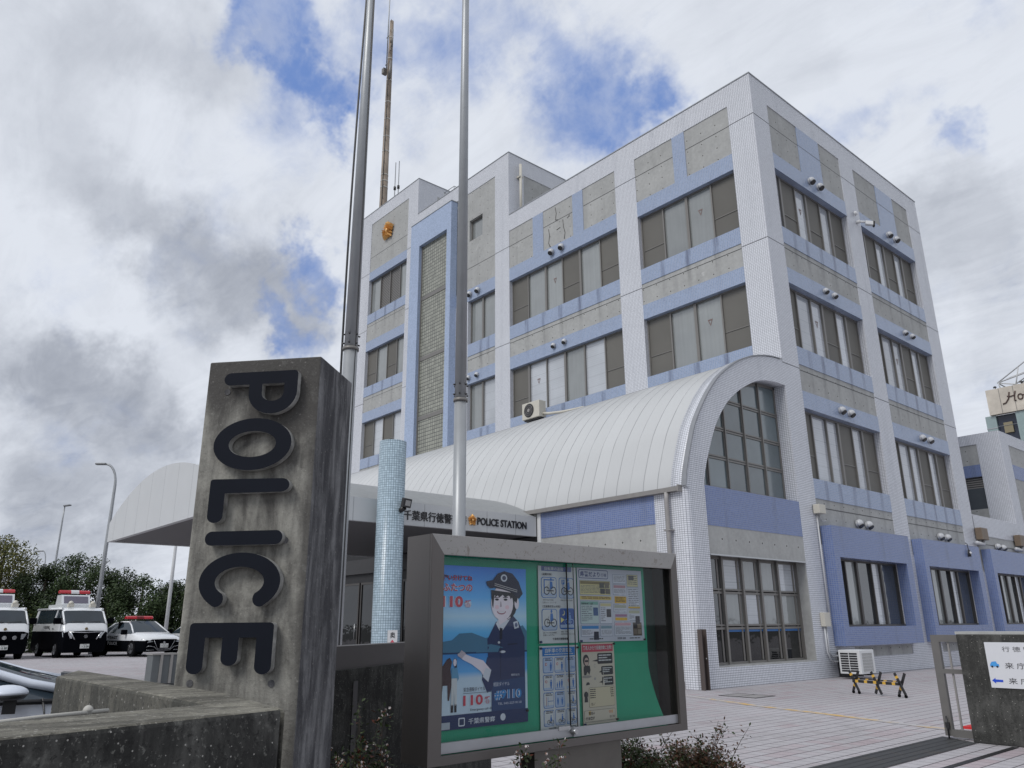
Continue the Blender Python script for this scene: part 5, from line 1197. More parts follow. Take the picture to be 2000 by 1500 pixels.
# ------------------------------------------------------------------ posters: printed sheets pinned to the green backing
class Poster:
    def __init__(s, name, label, y0, z1, wd, h, base=(.75, .77, .78), x=6.960, group=None, wave=.003):
        s.y0, s.z1, s.w, s.h, s.x = y0, z1, wd, h, x; s.mb = MB(); s.mats = []; s.idx = {}
        s.name = name; s.label = label; s.group = group; s.wave = wave
        s.grid(0, 0, 1, 1, base, 0, 10)
    def mi(s, col):
        if isinstance(col, bpy.types.Material): k = col.name
        else: k = tuple(round(c, 3) for c in col)
        if k not in s.idx: s.idx[k] = len(s.mats); s.mats.append(col if isinstance(col, bpy.types.Material) else colmat(col, .5))
        return s.idx[k]
    def p(s, u, v, l): return (s.x + .0007*l + s.wave*math.sin(u*5.1+v*2.0)*.5 + s.wave*.5, s.y0 + u*s.w, s.z1 - v*s.h)
    def grid(s, u0, v0, u1, v1, col, l=1, n=4):
        vs = [s.p(u0+(u1-u0)*i/n, v, l) for v in (v0, v1) for i in range(n+1)]
        s.mb.add(vs, [(i, n+1+i, n+2+i, i+1) for i in range(n)], s.mi(col), True)
    def rect(s, u0, v0, u1, v1, col, l=1): s.grid(u0, v0, u1, v1, col, l, max(1, int((u1-u0)*10)))
    def poly(s, pts, col, l=1): s.mb.add([s.p(u, v, l) for u, v in pts], [tuple(range(len(pts)))[::-1]], s.mi(col))
    def ell(s, cu, cv, ru, rv, col, l=1, a0=0, a1=360, n=20): s.poly([(cu+ru*math.cos(R(a0+(a1-a0)*i/n)), cv+rv*math.sin(R(a0+(a1-a0)*i/n))) for i in range(n+1)][: n if a1-a0 == 360 else n+1], col, l)
    def rr(s, u0, v0, u1, v1, r, col, l=1):
        ru, rv = r/s.w, r/s.h; pts = []
        for cu, cv, a in ((u1-ru, v0+rv, -90), (u1-ru, v1-rv, 0), (u0+ru, v1-rv, 90), (u0+ru, v0+rv, 180)): pts += [(cu+ru*math.cos(R(a+b)), cv+rv*math.sin(R(a+b))) for b in (0, 30, 60, 90)]
        s.poly(pts, col, l)
    def txt(s, tx, u, v, wd, h, col, l=3, bold=0.0):
        """u,v = lower left corner (v measured downwards), box wd x h in sheet units"""
        fn = lambda a, b, c: s.p(a, b, l)
        vs, fs, tw, th = text2d(tx, 1.0, bold)
        if fs: s.mb.add([s.p(u + x/tw*wd, v - y/th*h, l) for x, y in vs], fs, s.mi(col))
    def lines(s, u0, v0, u1, v1, n, col, l=2, th=.5, seed=1):
        rd = random.Random(seed); dv = (v1-v0)/n
        for i in range(n):
            u = u0
            e = u1 if rd.random() < .75 else u0+(u1-u0)*rd.uniform(.4, .9)
            while u < e:
                wd = rd.uniform(.02, .09)*(1 if s.w > .4 else 1.6); b = min(u+wd, e); s.mb.add([s.p(u, v0+dv*i, l), s.p(b, v0+dv*i, l), s.p(b, v0+dv*(i+th), l), s.p(u, v0+dv*(i+th), l)], [(0, 3, 2, 1)], s.mi(col)); u = b + .008
    def bike(s, cu, cv, r, col, fig, l=3):
        ru, rv = r/s.w, r/s.h
        for k in (-1, 1):
            c = (cu+k*ru*1.15, cv); P = [(c[0]+ru*math.cos(a), c[1]+rv*math.sin(a)) for a in [i*math.pi/8 for i in range(16)]]; Q = [(c[0]+ru*.78*math.cos(a), c[1]+rv*.78*math.sin(a)) for a in [i*math.pi/8 for i in range(16)]]
            s.mb.add([s.p(*q, l) for q in P+Q], [(i, 16+i, 16+(i+1) % 16, (i+1) % 16) for i in range(16)], s.mi(col))
        t_ = .12*ru
        for a, b in (((cu-ru*1.15, cv), (cu, cv)), ((cu, cv), (cu+ru*1.15, cv)), ((cu-ru*1.15, cv), (cu-ru*.7, cv-rv*1.5))):
            d = (b[0]-a[0], b[1]-a[1]); s.poly([(a[0], a[1]-rv*.12), (b[0]+t_, b[1]-rv*.12), (b[0]+t_, b[1]+rv*.12), (a[0], a[1]+rv*.12)], col, l)
        if fig: s.ell(cu+ru*.35, cv-rv*2.7, ru*.32, rv*.38, fig, l); s.poly([(cu, cv-rv*2.2), (cu+ru*.8, cv-rv*2.2), (cu+ru*1.0, cv-rv*.6), (cu+ru*.1, cv-rv*.2), (cu-ru*.1, cv-rv*.5)], fig, l)
    def man(s, cu, cv, h, col, l=3):
        ru, rv = h/s.w, h/s.h; s.ell(cu, cv-rv*.88, ru*.1, rv*.1, col, l); s.poly([(cu-ru*.16, cv-rv*.76), (cu+ru*.16, cv-rv*.76), (cu+ru*.13, cv-rv*.38), (cu+ru*.03, cv), (cu-ru*.06, cv), (cu-ru*.13, cv-rv*.38)], col, l)
    def done(s, pins=()):
        c = (s.x, s.y0+s.w/2, s.z1-s.h); t = thing(s.name, s.label, 'poster', c, s.group)
        s.mb.nofix = True; s.mb.nodoub = True; s.mb.build('sheet', s.mats, t)
        for u, v in pins:
            m_ = MB(); q = Vector(s.p(u, v, 4)); m_.cyl(q, q+Vector((.004, 0, 0)), .006, .004, 10); m_.cyl(q+Vector((.004, 0, 0)), q+Vector((.010, 0, 0)), .005, .007, 10); m_.build('pin', colmat(srgb(20, 40, 90) if u < .1 else (.02, .02, .02)), t)
        return t
Sg = srgb
def skyprint():
    m_, t, bs = newmat('printed poster picture'); P = t.n('ShaderNodeNewGeometry').outputs['Position']; z_ = t.sep(P)[2]
    cr_ = t.n('ShaderNodeValToRGB'); e = cr_.color_ramp.elements; t.link(t.ramp(z_, .80, 1.62, False), cr_.inputs[0])
    stops = [(0, Sg(205, 222, 232)), (.30, Sg(195, 214, 226)), (.34, Sg(80, 165, 225)), (.44, Sg(45, 135, 210)), (.58, Sg(95, 185, 235)), (.68, Sg(185, 218, 235)), (.80, Sg(90, 180, 240)), (1, Sg(35, 115, 210))]
    e[0].position, e[0].color = stops[0][0], (*stops[0][1], 1); e[1].position, e[1].color = 1.0, (*stops[-1][1], 1)
    for p_, c_ in stops[1:-1]: q = e.new(p_); q.color = (*c_, 1)
    t.link(t.mix(t.math('MULTIPLY', t.noise(P, 9.0, 4.0), .25), cr_.outputs[0], Sg(120, 170, 210)), bs.inputs['Base Color']); bs.inputs['Roughness'].default_value = .4; return m_
# --- A: officer poster
A = Poster('poster', 'blue poster of a smiling policewoman in a cap with red 110 lettering', -16.430, 1.62, .60, .815, skyprint())
navy, skin, hair, whi, red = Sg(34, 50, 92), Sg(226, 218, 226), Sg(22, 24, 36), Sg(205, 212, 222), Sg(190, 60, 80)
A.poly([(0, .48), (.12, .47), (.2, .43), (.34, .425), (.5, .46), (.7, .44), (.95, .38), (1, .42), (1, .55), (0, .55)], Sg(70, 120, 150), 1)
A.rect(0, .545, 1, .555, Sg(24, 60, 100), 2)
A.poly([(.62, .36), (.80, .30), (.90, .36), (.97, .46), (.97, .72), (.52, .76), (.46, .72), (.47, .66), (.53, .60), (.52, .47)], navy, 3)          # jacket
A.poly([(.46, .72), (.52, .58), (.62, .62), (.62, .78), (.52, .80)], navy, 4)
A.poly([(.18, .555), (.22, .545), (.34, .575), (.47, .60), (.56, .66), (.50, .715), (.44, .665), (.34, .62), (.24, .59)], skin, 5)              # raised forearm and palm
for k in range(4): A.poly([(.18+.012*k, .565-.008*k), (.185+.012*k, .555-.008*k), (.235+.012*k, .575-.008*k), (.23+.012*k, .585-.008*k)], Sg(186, 176, 184), 6)
A.poly([(.50, .645), (.565, .66), (.53, .735), (.465, .70)], whi, 6)
A.poly([(.62, .37), (.68, .43), (.83, .31), (.80, .28), (.66, .33)], whi, 4); A.poly([(.64, .28), (.82, .27), (.80, .33), (.66, .38)], skin, 5)   # collar, neck
A.poly([(.665, .395), (.70, .40), (.695, .47), (.665, .47)], Sg(16, 24, 48), 5); A.poly([(.675, .47), (.682, .47), (.678, .72), (.670, .72)], Sg(22, 34, 66), 5); A.poly([(.76, .50), (.88, .495), (.88, .505), (.76, .51)], Sg(24, 36, 68), 5); A.ell(.655, .49, .014, .008, whi, 6)
A.poly([(.565, .19), (.60, .185), (.585, .27), (.572, .25)], hair, 7); A.poly([(.60, .20), (.64, .185), (.66, .20), (.70, .18), (.73, .20), (.78, .18), (.80, .21), (.82, .19), (.80, .17), (.62, .165)], hair, 7); A.ell(.63, .262, .025, .014, Sg(228, 200, 208), 7); A.ell(.755, .262, .025, .014, Sg(228, 200, 208), 7)
A.ell(.73, .225, .155, .125, hair, 5); A.ell(.695, .235, .135, .115, skin, 6); A.ell(.875, .235, .028, .04, skin, 6)                           # hair, face, ear
A.poly([(.56, .15), (.90, .17), (.87, .235), (.80, .19), (.70, .175), (.60, .185), (.565, .21)], hair, 7)
A.poly([(.50, .095), (.58, .085), (.64, .04), (.72, .022), (.82, .035), (.90, .09), (.95, .17), (.90, .205), (.82, .165), (.70, .145), (.60, .135), (.55, .14), (.51, .12)], Sg(20, 28, 56), 8)
for dv in (0, .012): A.poly([(.60, .105+dv), (.88, .145+dv), (.88, .149+dv), (.60, .109+dv)], Sg(190, 190, 190), 9)
A.ell(.715, .068, .04, .025, whi, 9); A.ell(.715, .068, .024, .015, Sg(60, 70, 100), 10)
for cu_ in (.63, .735): A.ell(cu_, .212, .024, .0075, Sg(30, 30, 44), 7); A.poly([(cu_-.032, .197), (cu_+.032, .194), (cu_+.03, .199), (cu_-.03, .202)], Sg(60, 54, 66), 7)
A.poly([(.672, .225), (.68, .225), (.69, .258), (.665, .262)], Sg(172, 160, 172), 7)
A.ell(.685, .288, .055, .022, Sg(160, 110, 125), 7, 0, 180); A.ell(.685, .289, .045, .012, Sg(222, 222, 226), 8, 0, 180)
A.poly([(.83, .36), (.885, .35), (.90, .395), (.845, .405)], whi, 5); A.ell(.865, .378, .018, .014, Sg(90, 100, 130), 6); A.ell(.70, .55, .035, .008, whi, 5)
A.poly([(0, .64), (.03, .62), (.07, .585), (.10, .575), (.125, .60), (.11, .645), (.125, .72), (.10, .83), (.085, .83), (.08, .74), (.03, .74), (.02, .80), (0, .80)], Sg(62, 40, 44), 3)   # horse
A.ell(.155, .605, .018, .022, skin, 4); A.poly([(.135, .60), (.15, .58), (.175, .585), (.18, .64), (.165, .65)], hair, 3)
A.poly([(.12, .64), (.18, .635), (.20, .70), (.185, .72), (.185, .70), (.12, .70)], Sg(90, 150, 185), 5); A.poly([(.12, .70), (.18, .70), (.18, .86), (.155, .86), (.15, .78), (.14, .86), (.118, .86)], Sg(200, 206, 208), 5)
for u_ in (.128, .165): A.rect(u_-.01, .855, u_+.014, .90, Sg(20, 20, 30), 5)
A.rect(0, .915, 1, 1, Sg(22, 46, 92), 3)
def otxt(P_, tx, u, v, w_, h, c, oc, l=6, b=.03):
    P_.txt(tx, u, v, w_, h, oc, l, b+.045); P_.txt(tx, u, v, w_, h, c, l+1, b)
otxt(A, '使い分けてね', .005, .098, .335, .038, red, Sg(25, 30, 70), 4, .01); otxt(A, 'ふたつの', .01, .165, .33, .05, red, whi, 4, .02)
otxt(A, '110', .005, .265, .23, .07, red, whi, 4, .04); otxt(A, '番', .25, .265, .085, .045, red, whi, 4, .01)
A.txt('緊急通報ダイヤル', .255, .785, .24, .026, Sg(40, 50, 70), 4); A.rect(.25, .793, .57, .796, Sg(90, 110, 130), 4)
otxt(A, '110', .25, .868, .22, .062, red, whi, 4, .03); A.txt('番', .485, .865, .075, .044, red, 6, .01); A.txt('Emergency call dial', .33, .905, .26, .018, Sg(30, 40, 60), 4)
A.poly([(.57, .735), (.97, .715), (.97, .915), (.57, .915)], Sg(36, 66, 112), 4); A.txt('相談ダイヤル', .59, .765, .19, .026, whi, 5)
otxt(A, '#9110', .60, .85, .32, .062, Sg(40, 130, 195), whi, 6, .03); A.txt('TEL 043-227-9110', .64, .88, .28, .014, whi, 5)
A.txt('千葉県警察', .31, .978, .30, .034, whi, 5, .012); A.rr(.20, .935, .27, .985, .006, whi, 5); A.rr(.21, .942, .26, .978, .004, Sg(30, 50, 90), 6); A.ell(.70, .955, .03, .022, whi, 5); A.rect(.01, .955, .11, .995, Sg(170, 180, 190), 5); A.txt('撮影協力', .80, .706, .10, .014, whi, 5)
A.done([(.985, .93)])
# --- B: bicycle theft sheet
blu, lb, ink, wb = Sg(50, 110, 180), Sg(160, 180, 205), Sg(30, 32, 40), Sg(190, 196, 198)
P_ = Poster('poster', 'pale sheet with four bicycle safety pictograms, at the top centre of the board', -15.735, 1.645, .315, .437, wb)
P_.rect(.08, .0, .88, .065, Sg(90, 105, 150), 1); P_.txt('自転車の盗難', .16, .055, .5, .045, wb, 2, .01)
P_.txt('〈盗難対策〉', .09, .125, .26, .032, ink, 2, .01); P_.txt('〈交通事故防止対策〉', .09, .545, .48, .032, ink, 2, .01)
for (u, v), kind in (((.07, .145), 0), ((.53, .145), 1), ((.07, .56), 2), ((.53, .55), 3)):
    P_.rr(u, v, u+.40, v+.275, .016, blu, 1); P_.rr(u+.014, v+.009, u+.386, v+.266, .014, wb if kind < 3 else Sg(40, 80, 150), 2)
    P_.rect(u+.02, v+.215, u+.38, v+.255, lb, 3)
    if kind < 3: P_.bike(u+.22, v+.18, .024, ink, blu, 4)
    else:
        P_.ell(u+.10, v+.06, .045, .035, Sg(220, 215, 160), 3); P_.ell(u+.08, v+.052, .042, .033, Sg(40, 80, 150), 4); P_.bike(u+.25, v+.18, .018, Sg(150, 175, 215), Sg(110, 150, 205), 4); P_.poly([(u+.03, v+.12), (u+.13, v+.15), (u+.03, v+.19)], Sg(215, 210, 130), 4)
    if kind == 0: P_.rect(u+.06, v+.03, u+.085, v+.22, blu, 4); P_.rect(u+.06, v+.03, u+.33, v+.045, blu, 4)
    if kind == 1: P_.rect(u+.07, v+.03, u+.15, v+.09, blu, 4); P_.txt('P', u+.09, v+.083, .04, .045, wb, 5, .02); P_.rect(u+.10, v+.09, u+.115, v+.22, blu, 4)
P_.txt('自宅でも必ず施錠', .11, .455, .27, .02, ink, 2); P_.txt('二重ロック・ワイヤー錠', .09, .488, .36, .02, ink, 2); P_.txt('駐輪場でも必ず施錠', .57, .455, .32, .02, ink, 2)
P_.txt('急いでいても安全確認', .10, .875, .35, .02, ink, 2); P_.txt('交通ルールを守る', .10, .905, .28, .02, ink, 2); P_.txt('夜間・早朝', .56, .865, .18, .02, ink, 2); P_.txt('反射材を装着 ライト点灯', .56, .895, .38, .02, ink, 2); P_.txt('千葉県行徳警察署', .34, .96, .40, .03, ink, 2, .01)
P_.done([(.02, .98)])
# --- C: police newsletter
P_ = Poster('poster', 'wide newsletter sheet crowded with small yellow and white text boxes, top right of the board', -15.41, 1.647, .605, .437, Sg(182, 188, 200))
P_.rr(.02, .02, .46, .145, .012, Sg(60, 75, 120), 1); P_.rr(.028, .030, .452, .135, .010, Sg(182, 188, 200), 2); P_.txt('県警だより', .04, .122, .29, .075, Sg(60, 75, 120), 3, .03); P_.txt('行徳', .345, .115, .09, .05, Sg(60, 75, 120), 3, .01)
def boxed(u0, v0, u1, v1, c, n, hd=None, seed=1, ph=None):
    P_.rect(u0, v0, u1, v1, Sg(90, 110, 140), 1); P_.rect(u0+.004, v0+.005, u1-.004, v1-.005, c, 2)
    v = v0+.02
    if hd: P_.rect(u0+.01, v0+.012, u1-.012, v0+.052, hd, 3); v = v0+.07
    P_.lines(u0+.015, v, u1-(.10 if ph else .015), v1-.02, n, Sg(80, 84, 100), 3, .34, seed)
    if ph: P_.rect(u1-.085, v+.02, u1-.015, v+.13, ph, 4)
yl, whc = Sg(196, 190, 140), Sg(196, 202, 212)
boxed(.03, .17, .49, .37, yl, 6, Sg(120, 110, 70), 2)
for k, (a, b) in enumerate(((.32, .20), (.40, .20), (.33, .28), (.41, .28))): P_.rect(a, b, a+.07, b+.07, Sg(*[(70, 74, 70), (110, 104, 90), (50, 54, 60), (96, 92, 84)][k]), 4)
P_.rect(.03, .385, .50, .435, Sg(200, 180, 90), 2); P_.lines(.05, .392, .48, .43, 2, Sg(90, 60, 40), 3, .5, 5)
boxed(.03, .45, .30, .76, Sg(176, 196, 196), 9, Sg(110, 160, 150), 3, Sg(40, 80, 130)); P_.txt('自転車の鍵・合鍵', .045, .505, .17, .03, Sg(30, 40, 50), 5, .01)
boxed(.315, .47, .50, .76, whc, 8, Sg(190, 184, 140), 4, Sg(50, 50, 60)); boxed(.03, .775, .30, .93, whc, 6, Sg(60, 130, 190), 6, Sg(40, 44, 60)); boxed(.315, .775, .50, .93, whc, 5, Sg(120, 150, 165), 7)
boxed(.53, .07, .74, .20, whc, 5, None, 8); boxed(.53, .21, .74, .36, whc, 5, Sg(170, 130, 140), 9); P_.rect(.55, .38, .735, .475, Sg(205, 165, 30), 2); P_.lines(.565, .392, .72, .465, 4, Sg(70, 50, 20), 3, .5, 10)
boxed(.53, .49, .74, .60, whc, 4, Sg(160, 165, 150), 11); P_.rect(.55, .63, .735, .665, Sg(150, 110, 140), 2); P_.rect(.55, .675, .735, .715, Sg(210, 170, 40), 2); boxed(.53, .735, .80, .93, whc, 7, Sg(190, 150, 160), 12)
boxed(.755, .06, .94, .24, Sg(190, 186, 150), 5, None, 13); P_.rect(.785, .075, .87, .14, Sg(80, 80, 84), 4); boxed(.755, .25, .95, .55, whc, 10, None, 14); P_.rect(.76, .52, .95, .545, Sg(200, 170, 60), 4); boxed(.755, .565, .95, .72, whc, 5, Sg(170, 175, 150), 15, Sg(40, 40, 50)); P_.rect(.82, .745, .96, .93, Sg(84, 74, 66), 2)
for k in range(4): P_.rect(.83+.065*(k % 2), .76+.08*(k//2), .885+.065*(k % 2), .825+.08*(k//2), Sg(*[(40, 38, 40), (120, 110, 96), (110, 100, 90), (130, 122, 110)][k]), 3)
P_.lines(.15, .955, .35, .975, 1, ink, 2, .6, 16); P_.lines(.57, .95, .70, .98, 2, ink, 2, .5, 17); P_.lines(.76, .955, .93, .975, 1, ink, 2, .6, 18)
P_.done([(.02, .985), (.985, .985)])
# --- D: bicycle traffic safety sheet
P_ = Poster('poster', 'white sheet with a blue heading and twelve small figure panels, below the bicycle sheet', -15.735, 1.195, .312, .455, wb)
P_.rect(.07, .02, .92, .125, Sg(40, 115, 185), 1); P_.txt('自転車の交通安全', .14, .085, .70, .055, wb, 2, .018); P_.lines(.12, .098, .88, .118, 1, wb, 2, .5, 3)
k = 0
for r_ in range(4):
    for c_ in range(3):
        u, v = .08+c_*.29, .14+r_*.205; P_.rr(u, v, u+.26, v+.185, .010, blu, 1); P_.rr(u+.01, v+.007, u+.25, v+.178, .009, wb if (r_+c_*2) % 4 else lb, 2); P_.lines(u+.05, v+.012, u+.22, v+.045, 2, ink, 3, .5, k); P_.rect(u+.015, v+.15, u+.245, v+.172, lb, 3)
        if r_ == 3 or k == 8: P_.bike(u+.16, v+.14, .012, ink, blu, 4)
        elif k == 4: [P_.man(u+.06+.06*q, v+.16, .03+.008*q, blu, 4) for q in range(3)]
        elif k == 7: P_.man(u+.07, v+.16, .042, blu, 4); P_.man(u+.18, v+.16, .042, blu, 4)
        elif k == 6: P_.rect(u+.06, v+.05, u+.068, v+.16, Sg(150, 60, 70), 4); P_.rect(u+.10, v+.05, u+.108, v+.16, blu, 4); P_.rect(u+.108, v+.10, u+.24, v+.106, blu, 4)
        elif k == 2: P_.rect(u+.03, v+.08, u+.1, v+.15, lb, 4); P_.bike(u+.19, v+.13, .007, blu, None, 4)
        else: P_.man(u+.19, v+.165, .05, blu, 4); P_.ell(u+.07, v+.08, .025, .017, Sg(190, 80, 80), 4); P_.ell(u+.07, v+.08, .016, .011, wb, 5)
        k += 1
P_.lines(.2, .962, .9, .99, 2, ink, 2, .5, 33)
P_.done([(.02, .03), (.98, .03)])
# --- E: fraud warning sheet
P_ = Poster('poster', 'cream sheet with a red heading and black speech balloons, right of the bicycle sheets', -15.395, 1.205, .292, .455, Sg(186, 182, 168))
P_.rect(.02, .02, .96, .115, Sg(180, 70, 90), 1); P_.txt('著名人かたり投資詐欺に注意！', .05, .092, .88, .055, wb, 2, .02)
bk_ = Sg(34, 38, 44)
for (u0, v0, u1, v1), tail in (((.47, .135, .94, .27), (.30, .23)), ((.58, .30, .94, .41), (.50, .375)), ((.60, .43, .94, .54), (.50, .50))):
    P_.rr(u0, v0, u1, v1, .008, bk_, 1); P_.poly([(u0+.01, v1-.06), (u0+.01, v1-.03), tail], bk_, 1); P_.lines(u0+.04, v0+.02, u1-.04, v1-.02, 3, wb, 2, .45, int(u0*50)+int(v0*90))
P_.ell(.13, .22, .09, .075, bk_, 1); P_.ell(.14, .235, .062, .05, Sg(180, 160, 150), 2); P_.rect(.09, .215, .19, .24, bk_, 3); P_.poly([(.06, .29), (.23, .285), (.25, .34), (.21, .40), (.16, .36), (.12, .40), (.06, .40), (.05, .33)], bk_, 2); P_.ell(.14, .42, .14, .018, Sg(140, 140, 136), 1)
P_.ell(.39, .29, .035, .025, Sg(150, 150, 150), 1); P_.ell(.39, .29, .026, .018, Sg(186, 182, 168), 2); P_.ell(.38, .45, .03, .018, Sg(150, 150, 150), 1); P_.poly([(.10, .525), (.22, .52), (.20, .49), (.13, .49)], bk_, 1)
P_.rr(.18, .555, .96, .80, .01, Sg(120, 120, 112), 1); P_.rr(.187, .56, .953, .795, .009, Sg(190, 184, 160), 2); P_.lines(.21, .575, .92, .70, 5, ink, 3, .42, 21); P_.txt('犯人逮捕にご協力を！', .24, .775, .50, .034, ink, 3, .008)
P_.ell(.10, .64, .06, .04, bk_, 1); P_.poly([(.06, .67), (.14, .67), (.15, .73), (.05, .73)], bk_, 1)
P_.rr(.03, .83, .96, .97, .008, Sg(120, 120, 112), 1); P_.rr(.037, .835, .953, .965, .007, Sg(186, 182, 168), 2); P_.rect(.16, .84, .86, .89, Sg(205, 175, 80), 3); P_.txt('電話de詐欺', .15, .885, .36, .038, ink, 4, .01); P_.txt('相談専用窓口', .53, .885, .34, .034, Sg(190, 100, 40), 4, .01); P_.txt('行徳警察署☎047-397-0110', .06, .95, .86, .042, ink, 4, .008)
P_.done([(.02, .99), (.98, .97), (.98, .02)])

# ------------------------------------------------------------------ planting bed and flowering shrubs
pb_ = MB(); pb_.add([(7.32, -17.55, .02), (6.35, -17.2, .02), (5.2, -15.3, .02), (5.9, -13.2, .02), (7.2, -13.3, .02)], [(0, 4, 3, 2, 1)]); struct(pb_.build('planting_bed', M_SOIL))
def leafquad(mb, p, d, n_, L_, W_, mi=0):
    s_ = d.cross(n_).normalized()*W_/2; mb.add([p, p + d*L_*.5 + s_ + n_*L_*.06, p + d*L_, p + d*L_*.5 - s_ + n_*L_*.06], [(0, 1, 2, 3)], mi)
def shrub(c, rx, ry, h, n, label, mleaf, flowers, seed, spikes=5):
    rd = random.Random(seed); c = Vector(c); t = thing('flowering_shrub', label, 'shrub', tuple(c), 'shrubs around the notice board')
    st, lf, fl_, cx_ = MB(), MB(), MB(), MB(); lf.nofix = lf.nodoub = True; fl_.nofix = fl_.nodoub = True
    for i in range(n):
        a = rd.uniform(0, 2*math.pi); q = math.sqrt(rd.random()); tip = c + Vector((rx*q*math.cos(a), ry*q*math.sin(a), h*(1.0-.35*q*q)*rd.uniform(.55, 1.0)))
        if i < spikes: tip = c + Vector((rx*rd.uniform(-.9, .9), ry*rd.uniform(-.95, .95), h*rd.uniform(1.0, 1.18)))
        b = c + Vector((rx*.3*rd.uniform(-1, 1), ry*.45*rd.uniform(-1, 1), 0)); mid = (b+tip)/2 + Vector((0, 0, h*.18)); pts = []
        for k in range(7): s_ = k/6; pts.append(b*(1-s_)**2 + mid*2*s_*(1-s_) + tip*s_*s_)
        st.tube([tuple(p) for p in pts], [.004*(1-.7*k/6) for k in range(7)], 4)
        for k in range(58):
            s_ = rd.uniform(.12, 1.0)**.8; j = min(int(s_*6), 5); p = pts[j].lerp(pts[j+1], s_*6-j); d = Vector((rd.gauss(0, 1), rd.gauss(0, 1), rd.gauss(.2, .6))).normalized(); n_ = Vector((rd.gauss(0, .5), rd.gauss(0, .5), 1)).normalized()
            tw_ = p + d*rd.uniform(0, .045); leafquad(lf, tw_, d, n_, rd.uniform(.018, .036), rd.uniform(.011, .019))
        if rd.random() < flowers:
            for k in range(rd.randint(2, 5)):
                p = tip + Vector((rd.gauss(0, .018), rd.gauss(0, .018), rd.gauss(0, .014))); d0 = Vector((rd.gauss(0, .8), rd.gauss(0, .8), rd.gauss(.4, .5))).normalized(); u_ = d0.orthogonal().normalized(); w_ = d0.cross(u_)
                for z_ in range(5):
                    a = z_*2*math.pi/5; e = (u_*math.cos(a) + w_*math.sin(a)); leafquad(fl_, p, (e + d0*.4).normalized(), d0, .0085, .006)
                for z_ in range(4):
                    a = z_*math.pi/2; e = (u_*math.cos(a) + w_*math.sin(a)); leafquad(fl_, p - d0*.012, (e + d0*1.0).normalized(), d0, .010, .004, 1)
    st.build('stem', M_BARK, t); lf.build('foliage', mleaf, t)
    if fl_.v: fl_.build('blossom', [M_PETAL, M_CALYX], t)
    return t
shrub((6.72, -16.74, 0), .26, .30, .80, 190, 'small-leaved shrub with white blossoms between the pillar and the notice board', M_LFB, .45, 11)
shrub((7.22, -15.95, 0), .10, .17, .62, 42, 'sparse flowering sprig in front of the notice board post', M_LFB, .8, 12, 9)
shrub((6.62, -14.72, 0), .36, .44, .64, 360, 'dark green shrub under the right end of the notice board', M_LFB, .12, 13, 8)
shrub((6.68, -14.02, 0), .36, .42, .54, 340, 'reddish-leaved shrub nearest the paved yard', M_LFR, .12, 14, 10)

# ------------------------------------------------------------------ trees beyond the car park
def make_tree(seed, h, w_, mleaf, label, loc, n=15000, leaf=.15):
    rd = random.Random(seed); t = thing('tree', label, 'tree', loc, 'trees beyond the car park'); L0 = Vector(loc)
    tk = MB(); tk.tube([tuple(L0), tuple(L0+Vector((.1, .05, h*.3))), tuple(L0+Vector((-.05, .1, h*.62))), tuple(L0+Vector((.05, .1, h*.9)))], [.22, .17, .10, .03], 8)
    bl_ = []
    for k in range(24):
        a = rd.uniform(0, 6.28); q = rd.uniform(.25, 1)*w_*.56; z = h*rd.uniform(.10, .86); q *= math.sqrt(max(0.12, 1-((z/h-.45)/.55)**2)); c = L0 + Vector((q*math.cos(a), q*math.sin(a), z)); bl_.append((c, rd.uniform(.6, 1.0)*w_*.24))
        tk.tube([tuple(L0+Vector((0, 0, z*.55))), tuple(L0.lerp(c, .5)+Vector((0, 0, h*.15))), tuple(c)], [.07, .05, .02], 5)
    bl_.append((L0+Vector((0, 0, h*.88)), w_*.16))
    tk.build('trunk', M_BARK, t); lf = MB(); lf.nofix = lf.nodoub = True
    for i in range(n):
        c, r_ = rd.choice(bl_); d = Vector((rd.gauss(0, 1), rd.gauss(0, 1), rd.gauss(0, 1))).normalized(); p = c + d*r_*(rd.random()**.42)*Vector((1, 1, .8)).length/1.6
        if p.z < .15: continue
        o_ = (d + Vector((rd.gauss(0, .7), rd.gauss(0, .7), rd.gauss(0, .7)))).normalized(); leafquad(lf, p, o_.orthogonal().normalized(), o_, leaf*rd.uniform(.6, 1.2), leaf*rd.uniform(.4, .7))
    lf.build('crown', mleaf, t); return t
TREES = [(-47.9, -13.1, 7.2, 6.0, M_LF2, 'yellowing tree at the left edge of the picture behind the first van'), (-47.0, -10.8, 6.9, 5.4, M_LF2, 'tall yellow-green tree left of the small street lamp'), (-45.6, -8.6, 5.2, 3.6, M_LF1, 'dark tree above the second police van'),
         (-44.6, -7.1, 5.9, 4.0, M_LF3, 'rounded mid green tree just left of the curved street lamp'), (-43.6, -5.4, 4.9, 3.8, M_LF1, 'dark evergreen right of the curved street lamp'), (-42.0, -3.9, 4.5, 3.8, M_LF3, 'mid green tree behind the patrol sedan roof'),
         (-41.5, -2.2, 4.1, 3.6, M_LF1, 'dark tree behind the white lamp pole'), (-40.3, -.6, 4.3, 3.6, M_LF1, 'dark tree just left of the concrete sign pillar'), (-39.5, 1.2, 4.6, 4.0, M_LF3, 'green tree mostly hidden behind the concrete sign pillar'), (-49.5, -16.0, 6.0, 5.0, M_LF1, 'dark tree outermost to the left behind the vans')]
for i, (x, y, h, w_, mt_, lb_) in enumerate(TREES): make_tree(40+i, h, w_, mt_, lb_, (x, y, 0), n=26000 if mt_ is M_LF2 else 15000)
hd = MB(); hd.nofix = hd.nodoub = True; rd = random.Random(5)
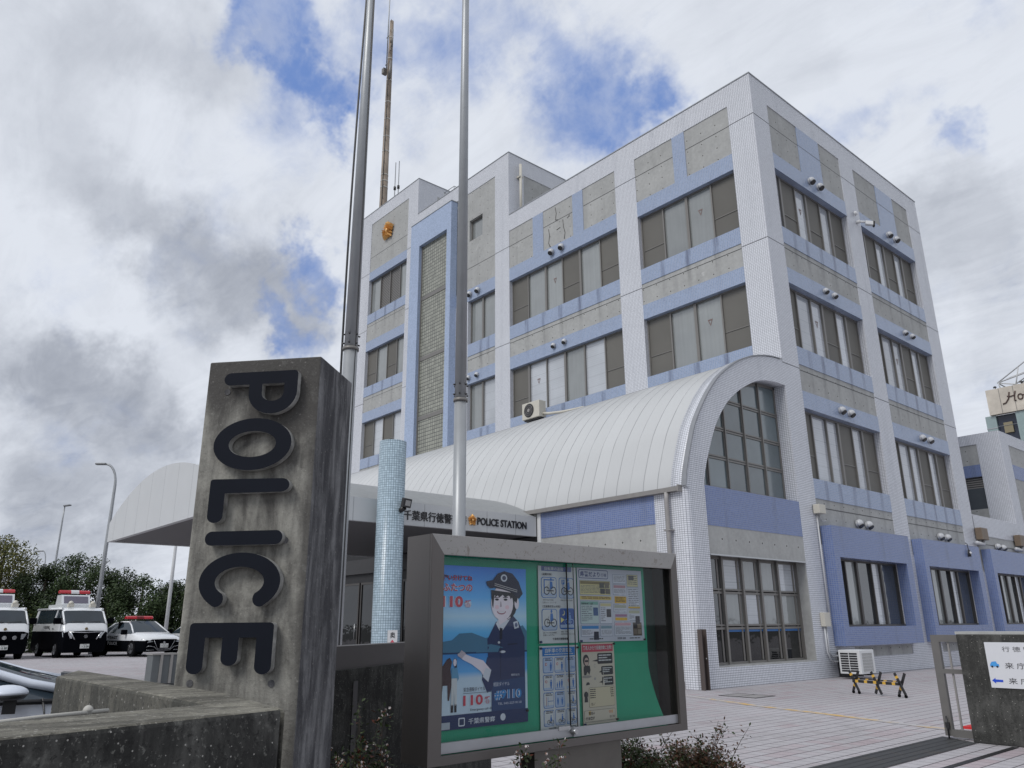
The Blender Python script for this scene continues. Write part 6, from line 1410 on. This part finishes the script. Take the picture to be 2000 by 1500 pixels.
for i in range(16000):
    s_ = rd.random(); x = -46.0 + s_*8 + rd.gauss(0, .6); y = -18 + s_*24 + rd.gauss(0, .3); p = Vector((x, y, rd.uniform(0.05, 1.9)*(.8+.2*math.sin(s_*40)))); o_ = Vector((rd.gauss(.6, 1), rd.gauss(-.4, 1), rd.gauss(.3, .7))).normalized(); leafquad(hd, p, o_.orthogonal().normalized(), o_, .15, .10)
h_ = hd.build('undergrowth', M_LF1); h_['label'] = 'dark undergrowth filling the foot of the tree belt behind the parked vans'; h_['category'] = 'undergrowth'; h_['kind'] = 'stuff'

# ------------------------------------------------------------------ street lamps
def lamp(x, y, h, arm, label, r=.10, head=.55, mt_=M_STEEL):
    t = thing('street_lamp', label, 'street lamp', (x, y, 0), 'street lamps round the car park'); ad = Vector((-.62, -.76, 0)); B0 = Vector((x, y, 0))
    m = MB(); pts = [(x, y, 0), (x, y, h*.55), (x, y, h-1.2)]; rs = [r, r*.8, r*.6]
    if arm:
        for k in range(1, 7): a = R(15*k); pts.append(tuple(B0 + ad*arm*(1-math.cos(a)) + Vector((0, 0, h-1.2+1.2*math.sin(a))))); rs.append(r*.5)
    else: pts.append((x, y, h)); rs.append(r*.5)
    m.tube(pts, rs, 10); m.build('pole', mt_, t)
    m = MB(); e = Vector(pts[-1]); d = ad if arm else Vector((.6, .2, 0)).normalized()
    m.obox(e + d*head*.5, d, Vector((-d.y, d.x, 0)), (0, 0, 1), head*.55, .13, .055); m.build('lamp_head', plain('lamp head grey', (.16, .17, .18), .4), t, bevel=.04); return t
lamp(-37.4, -7.35, 10.3, .7, 'tall street lamp with a curved arm behind the police vans', r=.13)
lamp(-59.2, -5.5, 10.6, 0, 'slim straight street lamp far behind the second van', head=.7, r=.10)
lamp(-38.4, -3.3, 9.0, .6, 'white lamp pole rising behind the canopy beside the patrol sedan', r=.12, mt_=M_WHITE)
lamp(-82.8, -1.9, 9.0, .4, 'tiny distant street lamp just above the tree tops', head=.7)

# ------------------------------------------------------------------ vehicles
M_CWH = plain('white car paint', (0.66, 0.68, 0.70), .25, var=.02, coat=.6); M_CBK = plain('black car paint', (0.004, 0.0045, 0.006), .4, var=.05, spec=.06)
for m__ in (M_CBK, M_RUBBER): m__.node_tree.nodes['Principled BSDF'].inputs['IOR'].default_value = 1.06
M_CSV = plain('silver blue car paint', (0.60, 0.64, 0.72), .35, .1, var=.02, coat=.5); M_CGL = glassy('car glass', (0.02, 0.03, 0.04), rough=.02, var=.3, spec=.22); M_CRM = plain('chrome trim', (.55, .56, .58), .15, .9)
M_RED = plain('red beacon lens', (0.42, 0.015, 0.025), .2, var=.2, scale=20, coat=.5); M_HL = plain('headlamp lens', (.42, .44, .46), .12, .4, var=.5, scale=25, coat=.8)
class Car:
    def __init__(s, label, cat, name, x, y, ang, sc, group=None):
        s.o = Vector((x, y, 0)); s.a = R(ang); s.s = sc; s.t = thing(name, label, cat, (x, y, 0), group)
    def P(s, x, y, z): c, n = math.cos(s.a), math.sin(s.a); return s.o + Vector((x*c - y*n, x*n + y*c, z))*s.s
    def cv(s, mb): mb.v = [tuple(s.P(*p)) for p in mb.v]; return mb
    def put(s, mb, name, mats, par=None, bevel=0.0): return s.cv(mb).build(name, mats, par or s.t, bevel)
    def loft(s, st, names, glass, splitz):
        """st: (x, [ring points (halfw, z)])"""
        body, gls = MB(), MB(); K = len(st[0][1])
        for side in (1, -1):
            for i in range(len(st)-1):
                for k in range(K-1):
                    q = [(st[i][0], side*st[i][1][k][0], st[i][1][k][1]), (st[i+1][0], side*st[i+1][1][k][0], st[i+1][1][k][1]), (st[i+1][0], side*st[i+1][1][k+1][0], st[i+1][1][k+1][1]), (st[i][0], side*st[i][1][k+1][0], st[i][1][k+1][1])]
                    zc = sum(p[2] for p in q)/4; tgt = gls if glass(i, k) else body
                    tgt.add(q, [(0, 1, 2, 3)], 0 if zc > splitz else 1, k >= 0)
        for e in (0, -1):
            rg = st[e]; pts = [(rg[0], y, z) for y, z in rg[1]] + [(rg[0], -y, z) for y, z in rg[1][::-1]]
            lo = [p for p in pts if p[2] <= splitz+.01]; body.add(pts, [tuple(range(len(pts)))], 1)
        return body, gls
def wheels(c, xs, hw, r, flip=1):
    for x in xs:
        for s_ in (-1, 1):
            m = MB(); m.cyl((x, s_*(hw-.20), r), (x, s_*hw, r), r, r, 22); w_ = c.put(m, 'wheel', M_RUBBER)
            m = MB(); m.cyl((x, s_*hw, r), (x, s_*(hw+.012), r), r*.66, r*.62, 20, 0); c.put(m, 'rim', plain('dark rim', (.05, .05, .055), .4), w_)
            m = MB()
            for k in range(5):
                a = k*2*math.pi/5; m.obox((x+math.cos(a)*r*.34, s_*(hw+.02), r+math.sin(a)*r*.34), (math.cos(a), 0, math.sin(a)), (-math.sin(a), 0, math.cos(a)), (0, 1, 0), r*.28, r*.07, .012)
            c.put(m, 'spokes', M_CRM, w_)
def plate(c, x, z, txt, hw=.17):
    m = MB(); m.box(x, x+.012, -hw, hw, z, z+.165); p = c.put(m, 'number_plate', plain('white plate', (.62, .63, .62), .5))
    m = MB(); f_ = lambda u, v, w_: (x+.014, u, v); add_text(m, txt, f_, -.10, z+.02, .25, .085, 0, 0, .02); add_text(m, '習志野', f_, -.06, z+.125, .13, .03, 0, 0, .0); c.put(m, 'plate_lettering', colmat(Sg(20, 60, 50)), p)
def lightbar(c, x, z, hw, white=False, r=.065):
    m = MB(); prof = [(-.14, 0), (-.12, r*1.3), (-.05, r*2), (.05, r*2), (.12, r*1.3), (.14, 0)]
    m.prism(prof, lambda u, v, w_: (x+u, w_, z+v), -hw, hw); b = c.put(m, 'light_bar', M_RED, bevel=.02)
    m = MB(); m.prism([(p[0]*1.06, p[1]*1.06) for p in prof], lambda u, v, w_: (x+u, w_, z+v), -hw*.26, hw*.26); c.put(m, 'bar_centre', M_WHITE if white else plain('dark red housing', (.16, .01, .015), .4), b)
    m = MB()
    for s_ in (-1, 1): m.box(x-.06, x+.06, s_*hw*.7-.03, s_*hw*.7+.03, z-.07, z)
    c.put(m, 'bar_foot', M_BLACK, b)
def mirror(c, x, y, z, sz, mt_, s_):
    m = MB(); m.obox((x, y, z), (1, -.15*s_, 0), (0, 1, 0), (0, 0, 1), sz*.32, sz*.55, sz*.5); w_ = c.put(m, 'door_mirror', mt_, bevel=sz*.15); m = MB(); m.obox((x+.02, y-s_*sz*.6, z-sz*.35), (1, 0, 0), (0, 1, .3*s_), (0, 0, 1), sz*.12, sz*.4, sz*.12); c.put(m, 'mirror_arm', M_BLACK, w_)
def ring(wb, split, belt, top, wt): return [(wb*.90, .20), (wb*.985, .34), (wb, split), (wb*.985, belt), (wt, top-.05), (wt*.86, top-.012), (0, top)]
def sedan(x, y, ang, sc, label, police, group=None, plt='・2 12'):
    c = Car(label, 'car', 'patrol_car' if police else 'parked_car', x, y, ang, sc, group); sp = .64
    S = [(-2.45, .72, .72, .80, .60), (-2.32, .84, .86, .97, .70), (-1.75, .90, .92, 1.06, .66), (-1.05, .91, .94, 1.38, .56), (-.35, .91, .93, 1.45, .57), (.30, .91, .92, 1.44, .57), (.62, .91, .92, 1.30, .62), (1.20, .90, .90, .98, .76), (1.85, .89, .82, .90, .72), (2.25, .86, .74, .80, .68), (2.42, .78, .66, .70, .60)]
    st = [(a, ring(b, min(sp, cc-.02), cc, d, e)) for a, b, cc, d, e in S]
    body, gls = c.loft(st, None, lambda i, k: (k == 3 and 2 <= i <= 6) or (k >= 4 and i in (2, 5, 6)), sp-.02 if police else -1)
    c.put(body, 'body', [M_CWH, M_CBK]); c.put(gls, 'window_glass', [M_CGL, M_CGL])
    for s_ in (-1, 1):
        m = MB()
        m.tube([(.30, s_*.57, 1.39), (.62, s_*.62, 1.25), (1.22, s_*.77, .93)], .035, 6); m.tube([(-1.05, s_*.56, 1.33), (-1.8, s_*.67, 1.0)], .05, 6); m.tube([(-1.05, s_*.56, 1.33), (-.35, s_*.575, 1.40), (.30, s_*.57, 1.39)], .035, 6)
        c.put(m, 'roof_pillar', M_CWH)
    m = MB(); m.obox((-.25, 0, 1.16), (0, 0, 1), (1, 0, 0), (0, 1, 0), .24, .03, .78); c.put(m, 'door_pillar', M_CBK)
    wheels(c, (1.42, -1.42), .90, .33)
    m = MB(); m.prism([(-.42, .66), (.42, .66), (.48, .60), (.26, .30), (-.26, .30), (-.48, .60)], lambda u, v, w_: (w_, u, v), 2.30, 2.455); g_ = c.put(m, 'grille', M_CBK)
    m = MB(); m.tube([(2.46, .44, .64), (2.46, .27, .31), (2.46, -.27, .31), (2.46, -.44, .64)], .009, 5); m.tube([(2.40, .74, .36), (2.44, .66, .44), (2.46, .42, .40), (2.46, .25, .26), (2.46, -.25, .26), (2.46, -.42, .40), (2.44, -.66, .44), (2.40, -.74, .36)], .010, 5); m.tube([(2.41, .74, .27), (2.45, .42, .27)], .008, 5); m.tube([(2.41, -.74, .27), (2.45, -.42, .27)], .008, 5); m.dome((2.455, 0, .56), .045, (1, 0, 0), 12, 3, 0, .3); c.put(m, 'chrome_trim', M_CRM, g_)
    for s_ in (-1, 1):
        m = MB(); m.add([(2.455, s_*.46, .60), (2.40, s_*.74, .68), (2.20, s_*.87, .72), (2.22, s_*.86, .60), (2.42, s_*.72, .56)], [(0, 1, 2, 3, 4)]); m.add([(2.44, s_*.46, .60), (2.2, s_*.8, .7), (2.2, s_*.8, .6)], [(0, 1, 2)]); c.put(m, 'headlight', M_HL)
        mirror(c, .85, s_*1.0, .98, .20, M_CBK, s_)
    plate(c, 2.46, .36, plt)
    m = MB(); f_ = lambda u, v, w_: (u, -.915, v)
    if police:
        lightbar(c, -.1, 1.52, .58)
        add_text(m, '千葉県警察', f_, -.85, .70, .95, .13, 0, 0, .02); c.put(m, 'side_lettering', M_BLACK)
        m = MB(); add_text(m, 'POLICE', f_, -.78, .46, .90, .13, 0, 0, .02); c.put(m, 'police_lettering', plain('white lettering', (.6, .6, .6), .5))
    return c
def van(x, y, ang, sc, label, older, plt):
    c = Car(label, 'van', 'police_van', x, y, ang, sc, 'police vans parked in the yard'); sp = 1.02
    S = [(-2.35, .80, 1.28, 1.90, .70), (-2.2, .85, 1.32, 1.97, .75), (-.3, .86, 1.32, 1.99, .76), (.75, .86, 1.32, 1.98, .76), (1.45, .86, 1.32, 1.93, .75), (1.62, .86, 1.32, 1.84, .76), (2.18, .84, 1.26, 1.34, .77), (2.32, .83, 1.06, 1.14, .76), (2.38, .80, .98, 1.04, .74), (2.40, .79, .6, .8, .72)]
    st = [(a, ring(b, min(sp, cc-.02), cc, d, e)) for a, b, cc, d, e in S]
    body, gls = c.loft(st, None, lambda i, k: (k == 3 and 1 <= i <= 5) or (k >= 4 and i == 5), sp-.02)
    c.put(body, 'body', [M_CWH, M_CBK]); c.put(gls, 'window_glass', [M_CGL, M_CGL])
    m = MB()
    for s_ in (-1, 1):
        m.tube([(1.60, s_*.765, 1.80), (2.19, s_*.785, 1.30)], .04, 6); m.tube([(-2.2, s_*.76, 1.92), (1.5, s_*.765, 1.90)], .05, 6); m.obox((.95, s_*.81, 1.6), (0, s_*.2, -1), (1, 0, 0), (0, 1, 0), .30, .07, .022); m.obox((-1.95, s_*.80, 1.6), (0, s_*.2, -1), (1, 0, 0), (0, 1, 0), .30, .16, .022)
    c.put(m, 'roof_pillar', M_CWH)
    wheels(c, (1.55, -1.05), .85, .32)
    # front
    m = MB(); m.prism([(-.50, .96), (.50, .96), (.34, .70), (-.34, .70)], lambda u, v, w_: (w_, u, v), 2.36, 2.415); g_ = c.put(m, 'grille', M_CBK)
    m = MB()
    if older:
        for yy in (-.34, 0, .34): m.cyl((2.41, yy, .80), (2.44, yy, .80), .075, n=16)
    else:
        m.tube([(2.41, -.64, .99), (2.425, 0, .97), (2.41, .64, .99)], .018, 5)
        for s_ in (-1, 1): m.tube([(2.415, s_*.58, .98), (2.42, s_*.40, .70)], .035, 5)
        m.cyl((2.41, 0, .82), (2.43, 0, .82), .07, n=16)
    c.put(m, 'chrome_trim', M_CRM, g_)
    m = MB(); m.cyl((2.34, 0, 1.12), (2.38, 0, 1.11), .055, n=16); c.put(m, 'round_badge', plain('badge bronze', (.25, .20, .12), .3, .6))
    for s_ in (-1, 1):
        m = MB(); m.add([(2.42, s_*.50, .74), (2.415, s_*.56, .97), (2.37, s_*.78, 1.02), (2.30, s_*.86, .98), (2.34, s_*.83, .80)] if not older else [(2.42, s_*.56, .74), (2.415, s_*.56, .93), (2.37, s_*.82, .96), (2.36, s_*.83, .76)], [(0, 1, 2, 3, 4)] if not older else [(0, 1, 2, 3)]); c.put(m, 'headlight', M_HL)
        mirror(c, 1.95, s_*1.0, 1.42, .24, M_CBK, s_)
        m = MB(); m.box(1.15, 1.37, s_*.42-.11, s_*.42+.11, 1.97, 2.10); m.dome((1.26, s_*.42, 2.10), .10, (0, 0, 1), 12, 5, 0, 1.3); c.put(m, 'roof_speaker', M_IVORY)
        m = MB(); m.tube([(2.20, s_*.05, 1.37), (2.16, s_*.55, 1.40)], .012, 5); c.put(m, 'wiper', M_BLACK)
    plate(c, 2.43, .36, plt)
    m = MB(); m.box(-1.2, .85, -.62, .62, 1.95, 2.10); c.put(m, 'roof_platform', M_CWH)
    m = MB(); m.prism([(-.45, 2.10), (.45, 2.10), (.25, 2.50), (-.35, 2.50)], lambda u, v, w_: (u, w_, v), -.56, .56); q = c.put(m, 'message_board', M_CWH)
    m = MB(); m.obox((.362, 0, 2.30), (0, 1, 0), (-.447, 0, .894), (.894, 0, .447), .47, .16, .006); c.put(m, 'display', plain('violet grey display', (.13, .12, .16), .2), q)
    lightbar(c, -.05, 2.56, .60, True, .07)
    m = MB(); f_ = lambda u, v, w_: (u, -.868, v); add_text(m, '千葉県警察', f_, -.5, 1.12, .9, .12, 0, 0, .01); c.put(m, 'side_lettering', M_BLACK)
    m = MB(); m.obox((.42, -.87, 1.12), (1, 0, 0), (0, 0, 1), (0, 1, 0), .05, .02, .01); m.obox((.95, -.87, 1.12), (1, 0, 0), (0, 0, 1), (0, 1, 0), .05, .02, .01); c.put(m, 'door_handle', M_BLACK)
    return c
van(-34.8, -9.12, 3, 1.17, 'white and black police van with angular headlamps beside the patrol sedan', False, '・3 09')
van(-35.0, -12.4, 3, 1.17, 'white and black police van with round lamps in its grille, cut by the left edge', True, '・6 80')
sedan(-33.0, -6.35, 9, 1.15, 'black and white patrol sedan with a red light bar', True)
sedan(-32.2, -3.3, 4, 1.10, 'plain white sedan mostly hidden behind the concrete sign pillar', False, plt='・1 35')
# near silver hatchback, seen from its left side over the wall
c = Car('silver blue hatchback parked behind the low wall at lower left', 'car', 'silver_car', 4.30, -18.36, 81, 1.02)
S = [(-2.0, .80, .95, 1.20, .60), (-1.5, .85, .97, 1.42, .60), (-.85, .87, .97, 1.46, .60), (-.45, .87, .925, 1.40, .62), (-.1, .87, .92, 1.265, .66), (.25, .87, .915, 1.13, .70), (.55, .87, .91, 1.03, .74), (.80, .87, .90, .965, .77), (1.1, .87, .89, .94, .74), (1.6, .86, .80, .87, .68), (2.0, .80, .70, .76, .60), (2.15, .70, .6, .64, .5)]
def ring2(wb, belt, top, wt): return [(wb*.92, .20), (wb*.99, .34), (wb*1.0, .60), (wb*1.0, .75), (wb*.985, belt), (wt, top-.045), (wt*.9, top-.012), (wt*.5, top-.002), (0, top)]
st = [(a, ring2(b, cc, d, e)) for a, b, cc, d, e in S]
body, gls = c.loft(st, None, lambda i, k: (k == 4 and 1 <= i <= 6) or (k >= 5 and i in (3, 4, 5, 6)), -1)
c.put(body, 'body', [M_CSV, M_CSV]); c.put(gls, 'window_glass', [M_CGL, M_CGL])
for s_ in (-1, 1):
    m = MB(); m.tube([(-1.5, s_*.61, 1.38), (-.85, s_*.61, 1.42), (-.45, s_*.625, 1.365), (-.1, s_*.665, 1.235), (.25, s_*.705, 1.10), (.55, s_*.745, 1.0), (.82, s_*.78, .94)], [.024]*7, 8); c.put(m, 'roof_pillar', M_CSV)
    m = MB(); m.tube([(.30, s_*.79, 1.03), (.27, s_*.86, .93)], .02, 6); m.tube([(-1.5, s_*.865, .93), (.70, s_*.868, .912)], .014, 6); c.put(m, 'window_trim', M_BLACK)
    m = MB(); m.dome((.45, s_*1.0, .965), .10, (0, 0, 1), 18, 6, 0, .46); mm_ = c.put(m, 'door_mirror', M_CSV)
    m = MB(); m.cyl((.45, s_*1.0, .940), (.45, s_*1.0, .964), .08, .099, 18); m.obox((.47, s_*.955, .905), (1, 0, 0), (0, 1, 0), (0, 0, 1), .03, .05, .035); c.put(m, 'mirror_arm', M_BLACK, mm_)
m = MB(); m.tube([(.78, .6, .985), (.84, .0, 1.0), (.80, -.55, .985)], .016, 5); m.obox((.80, .1, .985), (0, 1, 0), (1, 0, .2), (0, 0, 1), .5, .02, .008); c.put(m, 'wiper', M_BLACK)
m = MB(); m.tube([(.62, -.875, .93), (.66, -.882, .75), (.66, -.882, .30)], .006, 4); c.put(m, 'door_seam', M_BLACK)
wheels(c, (1.35, -1.3), .87, .31)
m = MB(); m.tube([(.95, -.62, .985), (1.3, -.62, .96), (1.9, -.5, .85)], .006, 4); c.put(m, 'bonnet_seam', M_BLACK)

for o in list(bpy.data.objects):
    if '_o' in o.keys(): del o['_o']
